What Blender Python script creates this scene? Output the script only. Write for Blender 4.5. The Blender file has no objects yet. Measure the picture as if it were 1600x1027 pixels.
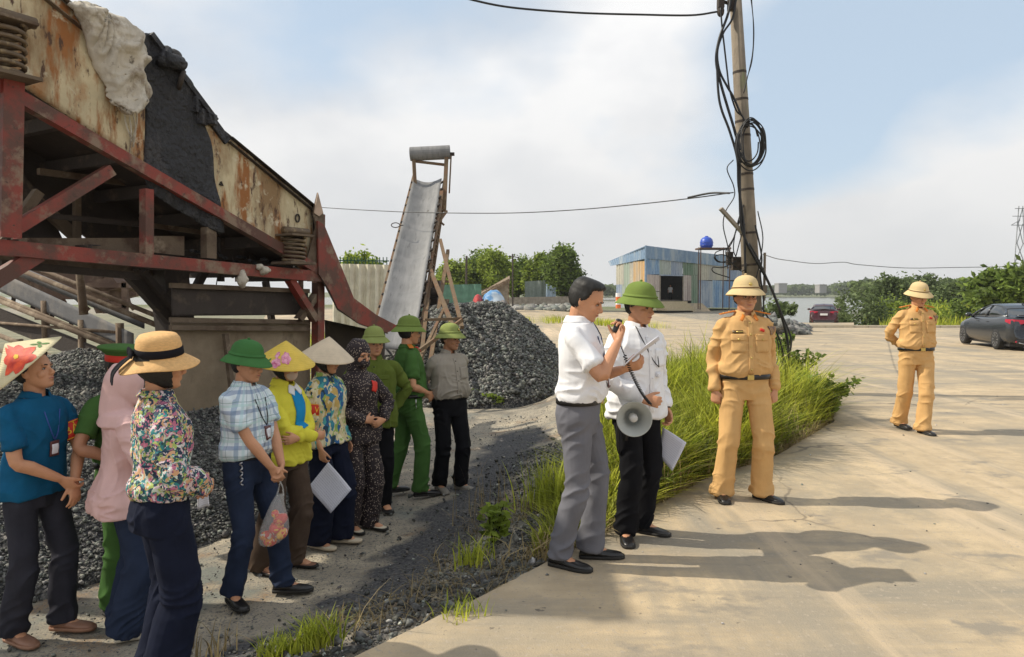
import bpy, bmesh, math, random
import numpy as np
from mathutils import Vector, Matrix
from mathutils.bvhtree import BVHTree

SC = bpy.context.scene
COL = SC.collection
random.seed(7)
R = math.radians

# ------------------------------------------------------------------ camera
F = 1150.0                       # focal length in photo pixels (photo 1600 x 1027)
CH = 1.65                        # eye height above the concrete road
HORY = 459.0
PIT = math.atan((513.5 - HORY) / F)
cd = bpy.data.cameras.new('camera'); cam = bpy.data.objects.new('camera', cd); COL.objects.link(cam)
cam.location = (0, 0, CH); cam.rotation_euler = (R(90) - PIT, 0, 0)
cd.sensor_width = 36; cd.lens = F / 1600 * 36; cd.clip_start = .05; cd.clip_end = 6000
SC.camera = cam

# ------------------------------------------------------------------ sun, sky, exposure
SUN_EL = R(43.5)
SUN_DIR = Vector((-.995 * math.cos(SUN_EL), .10 * math.cos(SUN_EL), math.sin(SUN_EL))).normalized()
sd = bpy.data.lights.new('sun', 'SUN'); so = bpy.data.objects.new('sun', sd); COL.objects.link(so)
sd.energy = 4.4; sd.angle = R(.6); sd.color = (1, .92, .77)
so.rotation_euler = (-SUN_DIR).to_track_quat('-Z', 'Y').to_euler(); so.location = (-20, 3, 30)
SC.view_settings.view_transform = 'Standard'; SC.view_settings.look = 'None'
SC.view_settings.exposure = 0.10; SC.view_settings.gamma = 1
W = bpy.data.worlds.new('World'); SC.world = W; W.use_nodes = True
def build_world():
    nt = W.node_tree; N = nt.nodes; L = nt.links; N.clear()
    out = N.new('ShaderNodeOutputWorld'); bg = N.new('ShaderNodeBackground'); bg.inputs[1].default_value = .132
    sky = N.new('ShaderNodeTexSky'); sky.sky_type = 'NISHITA'; sky.sun_disc = False
    sky.sun_elevation = SUN_EL; sky.sun_rotation = math.atan2(SUN_DIR.x, SUN_DIR.y)
    sky.air_density = 1.0; sky.dust_density = 1.5; sky.ozone_density = 1.5
    tc = N.new('ShaderNodeTexCoord'); sep = N.new('ShaderNodeSeparateXYZ'); L.new(tc.outputs['Generated'], sep.inputs[0])
    mp = N.new('ShaderNodeMapping'); mp.inputs['Location'].default_value = (5.1, .35, 2.2); mp.inputs['Scale'].default_value = (1, 1, 1.7); L.new(tc.outputs['Generated'], mp.inputs[0])
    n1 = N.new('ShaderNodeTexNoise'); n1.inputs['Scale'].default_value = 2.6; n1.inputs['Detail'].default_value = 9; n1.inputs['Roughness'].default_value = .48
    L.new(mp.outputs[0], n1.inputs[0])
    gaps = None            # clearer parts of the sky: (direction, cosine where it starts, amount)
    for d, lo, amt in (((.56, 1.0, .44), .94, .24), ((.36, 1.0, .26), .985, .12), ((-.32, 1.0, .48), .95, .21), ((-.12, 1.0, .34), .975, .03), ((.0, 1.0, .30), .985, .07), ((.62, 1.0, .62), .95, .10)):
        v = Vector(d).normalized(); dp = N.new('ShaderNodeVectorMath'); dp.operation = 'DOT_PRODUCT'; dp.inputs[1].default_value = v; L.new(tc.outputs['Generated'], dp.inputs[0])
        mr = N.new('ShaderNodeMapRange'); mr.interpolation_type = 'SMOOTHSTEP'; mr.inputs[1].default_value = lo; mr.inputs[2].default_value = 1.0; mr.inputs[4].default_value = -amt; L.new(dp.outputs['Value'], mr.inputs[0])
        if gaps is None: gaps = mr.outputs[0]
        else:
            a_ = N.new('ShaderNodeMath'); a_.operation = 'ADD'; L.new(gaps, a_.inputs[0]); L.new(mr.outputs[0], a_.inputs[1]); gaps = a_.outputs[0]
    cr = N.new('ShaderNodeValToRGB'); e = cr.color_ramp.elements; e[0].position = .36; e[0].color = (0, 0, 0, 1); e[1].position = .59; e[1].color = (1, 1, 1, 1)
    # more cloud towards the horizon
    hz = N.new('ShaderNodeMapRange'); hz.inputs[1].default_value = .0; hz.inputs[2].default_value = .42; hz.inputs[3].default_value = .30; hz.inputs[4].default_value = .05
    L.new(sep.outputs[2], hz.inputs[0])
    ad = N.new('ShaderNodeMath'); ad.operation = 'ADD'; L.new(n1.outputs[0], ad.inputs[0]); L.new(hz.outputs[0], ad.inputs[1])
    a2 = N.new('ShaderNodeMath'); a2.operation = 'ADD'; L.new(ad.outputs[0], a2.inputs[0]); L.new(gaps, a2.inputs[1]); L.new(a2.outputs[0], cr.inputs[0])
    n2 = N.new('ShaderNodeTexNoise'); n2.inputs['Scale'].default_value = 3.4; n2.inputs['Detail'].default_value = 6; n2.inputs['Roughness'].default_value = .5
    L.new(mp.outputs[0], n2.inputs[0])
    c2 = N.new('ShaderNodeValToRGB'); e = c2.color_ramp.elements
    e[0].position = .36; e[0].color = (5.0, 5.2, 5.5, 1); e[1].position = .62; e[1].color = (7.0, 7.0, 7.0, 1)
    L.new(n2.outputs[0], c2.inputs[0])
    # pale haze near the horizon
    hc = N.new('ShaderNodeMapRange'); hc.inputs[1].default_value = .02; hc.inputs[2].default_value = .30; hc.inputs[3].default_value = .75; hc.inputs[4].default_value = 0
    L.new(sep.outputs[2], hc.inputs[0])
    m0 = N.new('ShaderNodeMix'); m0.data_type = 'RGBA'; m0.inputs[7].default_value = (5.3, 5.3, 5.25, 1)
    L.new(hc.outputs[0], m0.inputs[0]); L.new(c2.outputs[0], m0.inputs[6])
    # blue sky lifted by thin veil
    m1 = N.new('ShaderNodeMix'); m1.data_type = 'RGBA'; m1.inputs[0].default_value = .72; m1.inputs[7].default_value = (4.5, 5.4, 6.3, 1)
    L.new(sky.outputs[0], m1.inputs[6])
    m2 = N.new('ShaderNodeMix'); m2.data_type = 'RGBA'
    L.new(cr.outputs[0], m2.inputs[0]); L.new(m1.outputs[2], m2.inputs[6]); L.new(m0.outputs[2], m2.inputs[7])
    L.new(m2.outputs[2], bg.inputs[0]); L.new(bg.outputs[0], out.inputs[0])
build_world()

# ------------------------------------------------------------------ pixel -> place helpers
_cp, _sp = math.cos(PIT), math.sin(PIT)
def ray(px, py):
    cx, cy = (px - 800) / F, (513.5 - py) / F
    return Vector((cx, _cp + cy * _sp, -_sp + cy * _cp))
def at(px, py, Y):
    d = ray(px, py); return Vector((0, 0, CH)) + d * (Y / d.y)
def gp(px, py, z=0.0):
    d = ray(px, py); return Vector((0, 0, CH)) + d * ((z - CH) / d.z)

# ------------------------------------------------------------------ numeric helpers
def vnoise(P, seed=0.0):
    P = np.asarray(P, float); i = np.floor(P); f = P - i; f = f * f * (3 - 2 * f)
    def h(a, b, c):
        v = np.sin(a * 127.1 + b * 311.7 + c * 74.7 + seed * 13.7) * 43758.5453
        return v - np.floor(v)
    x, y, z = i[:, 0], i[:, 1], i[:, 2]; u, v, w = f[:, 0], f[:, 1], f[:, 2]
    r = 0
    for dx in (0, 1):
        for dy in (0, 1):
            for dz in (0, 1):
                r = r + h(x + dx, y + dy, z + dz) * (u if dx else 1 - u) * (v if dy else 1 - v) * (w if dz else 1 - w)
    return r * 2 - 1
def sstep(x, a, b):
    t = np.clip((np.asarray(x, float) - a) / (b - a), 0, 1); return t * t * (3 - 2 * t)
def nrm(v):
    v = np.asarray(v, float); return v / (np.linalg.norm(v) + 1e-12)
def rotm(ax, ang):
    return np.array(Matrix.Rotation(R(ang), 3, ax))

# ------------------------------------------------------------------ materials
def _new(name):
    m = bpy.data.materials.new(name); m.use_nodes = True; nt = m.node_tree
    b = nt.nodes['Principled BSDF']; return m, nt, b
def pm(name, col, rough=.75, var=.18, scale=6, bump=.15, bscale=60, metal=0, col2=None, stretch=(1, 1, 1), spec=.5, bdist=.01, detail=5, attr=None, sheen=0, transl=0, sat=1):
    m, nt, b = _new(name); N, L = nt.nodes, nt.links
    tc = N.new('ShaderNodeTexCoord'); mp = N.new('ShaderNodeMapping'); mp.inputs['Scale'].default_value = stretch
    L.new(tc.outputs['Object'], mp.inputs[0])
    n = N.new('ShaderNodeTexNoise'); n.inputs['Scale'].default_value = scale; n.inputs['Detail'].default_value = detail; n.inputs['Roughness'].default_value = .6
    L.new(mp.outputs[0], n.inputs[0])
    cr = N.new('ShaderNodeValToRGB'); e = cr.color_ramp.elements
    c2 = col2 or tuple(min(1, c * (1 + var)) for c in col); c1 = tuple(c * (1 - var) for c in col)
    e[0].position = .35; e[0].color = (*c1, 1); e[1].position = .68; e[1].color = (*c2, 1)
    L.new(n.outputs[0], cr.inputs[0]); last = cr.outputs[0]
    if attr:
        a = N.new('ShaderNodeAttribute'); a.attribute_name = attr
        mx = N.new('ShaderNodeMix'); mx.data_type = 'RGBA'; mx.blend_type = 'MULTIPLY'; mx.inputs[0].default_value = 1
        L.new(last, mx.inputs[6]); L.new(a.outputs['Color'], mx.inputs[7]); last = mx.outputs[2]
    L.new(last, b.inputs['Base Color'])
    b.inputs['Roughness'].default_value = rough; b.inputs['Metallic'].default_value = metal
    b.inputs['Specular IOR Level'].default_value = spec
    if sheen: b.inputs['Sheen Weight'].default_value = sheen
    if bump:
        n2 = N.new('ShaderNodeTexNoise'); n2.inputs['Scale'].default_value = bscale; n2.inputs['Detail'].default_value = 4
        L.new(mp.outputs[0], n2.inputs[0])
        bp = N.new('ShaderNodeBump'); bp.inputs['Strength'].default_value = bump; bp.inputs['Distance'].default_value = bdist
        L.new(n2.outputs[0], bp.inputs['Height']); L.new(bp.outputs[0], b.inputs['Normal'])
    if transl:
        tr = N.new('ShaderNodeBsdfTranslucent'); L.new(last, tr.inputs[0]); ms = N.new('ShaderNodeMixShader'); ms.inputs[0].default_value = transl
        o = N['Material Output']; L.new(b.outputs[0], ms.inputs[1]); L.new(tr.outputs[0], ms.inputs[2]); L.new(ms.outputs[0], o.inputs[0])
    return m

def cells(name, cols, scale=30, rough=.85, bump=.6, bdist=.02, base=None, stretch=(1, 1, 1), rand=1.0, spec=.4, edge=0):
    """voronoi cells, each with one of the colours (gravel, florals, dots)"""
    m, nt, b = _new(name); N, L = nt.nodes, nt.links
    tc = N.new('ShaderNodeTexCoord'); mp = N.new('ShaderNodeMapping'); mp.inputs['Scale'].default_value = stretch
    L.new(tc.outputs['Object'], mp.inputs[0])
    nz = N.new('ShaderNodeTexNoise'); nz.inputs['Scale'].default_value = scale * .6; L.new(mp.outputs[0], nz.inputs[0])
    wm = N.new('ShaderNodeMix'); wm.data_type = 'VECTOR'; wm.inputs[0].default_value = .06 if not edge else edge
    L.new(mp.outputs[0], wm.inputs[4]); L.new(nz.outputs['Color'], wm.inputs[5])
    v = N.new('ShaderNodeTexVoronoi'); v.inputs['Scale'].default_value = scale; v.inputs['Randomness'].default_value = rand
    L.new(wm.outputs[1], v.inputs['Vector'])
    sp = N.new('ShaderNodeSeparateColor'); L.new(v.outputs['Color'], sp.inputs[0])
    cr = N.new('ShaderNodeValToRGB'); cr.color_ramp.interpolation = 'CONSTANT'; e = cr.color_ramp.elements
    n = len(cols)
    for i, c in enumerate(cols):
        if i < 2: e[i].position = i / n; e[i].color = (*c, 1)
        else:
            x = e.new(i / n); x.color = (*c, 1)
    L.new(sp.outputs[0], cr.inputs[0]); L.new(cr.outputs[0], b.inputs['Base Color'])
    b.inputs['Roughness'].default_value = rough; b.inputs['Specular IOR Level'].default_value = spec
    if bump:
        bp = N.new('ShaderNodeBump'); bp.inputs['Strength'].default_value = bump; bp.inputs['Distance'].default_value = bdist; bp.invert = True
        L.new(v.outputs['Distance'], bp.inputs['Height']); L.new(bp.outputs[0], b.inputs['Normal'])
    return m

def dots(name, bg, fg, scale, thr, rough=.8, stretch=(1, 1, 1)):
    m, nt, b = _new(name); N, L = nt.nodes, nt.links
    tc = N.new('ShaderNodeTexCoord'); mp = N.new('ShaderNodeMapping'); mp.inputs['Scale'].default_value = stretch
    L.new(tc.outputs['Object'], mp.inputs[0])
    v = N.new('ShaderNodeTexVoronoi'); v.inputs['Scale'].default_value = scale; L.new(mp.outputs[0], v.inputs['Vector'])
    mt = N.new('ShaderNodeMath'); mt.operation = 'LESS_THAN'; mt.inputs[1].default_value = thr; L.new(v.outputs['Distance'], mt.inputs[0])
    mx = N.new('ShaderNodeMix'); mx.data_type = 'RGBA'; mx.inputs[6].default_value = (*bg, 1); mx.inputs[7].default_value = (*fg, 1)
    L.new(mt.outputs[0], mx.inputs[0]); L.new(mx.outputs[2], b.inputs['Base Color']); b.inputs['Roughness'].default_value = rough
    return m

def layered(name, base, layers, rough=.8, bump=.3, bscale=40, bdist=.01, metal=0, basevar=.12):
    """base colour with noise masked stains; each layer: (colour, scale, lo, hi, stretch, detail)"""
    m = pm(name, base, rough, basevar, 5, bump, bscale, metal, bdist=bdist)
    nt = m.node_tree; N, L = nt.nodes, nt.links; b = N['Principled BSDF']
    last = b.inputs['Base Color'].links[0].from_socket
    tc = N.new('ShaderNodeTexCoord')
    for i, (c, sc, lo, hi, st, de) in enumerate(layers):
        mp = N.new('ShaderNodeMapping'); mp.inputs['Scale'].default_value = st; mp.inputs['Location'].default_value = (3.1 * i, 1.7 * i, .9 * i)
        L.new(tc.outputs['Object'], mp.inputs[0])
        n = N.new('ShaderNodeTexNoise'); n.inputs['Scale'].default_value = sc; n.inputs['Detail'].default_value = de; n.inputs['Roughness'].default_value = .65
        L.new(mp.outputs[0], n.inputs[0])
        mr = N.new('ShaderNodeMapRange'); mr.inputs[1].default_value = lo; mr.inputs[2].default_value = hi; L.new(n.outputs[0], mr.inputs[0])
        mx = N.new('ShaderNodeMix'); mx.data_type = 'RGBA'; mx.inputs[7].default_value = (*c, 1)
        L.new(mr.outputs[0], mx.inputs[0]); L.new(last, mx.inputs[6]); last = mx.outputs[2]
    L.new(last, b.inputs['Base Color'])
    return m

# ------------------------------------------------------------------ object helpers
ORG = {}
def tag(o, label=None, cat=None, group=None, kind=None):
    if label: o['label'] = label
    if cat: o['category'] = cat
    if group: o['group'] = group
    if kind: o['kind'] = kind
    return o
def thing(name, loc, label, cat, group=None, rz=0):
    o = bpy.data.objects.new(name, None); o.empty_display_size = .2; COL.objects.link(o)
    o.location = loc; o.rotation_euler = (0, 0, rz); ORG[o.name] = Vector(loc)
    return tag(o, label, cat, group)
def link(name, me, mats, parent=None, origin=None, smooth=True):
    """me has WORLD coordinates (or parent-local if parent is rotated & local=True)"""
    for m in (mats if isinstance(mats, (list, tuple)) else [mats]): me.materials.append(m)
    o = bpy.data.objects.new(name, me); COL.objects.link(o)
    if parent is not None:
        pw = ORG[parent.name]
        me.transform(Matrix.Translation(-pw)); o.parent = parent; ORG[o.name] = pw
    else:
        og = Vector(origin) if origin is not None else Vector((0, 0, 0))
        me.transform(Matrix.Translation(-og)); o.location = og; ORG[o.name] = og
    if smooth: me.polygons.foreach_set('use_smooth', [True] * len(me.polygons))
    return o
def npmesh(name, V, Fq):
    me = bpy.data.meshes.new(name); V = np.asarray(V, np.float32); 
    if isinstance(Fq, np.ndarray):
        k = Fq.shape[1]; me.vertices.add(len(V)); me.vertices.foreach_set('co', V.ravel())
        me.loops.add(Fq.size); me.loops.foreach_set('vertex_index', Fq.ravel().astype(np.int32))
        me.polygons.add(len(Fq)); me.polygons.foreach_set('loop_start', np.arange(0, Fq.size, k, dtype=np.int32))
        me.update(calc_edges=True)
    else:
        me.from_pydata(V.tolist(), [], Fq); me.update()
    return me
def crom(P, n=4):
    P = np.asarray(P, float)
    if len(P) < 3: 
        t = np.linspace(0, 1, n + 1)[:, None]; return P[0] * (1 - t) + P[1] * t
    Q = np.vstack([2 * P[0] - P[1], P, 2 * P[-1] - P[-2]]); out = []
    for i in range(1, len(Q) - 2):
        for k in range(n):
            t = k / n; a, b, c, d = Q[i - 1], Q[i], Q[i + 1], Q[i + 2]
            out.append(.5 * ((2 * b) + (c - a) * t + (2 * a - 5 * b + 4 * c - d) * t * t + (3 * b - a - 3 * c + d) * t ** 3))
    out.append(Q[-2]); return np.array(out)

class MB:
    def __init__(s): s.V = []; s.F = []; s.M = []; s.n = 0; s.mi = 0
    def add(s, V, Fs):
        V = np.asarray(V, float); s.V.append(V); 
        for f in Fs: s.F.append([i + s.n for i in f]); s.M.append(s.mi)
        s.n += len(V); return s
    def box(s, c, sz, M=None, ax=None, bev=0):
        a = np.array([[x, y, z] for x in (-.5, .5) for y in (-.5, .5) for z in (-.5, .5)]) * np.array(sz)
        if ax is not None: a = a @ np.array(ax)
        elif M is not None: a = a @ np.array(M).T
        return s.add(a + np.array(c), [[0, 1, 3, 2], [4, 6, 7, 5], [0, 4, 5, 1], [2, 3, 7, 6], [0, 2, 6, 4], [1, 5, 7, 3]])
    def beam(s, p0, p1, w, h, up=(0, 0, 1), kind='box'):
        p0 = np.array(p0, float); p1 = np.array(p1, float); d = nrm(p1 - p0); u = np.array(up, float)
        sd = np.cross(d, u); 
        if np.linalg.norm(sd) < 1e-4: sd = np.cross(d, (1, 0, 0))
        sd = nrm(sd); u = np.cross(sd, d); L = np.linalg.norm(p1 - p0); c = (p0 + p1) / 2
        ax = np.array([d, sd, u])
        if kind == 'box': return s.box(c, (L, w, h), ax=ax)
        t = max(.008, w * .09)                # channel / I section
        s.box(c + u * (h / 2 - t / 2), (L, w, t), ax=ax); s.box(c - u * (h / 2 - t / 2), (L, w, t), ax=ax)
        off = {'I': 0, 'C': -w / 2 + t / 2, 'D': w / 2 - t / 2}[kind]
        return s.box(c + sd * off, (L, t, h - 2 * t), ax=ax)
    def tube(s, P, r, seg=8, smooth=0, cap=True):
        P = np.asarray([list(p) for p in P], float)
        if np.isscalar(r): r = [r] * len(P)
        r = np.array(r, float)
        if smooth and len(P) > 2:
            t0 = np.arange(len(P)); P = crom(P, smooth); r = np.interp(np.linspace(0, len(t0) - 1, len(P)), t0, r)
        T = np.gradient(P, axis=0); T /= (np.linalg.norm(T, axis=1)[:, None] + 1e-9)
        u = np.cross(T[0], (0, 0, 1)); 
        if np.linalg.norm(u) < .1: u = np.cross(T[0], (1, 0, 0))
        u = nrm(u); V = []; a = np.linspace(0, 2 * np.pi, seg, endpoint=False)
        for i in range(len(P)):
            u = nrm(u - T[i] * np.dot(u, T[i])); w = np.cross(T[i], u)
            V.append(P[i] + r[i] * (np.cos(a)[:, None] * u + np.sin(a)[:, None] * w))
        V = np.vstack(V); Fs = []
        for i in range(len(P) - 1):
            for k in range(seg):
                k2 = (k + 1) % seg; Fs.append([i * seg + k, i * seg + k2, (i + 1) * seg + k2, (i + 1) * seg + k])
        if cap: Fs += [list(range(seg))[::-1], list(range((len(P) - 1) * seg, len(P) * seg))]
        return s.add(V, Fs)
    def loft(s, rings, closed=True, cap=True):
        m = len(rings[0]); V = np.vstack(rings); Fs = []
        for i in range(len(rings) - 1):
            for k in range(m if closed else m - 1):
                k2 = (k + 1) % m; Fs.append([i * m + k, i * m + k2, (i + 1) * m + k2, (i + 1) * m + k])
        if cap and closed: Fs += [list(range(m))[::-1], list(range((len(rings) - 1) * m, len(rings) * m))]
        return s.add(V, Fs)
    def lathe(s, prof, c=(0, 0, 0), seg=24, sx=1, sy=1, M=None, fn=None):
        a = np.linspace(0, 2 * np.pi, seg, endpoint=False); rings = []
        for r, z in prof:
            q = np.stack([r * sx * np.cos(a), r * sy * np.sin(a), np.full(seg, float(z))], 1)
            if fn: q = fn(q, a)
            if M is not None: q = q @ np.array(M).T
            rings.append(q + np.array(c))
        return s.loft(rings, cap=(prof[0][0] > 1e-4 or prof[-1][0] > 1e-4))
    def ell(s, c, r, M=None, seg=12, rows=8):
        prof = [(math.sin(math.pi * i / rows) + 1e-5, math.cos(math.pi * i / rows)) for i in range(rows + 1)]
        a = np.linspace(0, 2 * np.pi, seg, endpoint=False); rings = []
        for rr, z in prof:
            q = np.stack([rr * np.cos(a), rr * np.sin(a), np.full(seg, z)], 1) * np.array(r)
            if M is not None: q = q @ np.array(M).T
            rings.append(q + np.array(c))
        return s.loft(rings)
    def prism(s, poly, ext):
        """poly: list of 3d points, extruded by vector ext"""
        P = np.array([list(p) for p in poly], float); n = len(P); e = np.array(ext, float)
        Fs = [list(range(n)), list(range(n, 2 * n))[::-1]]
        for k in range(n): k2 = (k + 1) % n; Fs.append([k, k + n, k2 + n, k2])
        return s.add(np.vstack([P, P + e]), Fs)
    def grid(s, G):
        """G: array (a,b,3)"""
        G = np.asarray(G, float); a, b = G.shape[:2]
        Fs = [[i * b + j, i * b + j + 1, (i + 1) * b + j + 1, (i + 1) * b + j] for i in range(a - 1) for j in range(b - 1)]
        return s.add(G.reshape(-1, 3), Fs)
    def sheet(s, o, u, v, w, h, per=.2, amp=.02, n=None, nv=2, thick=0):
        """corrugated sheet, ribs running along v"""
        o, u, v = np.array(o, float), nrm(u), nrm(v); nn = nrm(np.cross(u, v)); k = max(3, int(w / per * 6))
        t = np.linspace(0, w, k); y = np.linspace(0, h, nv)
        prof = amp * np.clip(1.6 * np.sin(t / per * 2 * np.pi), -1, 1)
        G = o + t[None, :, None] * u + y[:, None, None] * v + prof[None, :, None] * nn
        return s.grid(G)
    def mesh(s, name='m'):
        V = np.vstack(s.V); me = bpy.data.meshes.new(name); me.from_pydata(V.tolist(), [], s.F)
        me.polygons.foreach_set('material_index', s.M); me.update(); return me
    def build(s, name, mats, parent=None, origin=None, smooth=False, bevel=0, solid=0):
        me = s.mesh(name); o = link(name, me, mats, parent, origin, smooth)
        if solid: md = o.modifiers.new('solid', 'SOLIDIFY'); md.thickness = solid; md.offset = 0
        if bevel: md = o.modifiers.new('bevel', 'BEVEL'); md.width = bevel; md.segments = 2; md.limit_method = 'ANGLE'; md.angle_limit = R(50)
        return o

def remesh(parts, vox, smooth=2, fac=.5):
    """parts: MB with closed overlapping volumes -> one continuous mesh"""
    me = parts.mesh('tmp'); o = bpy.data.objects.new('tmp', me); COL.objects.link(o)
    m = o.modifiers.new('r', 'REMESH'); m.mode = 'VOXEL'; m.voxel_size = vox; m.adaptivity = 0
    if smooth: s = o.modifiers.new('s', 'SMOOTH'); s.iterations = smooth; s.factor = fac
    dg = bpy.context.evaluated_depsgraph_get(); dg.update()
    me2 = bpy.data.meshes.new_from_object(o.evaluated_get(dg)); bpy.data.objects.remove(o); bpy.data.meshes.remove(me)
    me2.materials.clear(); return me2
def getV(me):
    a = np.empty(len(me.vertices) * 3, np.float32); me.vertices.foreach_get('co', a); return a.reshape(-1, 3).astype(float)
def getN(me):
    a = np.empty(len(me.vertices) * 3, np.float32); me.vertices.foreach_get('normal', a); return a.reshape(-1, 3).astype(float)
def setV(me, V): me.vertices.foreach_set('co', np.asarray(V, np.float32).ravel()); me.update()
def text_mesh(txt, size, ext=.0):
    cu = bpy.data.curves.new('t', 'FONT'); cu.body = txt; cu.size = size; cu.align_x = 'CENTER'; cu.align_y = 'CENTER'; cu.extrude = ext
    cu.resolution_u = 3
    o = bpy.data.objects.new('t', cu); COL.objects.link(o); dg = bpy.context.evaluated_depsgraph_get(); dg.update()
    me = bpy.data.meshes.new_from_object(o.evaluated_get(dg)); bpy.data.objects.remove(o); bpy.data.curves.remove(cu); me.materials.clear(); return me
# ------------------------------------------------------------------ terrain
EDGE = np.array([(-3.2, 0), (-.61, 3.33), (.23, 4.43), (.45, 5.2), (.62, 6.2), (.95, 8), (1.35, 11), (1.65, 13.6), (1.2, 17), (.4, 21), (-2, 27), (-30, 60)])
def gz(x, y):
    """height of the land"""
    x = np.asarray(x, float); y = np.asarray(y, float)
    xe = np.interp(y, EDGE[:, 1], EDGE[:, 0]); k = np.where(y < 4.6, .795, .97)
    k = np.interp(y, [4.2, 5.4], [.795, .97])
    d = (xe - x) * k
    yard = sstep(d, .05, 1.55) * (1 - sstep(y, 17, 26)) * .36
    z = -yard
    z = z - .009 * np.clip(y - 9, 0, 33) * sstep(x, 2, 8)
    # river bed
    q = x / np.maximum(y, 1)
    riv = sstep(y, 43.5, 60) * sstep(q, .325, .36) 
    spit = sstep(q, .44, .50) * sstep(y, 57, 66) * (1 - sstep(y, 120, 160))
    riv = np.maximum(riv, sstep(y, 118, 150)) * (1 - spit) * (1 - sstep(y, 640, 680))
    z = z * (1 - riv) + (-4.5) * riv
    z = z + sstep(y, 700, 1400) * 4
    return z
def gz1(x, y): return float(gz(x, y))

def ground():
    def ax(lo, hi, st, far, far_lo=None):
        a = list(np.arange(lo, hi, st)); s = st; x = a[-1]
        while x < far: s *= 1.16; x += s; a.append(x)
        b = []; s = st; x = a[0]
        while x > (far_lo if far_lo is not None else -far): s *= 1.16; x -= s; b.append(x)
        return np.array(b[::-1] + a)
    xs = ax(-8, 7, .11, 2400); ys = ax(1.2, 20, .11, 3000, -60)
    X, Y = np.meshgrid(xs, ys); Z = gz(X, Y)
    P = np.stack([X.ravel(), Y.ravel(), X.ravel() * 0], 1)
    near = ((np.abs(X) < 9) & (Y < 24)).ravel()
    b = vnoise(P * 1.1, 1) * .02 + vnoise(P * 4, 2) * .009 + vnoise(P * 11, 3) * .006
    # rough crumbly bank next to the slab
    xe = np.interp(Y, EDGE[:, 1], EDGE[:, 0]); d = ((xe - X) * .85).ravel()
    bank = sstep(d, .0, .15) * (1 - sstep(d, .75, 1.2))
    b = b + bank * (vnoise(P * 7, 5) * .02 + vnoise(P * 18, 6) * .012 - .02)
    Z = Z.ravel() + b * near - .012
    # below the slabs keep the dirt clearly under them
    V = np.stack([X.ravel(), Y.ravel(), Z], 1); n = len(xs); m = len(ys)
    i = np.arange((m - 1) * (n - 1)); r = i // (n - 1); c = i % (n - 1); a = r * n + c
    Fq = np.stack([a, a + 1, a + n + 1, a + n], 1)
    me = npmesh('ground', V, Fq)
    mt = layered('yard_dirt', (.31, .27, .205), [
        ((.14, .125, .10), 1.1, .50, .64, (1, 1, 1), 9),
        ((.17, .18, .155), .8, .52, .62, (1, 1, 1), 8),
        ((.24, .165, .10), 1.7, .56, .66, (1, 1, 1), 9),
        ((.44, .375, .27), 2.3, .54, .66, (1, 1, 1), 6),
        ((.05, .05, .052), 26, .60, .66, (1, 1, 1), 3),
        ((.16, .15, .14), 60, .55, .62, (1, 1, 1), 2)], rough=.95, bump=.6, bscale=90, bdist=.012)
    # a darker, noise-broken strip beside the concrete, and green land far off
    nt = mt.node_tree; N, L = nt.nodes, nt.links; bs = N['Principled BSDF']; last = bs.inputs['Base Color'].links[0].from_socket
    at_ = N.new('ShaderNodeAttribute'); at_.attribute_name = 'dark_strip'; nz = N.new('ShaderNodeTexNoise'); nz.inputs['Scale'].default_value = 2.2; nz.inputs['Detail'].default_value = 8
    tc = N.new('ShaderNodeTexCoord'); L.new(tc.outputs['Object'], nz.inputs[0])
    sp = N.new('ShaderNodeSeparateColor'); L.new(at_.outputs['Color'], sp.inputs[0])
    ad = N.new('ShaderNodeMath'); ad.operation = 'ADD'; L.new(sp.outputs[0], ad.inputs[0]); L.new(nz.outputs[0], ad.inputs[1])
    mr = N.new('ShaderNodeMapRange'); mr.inputs[1].default_value = .92; mr.inputs[2].default_value = 1.12; L.new(ad.outputs[0], mr.inputs[0])
    n3 = N.new('ShaderNodeTexNoise'); n3.inputs['Scale'].default_value = 45; n3.inputs['Detail'].default_value = 4; L.new(tc.outputs['Object'], n3.inputs[0])
    cr = N.new('ShaderNodeValToRGB'); e = cr.color_ramp.elements; e[0].position = .4; e[0].color = (.035, .035, .04, 1); e[1].position = .7; e[1].color = (.12, .115, .11, 1); L.new(n3.outputs[0], cr.inputs[0])
    mx = N.new('ShaderNodeMix'); mx.data_type = 'RGBA'; L.new(mr.outputs[0], mx.inputs[0]); L.new(last, mx.inputs[6]); L.new(cr.outputs[0], mx.inputs[7])
    mg = N.new('ShaderNodeMix'); mg.data_type = 'RGBA'; mg.inputs[7].default_value = (.10, .12, .035, 1); L.new(sp.outputs[1], mg.inputs[0]); L.new(mx.outputs[2], mg.inputs[6])
    L.new(mg.outputs[2], bs.inputs['Base Color'])
    me.materials.append(mt)
    xx, yy = X.ravel(), Y.ravel(); dd = d
    dark_strip = np.exp(-((dd - .95) / .55) ** 2) * sstep(yy, 2.5, 3.5) * (1 - sstep(yy, 9.5, 12)) * .72
    dark_strip = np.maximum(dark_strip, np.exp(-((dd - .25) / .25) ** 2) * .55 * (yy < 5))
    q = xx / np.maximum(yy, 1)
    green = np.maximum(np.maximum(sstep(yy, 55, 66) * sstep(q, .40, .45), sstep(yy, 84, 90)) * .85, (1 - sstep(xx, -14, -9)) * .4 * (yy < 60) * (yy > 10))
    colr = np.stack([dark_strip, green, dark_strip * 0, dark_strip * 0 + 1], 1).astype(np.float32)
    ca = me.color_attributes.new('dark_strip', 'FLOAT_COLOR', 'POINT'); ca.data.foreach_set('color', colr.ravel())
    o = link('ground', me, []); tag(o, kind='structure')
ground()

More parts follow.
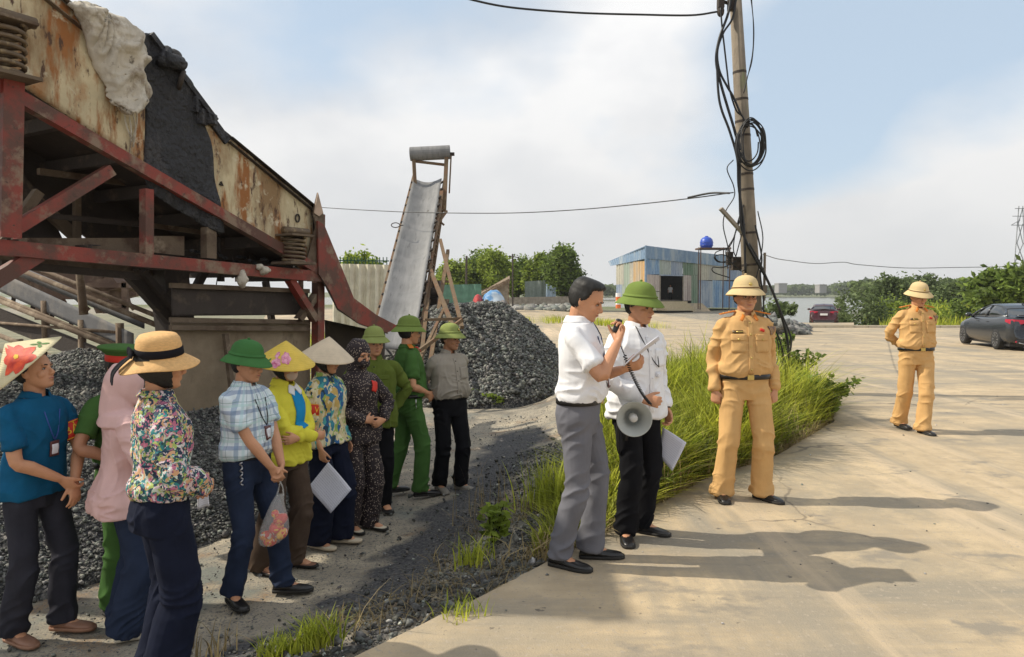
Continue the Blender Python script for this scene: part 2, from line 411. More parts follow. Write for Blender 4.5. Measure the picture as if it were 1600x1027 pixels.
M_CONC = layered('concrete', (.43, .335, .215), [
    ((.31, .26, .185), .55, .45, .62, (1, 1, 1), 9),
    ((.52, .405, .255), 1.3, .52, .66, (1, 1, 1), 8),
    ((.25, .22, .17), .8, .52, .66, (.28, 1.6, 1), 9),
    ((.20, .165, .12), .5, .58, .70, (.10, 1.6, 1), 9),
    ((.27, .235, .18), .9, .53, .66, (1.5, .10, 1), 9),
    ((.54, .42, .28), .8, .56, .68, (1.3, .08, 1), 7),
    ((.36, .30, .225), 34, .58, .66, (1, 1, 1), 4),
    ((.15, .125, .095), 7, .665, .70, (1, 1, 1), 6), ((.25, .215, .165), 1.9, .57, .66, (1, 1.4, 1), 10), ((.22, .19, .15), 60, .68, .72, (1, 1, 1), 2)], rough=.86, bump=.5, bscale=120, bdist=.007)
def add_cracks(m, sc=.42, w=.006, col=(.09, .075, .06)):
    nt = m.node_tree; N, L = nt.nodes, nt.links; b = N['Principled BSDF']; last = b.inputs['Base Color'].links[0].from_socket
    tc = N.new('ShaderNodeTexCoord'); nz = N.new('ShaderNodeTexNoise'); nz.inputs['Scale'].default_value = 2.5; nz.inputs['Detail'].default_value = 6; L.new(tc.outputs['Object'], nz.inputs[0])
    mv = N.new('ShaderNodeMix'); mv.data_type = 'VECTOR'; mv.inputs[0].default_value = .22; L.new(tc.outputs['Object'], mv.inputs[4]); L.new(nz.outputs['Color'], mv.inputs[5])
    v = N.new('ShaderNodeTexVoronoi'); v.feature = 'DISTANCE_TO_EDGE'; v.inputs['Scale'].default_value = sc; L.new(mv.outputs[1], v.inputs['Vector'])
    lt_ = N.new('ShaderNodeMapRange'); lt_.inputs[1].default_value = w * .3; lt_.inputs[2].default_value = w; lt_.inputs[3].default_value = 1; lt_.inputs[4].default_value = 0; L.new(v.outputs['Distance'], lt_.inputs[0])
    n2 = N.new('ShaderNodeTexNoise'); n2.inputs['Scale'].default_value = .7; L.new(tc.outputs['Object'], n2.inputs[0]); m2 = N.new('ShaderNodeMapRange'); m2.inputs[1].default_value = .48; m2.inputs[2].default_value = .62; m2.inputs[4].default_value = .75; L.new(n2.outputs[0], m2.inputs[0])
    mu = N.new('ShaderNodeMath'); mu.operation = 'MULTIPLY'; L.new(lt_.outputs[0], mu.inputs[0]); L.new(m2.outputs[0], mu.inputs[1])
    mx = N.new('ShaderNodeMix'); mx.data_type = 'RGBA'; mx.inputs[7].default_value = (*col, 1); L.new(mu.outputs[0], mx.inputs[0]); L.new(last, mx.inputs[6]); L.new(mx.outputs[2], b.inputs['Base Color'])
add_cracks(M_CONC)
def slab(name, rows, right, top, depth, edge_noise=.02):
    """rows: list of (y, xl).  concrete strip from xl to right"""
    rows = np.array(rows); ys = np.arange(rows[0, 0], rows[-1, 0] + .001, .06 if rows[-1, 0] < 15 else .3)
    xl = np.interp(ys, rows[:, 0], rows[:, 1])
    xl = xl + vnoise(np.stack([ys * 3.1, ys * 0, ys * 0], 1), 9) * edge_noise + vnoise(np.stack([ys * 14, ys * 0, ys * 0], 1), 4) * edge_noise * .5
    nx = 60; t = (np.linspace(0, 1, nx) ** 1.8)
    X = xl[:, None] + (right - xl[:, None]) * t[None, :]; Y = np.repeat(ys[:, None], nx, 1)
    Z = gz(np.maximum(X, 0) if name == 'road' else X, Y)
    if name == 'road': Z = gz(np.maximum(X, np.interp(Y, EDGE[:, 1], EDGE[:, 0]) + .02), Y)
    Z = Z + top
    G = np.stack([X, Y, Z], 2)
    sk = G[:, :1].copy(); sk[..., 2] -= depth; sk[..., 0] -= .01
    G = np.concatenate([sk, G], 1)
    mb = MB(); mb.grid(G)
    o = mb.build(name, [M_CONC], smooth=False); tag(o, kind='structure'); return o
slab('road', [(-6, -4.9), (0, -3.15), (3.33, -.61), (4.43, .23), (5.5, 1.01), (6.6, 1.84), (7.13, 2.48), (8.2, 3.28), (9.4, 4.15), (10.5, 4.65), (12, 4.85), (13.0, 4.5), (13.6, 3.2)], 90, .02, .14)
slab('apron', [(41.5, -14), (60, -20), (76, -26)], 14, .014, .12, .1)
slab('plaza', [(13.6, 1.75), (17, 1.1), (21, .2), (27, -3), (34, -9), (41.5, -14)], 90, .016, .12, .05)

def river():
    mb = MB(); mb.grid(np.array([[(x, y, -1.9) for x in (-900, 900)] for y in (43, 720)], float))
    m, nt, b = _new('river_water'); N, L = nt.nodes, nt.links
    b.inputs['Base Color'].default_value = (.20, .19, .135, 1); b.inputs['Roughness'].default_value = .22; b.inputs['IOR'].default_value = 1.33
    n = N.new('ShaderNodeTexNoise'); n.inputs['Scale'].default_value = 1.2; n.inputs['Detail'].default_value = 5
    tc = N.new('ShaderNodeTexCoord'); L.new(tc.outputs['Object'], n.inputs[0]); bp = N.new('ShaderNodeBump'); bp.inputs['Strength'].default_value = .5; bp.inputs['Distance'].default_value = .15
    L.new(n.outputs[0], bp.inputs['Height']); L.new(bp.outputs[0], b.inputs['Normal'])
    tag(mb.build('river', [m]), kind='structure')
river()
# ------------------------------------------------------------------ people
SKIN = pm('skin', (.54, .265, .145), .55, .10, 9, .12, 120, bdist=.003)
SKIN2 = pm('skin_tanned', (.40, .19, .105), .55, .12, 9, .12, 120, bdist=.003)
SKIN_PALE = pm('skin_light', (.58, .35, .24), .55, .10, 9, .12, 120, bdist=.003)
HAIR = pm('black_hair', (.008, .007, .006), .6, .3, 60, .5, 160, bdist=.004, stretch=(1, 1, .3))
M_BLACK = pm('black_leather', (.012, .011, .011), .35, .2, 20, .1, 60)
M_SOLE = pm('sole_rubber', (.02, .018, .016), .8)
M_EYEW = pm('eye_white', (.36, .30, .26), .4, 0, bump=0)
M_IRIS = pm('eye_dark', (.01, .006, .004), .2, 0, bump=0)
M_LIP = pm('lips', (.36, .13, .10), .5, .05, bump=0)
M_METAL = pm('brass', (.6, .45, .15), .3, .1, metal=.9, bump=0)
M_PLASTIC = pm('dark_plastic', (.02, .02, .022), .4, .1, bump=.05)
M_PAPER = pm('paper', (.74, .75, .80), .8, .04, 8, .05, 20)
def cloth(name, col, var=.1, rough=.9, **k):
    m = pm(name, col, rough, var, 7, .35, 260, bdist=.0025, spec=.12, **k); nt = m.node_tree; N, L = nt.nodes, nt.links; b = N['Principled BSDF']
    tc = N.new('ShaderNodeTexCoord'); mp = N.new('ShaderNodeMapping'); mp.inputs['Scale'].default_value = (1, 1, .62); L.new(tc.outputs['Object'], mp.inputs[0])
    n = N.new('ShaderNodeTexNoise'); n.noise_type = 'RIDGED_MULTIFRACTAL'; n.inputs['Scale'].default_value = 5.5; n.inputs['Detail'].default_value = 2.2; n.inputs['Distortion'].default_value = .5; n.inputs['Roughness'].default_value = .55
    L.new(mp.outputs[0], n.inputs[0]); bp = N.new('ShaderNodeBump'); bp.inputs['Strength'].default_value = .75; bp.inputs['Distance'].default_value = .020
    o = b.inputs['Normal'].links[0].from_socket; L.new(o, bp.inputs['Normal']); L.new(n.outputs[0], bp.inputs['Height']); L.new(bp.outputs[0], b.inputs['Normal']); return m

T_Z = [.74, .82, .90, .98, 1.06, 1.14, 1.24, 1.33, 1.39, 1.43, 1.455, 1.48]
T_M = dict(hw=[.145, .155, .168, .160, .148, .150, .164, .170, .146, .106, .074, .058],
           f=[.085, .095, .105, .102, .102, .108, .112, .104, .085, .062, .055, .05],
           b=[.10, .118, .125, .112, .095, .090, .098, .105, .100, .085, .072, .058])
T_F = dict(hw=[.150, .168, .178, .160, .132, .130, .142, .148, .126, .092, .064, .052],
           f=[.085, .098, .100, .090, .088, .096, .120, .108, .080, .058, .050, .046],
           b=[.11, .128, .132, .110, .088, .084, .090, .098, .094, .080, .066, .052])

def ring(z, hw, f, b, yc=0, n=28, pw=2.3, xc=0):
    a = np.linspace(0, 2 * np.pi, n, endpoint=False); c, s = np.cos(a), np.sin(a)
    sx = np.sign(c) * np.abs(c) ** (2 / pw); sy = np.sign(s) * np.abs(s) ** (2 / pw)
    return np.stack([xc + hw * sx, yc + np.where(sy < 0, f, b) * sy, np.full(n, float(z))], 1)

def limb(mb, pts, rad, seg=14, sub=4, side=None, capr=.7):
    """tapered closed limb with rounded ends; rad: floats or (a,b) with a along `side`"""
    P = np.array([list(p) for p in pts], float); rr = np.array([(r, r) if np.isscalar(r) else r for r in rad], float)
    t0 = np.arange(len(P)); Q = crom(P, sub); t = np.linspace(0, len(P) - 1, len(Q)); ra = np.stack([np.interp(t, t0, rr[:, i]) for i in (0, 1)], 1)
    T = np.gradient(Q, axis=0); T /= np.linalg.norm(T, axis=1)[:, None] + 1e-9
    # rounded caps
    h0 = ra[0].mean() * capr; h1 = ra[-1].mean() * capr
    Q = np.vstack([Q[0] - T[0] * h0, Q[0] - T[0] * h0 * .7, Q, Q[-1] + T[-1] * h1 * .7, Q[-1] + T[-1] * h1])
    ra = np.vstack([ra[0] * .12, ra[0] * .72, ra, ra[-1] * .72, ra[-1] * .12]); T = np.vstack([T[0], T[0], T, T[-1], T[-1]])
    u = np.array(side if side is not None else (1, 0, 0), float)
    if abs(np.dot(nrm(u), T[0])) > .95: u = np.array((0, 1, 0.))
    rings = []; a = np.linspace(0, 2 * np.pi, seg, endpoint=False)
    for i in range(len(Q)):
        u = nrm(u - T[i] * np.dot(u, T[i])); w = np.cross(T[i], u)
        rings.append(Q[i] + ra[i, 0] * np.cos(a)[:, None] * u + ra[i, 1] * np.sin(a)[:, None] * w)
    mb.loft(rings)

def ik(S, Wt, l1, l2, hint):
    S = np.array(S, float); Wt = np.array(Wt, float); D = Wt - S; d = np.linalg.norm(D); mx = (l1 + l2) * .995
    if d > mx: Wt = S + D / d * mx; D = Wt - S; d = mx
    u = D / d; a = (l1 * l1 - l2 * l2 + d * d) / (2 * d); h = math.sqrt(max(0, l1 * l1 - a * a))
    hv = np.array(hint, float); hv = nrm(hv - u * np.dot(hv, u)); return S + u * a + hv * h, Wt

# head profile: z, half width, y front, y back   (head local, eye level origin, face towards -y)
HP = np.array([(.117, .008, -.01, .03), (.113, .030, -.035, .05), (.100, .052, -.058, .074), (.080, .066, -.074, .090), (.055, .0735, -.084, .099),
               (.030, .0765, -.090, .103), (.012, .0760, -.091, .103), (-.004, .0745, -.086, .100), (-.022, .0725, -.086, .093), (-.042, .0690, -.087, .080),
               (-.060, .0630, -.087, .062), (-.078, .0550, -.085, .040), (-.094, .0450, -.083, .012), (-.107, .0310, -.077, -.018), (-.113, .012, -.066, -.04)])
def head_rings(off=0, n=28, zmin=-9):
    out = []
    for z, w, f, b in HP:
        yc = (f + b) / 2 
        out.append(ring(z + (off if z > .1 else 0) * (z / .117), w + off, -(f - yc) + off, (b - yc) + off, yc, n, 2.15))
    return out

def hand(mb, Wr, d, palm, thumb, k=1.0, curl=25, spread=5, tcurl=15):
    """Wr wrist, d pointing along the hand, palm normal, thumb side"""
    d = nrm(d); t = nrm(np.array(thumb, float) - d * np.dot(thumb, d)); n = np.cross(d, t)
    if np.dot(n, palm) < 0: n = -n
    Wr = np.array(Wr, float)
    P = lambda a, b, c=0: Wr + (d * a + t * b + n * c) * k
    limb(mb, [P(-.01, 0), P(.025, .002), P(.06, .003), P(.09, 0)], [(.026 * k, .019 * k), (.034 * k, .018 * k), (.042 * k, .0165 * k), (.040 * k, .014 * k)], 12, 3, side=t, capr=.5)
    for i, (off, ln, bs) in enumerate([(.0315, .070, .086), (.0108, .078, .091), (-.0105, .073, .088), (-.031, .058, .080)]):
        base = P(bs, off); dirs = []; ang = 0; p = base; pts = [P(bs - .02, off * .9), base]
        sp = R(spread * (1.5 - i)); dd = d * math.cos(sp) + t * math.sin(sp)
        for j, (fr, cf) in enumerate([(.44, .75), (.31, 1.15), (.25, .8)]):
            ang += R(curl * cf * (1 + .08 * i)); v = dd * math.cos(ang) + n * math.sin(ang); p = p + v * ln * fr * k; pts.append(p)
        limb(mb, pts, [.0092 * k, .0092 * k, .0086 * k, .0080 * k, .0068 * k], 8, 2, side=t)
    # thumb from the side of the palm near its base
    a = R(38); v1 = nrm(d * math.cos(a) + t * math.sin(a) + n * .25); v2 = nrm(v1 + d * .5 + n * math.sin(R(tcurl)) * 1.0)
    b0 = P(.018, .024, .002); b1 = b0 + v1 * .040 * k; b2 = b1 + v2 * .032 * k; b3 = b2 + nrm(v2 + n * .2 + d * .2) * .024 * k
    limb(mb, [P(.005, .012), b0, b1, b2, b3], [.013 * k, .014 * k, .0115 * k, .0105 * k, .0085 * k], 8, 2, side=n)

class Person:
    def __init__(s, label, loc, face, H=1.70, female=False, wide=1.0, belly=0, skin=SKIN, head=(0, 0, 0), lean=0, cat='person',
                 RH=None, LH=None, RF=(-.10, 0, -10), LF=(.10, 0, 10), eyes=True, shoulder=None, sidelean=0, group=None, glasses=False, stoop=0):
        """face: world yaw in degrees of the facing direction (0 = towards the camera, 90 = to the right)"""
        s.k = H / 1.70; s.rz = R(face); s.loc = Vector(loc); s.fem = female; s.T = T_F if female else T_M; s.wide = wide; s.belly = belly; s.lean = lean; s.skin = skin
        s.root = thing('person', loc, label, cat, group, s.rz)
        s.root.scale = (1, 1, 1)
        s.shx = shoulder or ((.148 if female else .172) * (0.5 + wide * .5))
        s.M = Matrix.Translation(s.loc) @ Matrix.Rotation(s.rz, 4, 'Z') @ Matrix.Scale(s.k, 4)
        hyaw, hpit, hrol = head
        s.Rh = rotm('Z', hyaw) @ rotm('X', hpit) @ rotm('Y', hrol)      # yaw + = turns to own left(+x) ; pitch + = looks down
        s.piv = np.array((0, s.yc(1.48) + .02, 1.495)); s.O = s.piv + s.Rh @ np.array((0, -.028, .092))
        RH = RH or {}; LH = LH or {}
        s.arm = {}
        for sd, hd in ((-1, RH), (1, LH)):
            S = np.array((sd * s.shx, s.yc(1.368) + .008, 1.368)); tgt = hd.get('at', (sd * (s.shx + .075), s.yc(1.2) - .03, .862)); hint = hd.get('hint', (sd * .25, 1, 0))
            E, Wt = ik(S, tgt, .285, .252, hint)
            d = hd.get('d', tuple(nrm(Wt - E) + np.array((0, -.05, -.1)))); palm = hd.get('palm', (-sd, 0, 0)); th = hd.get('thumb', (0, -1, 0))
            s.arm[sd] = dict(S=S, E=E, W=Wt, d=np.array(d, float), palm=palm, thumb=th, curl=hd.get('curl', 28), spread=hd.get('spread', 4), tcurl=hd.get('tcurl', 15))
        s.leg = {}
        for sd, ft in ((-1, RF), (1, LF)):
            Hp = np.array((sd * .088 * wide, 0, .905)); A = np.array((ft[0], ft[1] + .02, .085 + (ft[3] if len(ft) > 3 else 0)))
            K, A = ik(Hp, A, .432, .402, (sd * .15, -1, 0)); s.leg[sd] = dict(H=Hp, K=K, A=A, yaw=ft[2])
        s.body(eyes, glasses)
    def yc(s, z): return -math.tan(R(s.lean)) * max(0, z - .95)
    def tor(s, z):
        hw, f, b = (float(np.interp(z, T_Z, s.T[q])) for q in ('hw', 'f', 'b'))
        f += s.belly * math.exp(-((z - 1.08) / .11) ** 2); hw += s.belly * .35 * math.exp(-((z - 1.06) / .12) ** 2)
        m = s.wide if z < 1.40 else 1 + (s.wide - 1) * .4
        return hw * m, f * (.5 + .5 * m), b * (.5 + .5 * m)
    def put(s, me, name, mats, parent=None, smooth=True):
        """me in person-normal coordinates"""
        V = getV(me) * s.k; setV(me, V)
        for m in (mats if isinstance(mats, (list, tuple)) else [mats]): me.materials.append(m)
        o = bpy.data.objects.new(name, me); COL.objects.link(o); o.parent = parent or s.root; ORG[o.name] = s.loc
        if smooth: me.polygons.foreach_set('use_smooth', [True] * len(me.polygons))
        return o
    def mbput(s, mb, name, mats, parent=None, smooth=True): return s.put(mb.mesh(name), name, mats, parent, smooth)
    def world(s, p): return s.M @ Vector(p)
    def hd(s, p): return s.O + s.Rh @ np.array(p, float)
    def body(s, eyes, glasses):
        mb = MB()
        mb.loft([r @ s.Rh.T + s.O for r in head_rings()])
        A = lambda p, r, M=None: mb.ell(s.hd(p), r, M=s.Rh if M is None else s.Rh @ M, seg=10, rows=8)
        # nose, brow, cheeks, lips, chin, ears
        limb(mb, [s.hd((0, -.084, .012)), s.hd((0, -.094, -.010)), s.hd((0, -.105, -.030)), s.hd((0, -.098, -.038))], [(.008, .007), (.0095, .009), (.0135, .012), (.012, .008)], 10, 3, side=s.Rh @ np.array((1, 0, 0)))
        for q in (-1, 1):
            A((q * .011, -.095, -.036), (.0085, .010, .008)); A((q * .030, -.083, .018), (.022, .010, .008), rotm('Y', -q * 8))
            A((q * .034, -.058, -.030), (.032, .024, .028)); A((q * .078, .012, -.010), (.008, .017, .030), rotm('X', -12) @ rotm('Z', q * -18))
            A((q * .079, .018, .006), (.010, .014, .014))
        A((0, -.088, -.0555), (.020, .0085, .006)); A((0, -.087, -.066), (.018, .0085, .0065)); A((0, -.076, -.094), (.020, .014, .014))
        # neck
        nk = np.array((0, s.yc(1.42) + .015, 1.40))
        limb(mb, [nk, nk * .5 + (s.piv + np.array((0, .0, -.01))) * .5, s.hd((0, .022, -.06))], [.064, .056 if not s.fem else .047, .055 if not s.fem else .047], 14, 4)
        zz = np.linspace(.80, 1.44, 9); mb.loft([ring(z, *(np.array(s.tor(z)) * (.86 if z < 1.4 else .9)), yc=s.yc(z)) for z in zz])
        for sd in (-1, 1):
            a = s.arm[sd]; g = .88 if s.fem else 1.0
            limb(mb, [a['S'] * np.array((.5, 1, 1)), a['S'] - (0, 0, .012), a['S'] * .5 + a['E'] * .5, a['E'], a['E'] * .68 + a['W'] * .32, a['W'] * .85 + a['E'] * .15, a['W']],
                 [.040 * g, .044 * g, .043 * g, .037 * g, (.040 * g, .038 * g), .028 * g, (.027 * g, .021 * g)], 12, 3, side=a['thumb'])
            hand(mb, a['W'], a['d'], a['palm'], a['thumb'], .96 * (1 if not s.fem else .9), a['curl'], a['spread'], a['tcurl'])
            l = s.leg[sd]; limb(mb, [l['H'], l['K'], l['K'] * .6 + l['A'] * .4, l['A']], [.070, .045, .046, .034], 12, 3)
            yw = R(l['yaw']); fd = np.array((math.sin(yw) * 1.0, -math.cos(yw), 0)); limb(mb, [l['A'] + (0, 0, -.02), l['A'] + fd * .06 + (0, 0, -.045), l['A'] + fd * .13 + (0, 0, -.065)], [.034, (.036, .028), (.036, .018)], 10, 3)
        me = remesh(mb, .0052, 2)
        V = getV(me); N = getN(me); Q = (V - s.O) @ s.Rh      # head local
        for q in (-1, 1):
            g = np.exp(-(((Q[:, 0] - q * .032) / .016) ** 2 + ((Q[:, 2] + .001) / .011) ** 2)) * sstep(-Q[:, 1], .02, .06) * (np.abs(Q[:, 1]) < .12); V += (s.Rh @ np.array((0, .0065, 0)))[None] * g[:, None]
            g = np.exp(-(((Q[:, 0] - q * .048) / .012) ** 2 + ((Q[:, 2] + .055) / .02) ** 2)) * sstep(-Q[:, 1], .0, .06) * (np.abs(Q[:, 1]) < .12) * .6; V += (s.Rh @ np.array((0, .003, 0)))[None] * g[:, None]
        setV(me, V); s.bvh_body = BVHTree.FromPolygons([tuple(v) for v in V], [tuple(p.vertices) for p in me.polygons])
        s.b = s.put(me, 'body', s.skin)
        if eyes:
            for q in (-1, 1):
                e = MB(); e.ell(s.hd((q * .0315, -.0765, -.002)), (.0125, .0065, .0048), M=s.Rh, seg=14, rows=8)
                e.mi = 1; e.ell(s.hd((q * .0305, -.0805, -.002)), (.0058, .0042, .0046), M=s.Rh, seg=10, rows=6)
                e.ell(s.hd((q * .0315, -.0815, .0040)), (.0160, .0045, .0020), M=s.Rh @ rotm('Y', q * 5), seg=10, rows=6)
                s.mbput(e, 'eye', [M_EYEW, M_IRIS])
                e = MB(); limb(e, [s.hd((q * .014, -.0935, .0175)), s.hd((q * .030, -.0930, .0215)), s.hd((q * .047, -.082, .0175))], [(.003, .0025), (.0036, .003), (.002, .002)], 8, 4, side=s.Rh @ np.array((0, 0, 1)))
                s.mbput(e, 'eyebrow', HAIR)
            e = MB(); limb(e, [s.hd((-.021, -.0895, -.061)), s.hd((0, -.0965, -.0605)), s.hd((.021, -.0895, -.061))], [(.002, .002), (.0048, .003), (.002, .002)], 8, 4, side=s.Rh @ np.array((0, 0, 1)))
            s.mbput(e, 'lips', M_LIP)
        if glasses:
            e = MB()
            for q in (-1, 1):
                a = np.linspace(0, 2 * np.pi, 21); e.tube([s.hd((q * .033 + .023 * math.cos(t), -.100, -.002 + .016 * math.sin(t))) for t in a], .0014, 5)
                e.tube([s.hd((q * .056, -.099, .004)), s.hd((q * .077, -.05, .004)), s.hd((q * .081, .01, .002))], .0014, 5)
            e.tube([s.hd((-.010, -.101, .0)), s.hd((.010, -.101, .0))], .0014, 5)
            s.mbput(e, 'glasses', M_PLASTIC)
    # ---- clothes
    def top(s, mat, hem=.86, sleeve='short', loose=.02, tuck=False, flare=0, neck=1.440, name='shirt', fold=1.0, cuff=None, vox=.0078, puff=0, seed=1, sr=1.0):
        mb = MB(); zs = list(np.arange(hem, neck, .035)) + [neck]; rings = []
        for z in zs:
            hw, f, b = s.tor(z); o = .010 + loose * .62 * (.3 + .7 * sstep(1.38 - z, 0, .25))
            if z > 1.36: o = .010
            if z < 1.10 and not tuck:
                h2, f2, b2 = s.tor(1.12); hw, f, b = max(hw, h2), max(f, f2), max(b, b2); o += flare * (1.10 - z)
            if tuck: o += .009 * math.exp(-((z - hem - .055) / .035) ** 2) - .008 * math.exp(-((z - hem) / .02) ** 2)
            rings.append(ring(z, hw + o, f + o, b + o * .8, s.yc(z)))
        mb.loft(rings)
        for sd in (-1, 1):
            a = s.arm[sd]; g = (.92 if s.fem else 1.0) * sr; S, E, Wt = a['S'], a['E'], a['W']; inn = S * np.array((.50, 1, 1)) + np.array((0, 0, .024)); gq = g
            if sleeve == 'short': limb(mb, [inn, S - (0, 0, .008), S * .62 + E * .38, S * .28 + E * .72], [.046 * g, .056 * g, .059 * g, .062 * g], 16, 4, capr=.12)
            elif sleeve == 'elbow': limb(mb, [inn, S - (0, 0, .008), S * .5 + E * .5, S * .04 + E * .96], [.046 * g, .056 * g, .058 * g, .059 * g], 16, 4, capr=.12)
            elif sleeve == 'long':
                limb(mb, [inn, S - (0, 0, .008), S * .5 + E * .5, E, E * .55 + Wt * .45, E * .14 + Wt * .86, E * .04 + Wt * .96], [.046 * g, .056 * g, (.054 + puff) * g, (.050 + puff) * g, (.048 + puff) * g, (.040 + puff) * g, .034 * g], 16, 4, capr=.12)
        me = remesh(mb, min(vox, .0068), 3)
        V = getV(me); N = getN(me); am = .0060 * fold
        az = np.arctan2(V[:, 1], V[:, 0])
        w1 = vnoise(np.stack([V[:, 0] * 5, V[:, 1] * 5, V[:, 2] * 4], 1), seed)
        ridge = 1 - np.abs(vnoise(np.stack([V[:, 0] * 9 + w1 * 1.6, V[:, 1] * 7 + w1, V[:, 2] * 5 + V[:, 0] * 7 * np.sign(V[:, 0])], 1), seed + 3)) * 2
        ridge2 = 1 - np.abs(vnoise(np.stack([V[:, 0] * 6 + w1, V[:, 1] * 6, V[:, 2] * 19 + w1 * 2.5], 1), seed + 8)) * 2
        lo = 1 - sstep(V[:, 2], 1.28, 1.42); arm = sstep(np.abs(V[:, 0]), s.shx * .95, s.shx * 1.2)
        ridge = np.abs(ridge) ** 1.6 * np.sign(ridge); ridge2 = (np.clip((ridge2 + 1) / 2, 0, 1) ** 2.2) * 2.6 - .8
        dsp = am * (w1 * 1.0 + ridge * (.6 + .7 * lo)) + am * 1.0 * ridge2 * (arm * .55 + lo * .4 + (.6 if tuck else 0) * np.exp(-((V[:, 2] - hem - .05) / .05) ** 2))
        if flare or (not tuck): dsp += (.004 * fold + flare * .05) * np.sin(az * 7 + w1 * 5) * (1 - sstep(V[:, 2], hem, hem + .25)) * (np.abs(V[:, 0]) < s.shx * 1.1)
        V = V + N * dsp[:, None]; setV(me, V)
        s.bvh = BVHTree.FromPolygons([tuple(v) for v in V], [tuple(p.vertices) for p in me.polygons])
        s.shirt = s.put(me, name, mat); s.hem = hem; return s.shirt
    def skirt_or_trousers(s, mat, rad=(.098, .078, .066), hemz=.055, top=1.0, seat=.0, fold=1.0, name='trousers', wide_all=False, seed=2, cuff=False, vox=.0085, crease=0):
        rad = tuple(r_ * .86 for r_ in rad); mb = MB(); zs = np.linspace(.79, top, 8)
        mb.loft([ring(z, *(np.array(s.tor(z)) + np.array((.010, .008 + seat, .010 + seat))), yc=0) for z in zs])
        for sd in (-1, 1):
            l = s.leg[sd]; Hh, K, A = l['H'], l['K'], l['A']; end = A + (A - K) * ((.085 - hemz) / max(.05, np.linalg.norm(A - K)))
            end[2] = A[2] - .085 + hemz
            limb(mb, [Hh + np.array((0, 0, .02)), Hh * .55 + K * .45, K, K * .5 + A * .5, end], [(rad[0], rad[0] * 1.05), (rad[0] * .93, rad[0] * .98), (rad[1], rad[1]), ((rad[1] + rad[2]) / 2, (rad[1] + rad[2]) / 2 * 1.05), (rad[2], rad[2] * 1.12)], 18, 4, capr=.1)
            if cuff: limb(mb, [end + np.array((0, 0, .055)), end + np.array((0, 0, .0))], [rad[2] * 1.13, rad[2] * 1.22], 18, 2, capr=.12)
        me = remesh(mb, .0072, 3); V = getV(me); N = getN(me); am = .0066 * fold
        w1 = vnoise(V * np.array((5, 5, 3)), seed); kz = np.array([s.leg[q]['K'][2] for q in (-1, 1)]).mean()
        r1 = 1 - np.abs(vnoise(np.stack([V[:, 0] * 6 + w1 * 1.5, V[:, 1] * 6, V[:, 2] * 15 + V[:, 1] * 10 + w1 * 2], 1), seed + 5)) * 2
        r2 = 1 - np.abs(vnoise(np.stack([V[:, 0] * 12 + w1, V[:, 1] * 12, V[:, 2] * 2.2], 1), seed + 9)) * 2
        ankle = np.exp(-((V[:, 2] - hemz - .06) / .09) ** 2); knee = np.exp(-((V[:, 2] - kz + .03) / .10) ** 2); cro = np.exp(-((V[:, 2] - .83) / .09) ** 2)
        r1 = (np.clip((r1 + 1) / 2, 0, 1) ** 2.2) * 2.8 - .8
        dsp = am * (w1 * 1.1 + r1 * (.22 + 1.0 * ankle + .7 * knee + .7 * cro) + r2 * .75)
        V = V + N * dsp[:, None]; setV(me, V); s.pants = s.put(me, name, mat); return s.pants
    def shoes(s, mat, sole=M_SOLE, L=.27, name='shoe', sandal=False, low=False, heel=.0):
        for sd in (-1, 1):
            l = s.leg[sd]; yw = R(l['yaw']); fd = np.array((math.sin(yw), -math.cos(yw), 0)); sv = np.array((math.cos(yw), math.sin(yw), 0)); A = l['A'] - np.array((0, 0, .085)); h0 = A - fd * .065
            mb = MB(); up = .62 if sandal else 1
            st = [(0, .012, .030), (.02, .027, .055), (.08, .034, .080), (.22, .036, .082), (.36, .038, .074), (.52, .044, .056), (.70, .047, .046), (.86, .041, .040), (.95, .030, .034), (1.0, .012, .022)]
            rings = []
            for t, w, h in st:
                a = np.linspace(0, 2 * np.pi, 16, endpoint=False); c, si = np.cos(a), np.sin(a)
                q = h0 + fd * (t * L) + (sv[None] * (w * np.sign(c) * np.abs(c) ** .8)[:, None]) ; hh = h * up
                z = .016 + (hh - .016) * np.clip(np.sign(si) * np.abs(si) ** .75, 0, 1); q = q + np.array((0, 0, 1))[None] * z[:, None]; rings.append(q)
            mb.loft(rings); mb.mi = 1; rings = []
            for t, w, h in st:
                a = np.linspace(0, 2 * np.pi, 16, endpoint=False); c, si = np.cos(a), np.sin(a); w2 = w + .005
                q = h0 + fd * (t * (L + .008) - .003) + (sv[None] * (w2 * c)[:, None]); z = np.where(si > 0, .021, .0) + 0 * si; rings.append(q + np.array((0, 0, 1))[None] * z[:, None])
            mb.loft(rings)
            if sandal:
                pass
            o = s.mbput(mb, name, [mat, sole])
            if not sandal:
                q = MB(); q.mi = 0
                q.tube([h0 + fd * (.40 * L) + sv * x + np.array((0, 0, zq)) for x, zq in ((-.040, .045), (-.02, .074), (0, .079), (.02, .074), (.040, .045))], .0045, 6, smooth=2)
                s.mbput(q, 'strap' if low else 'lace', [sole], parent=o)
    def collar(s, mat, r=.068, h=.036, z=1.452, open_=22, name='collar', tip=.045, spread=.03):
        n = 40; a = np.linspace(-math.pi + R(open_) , math.pi - R(open_), n); G = []
        yc0 = s.yc(1.46) + .012
        for v in np.linspace(0, 1, 5):
            row = []
            for t in a:
                fr = sstep(abs(t), 1.9, math.pi - R(open_)) # 0 back .. 1 front
                rr = r * (.98 + .30 * v); low = h * v * (1 + 1.0 * fr * v) + .022 * fr * v
                x = math.sin(t) * rr; y = math.cos(t) * rr * (1.05 if fr == 0 else 1.05 + .12 * fr) + yc0
                row.append((x, y, z + h * .75 * (1 - .55 * fr) - low))
            G.append(row)
        G2 = []
        for i, row in enumerate(G): G2.append(row)
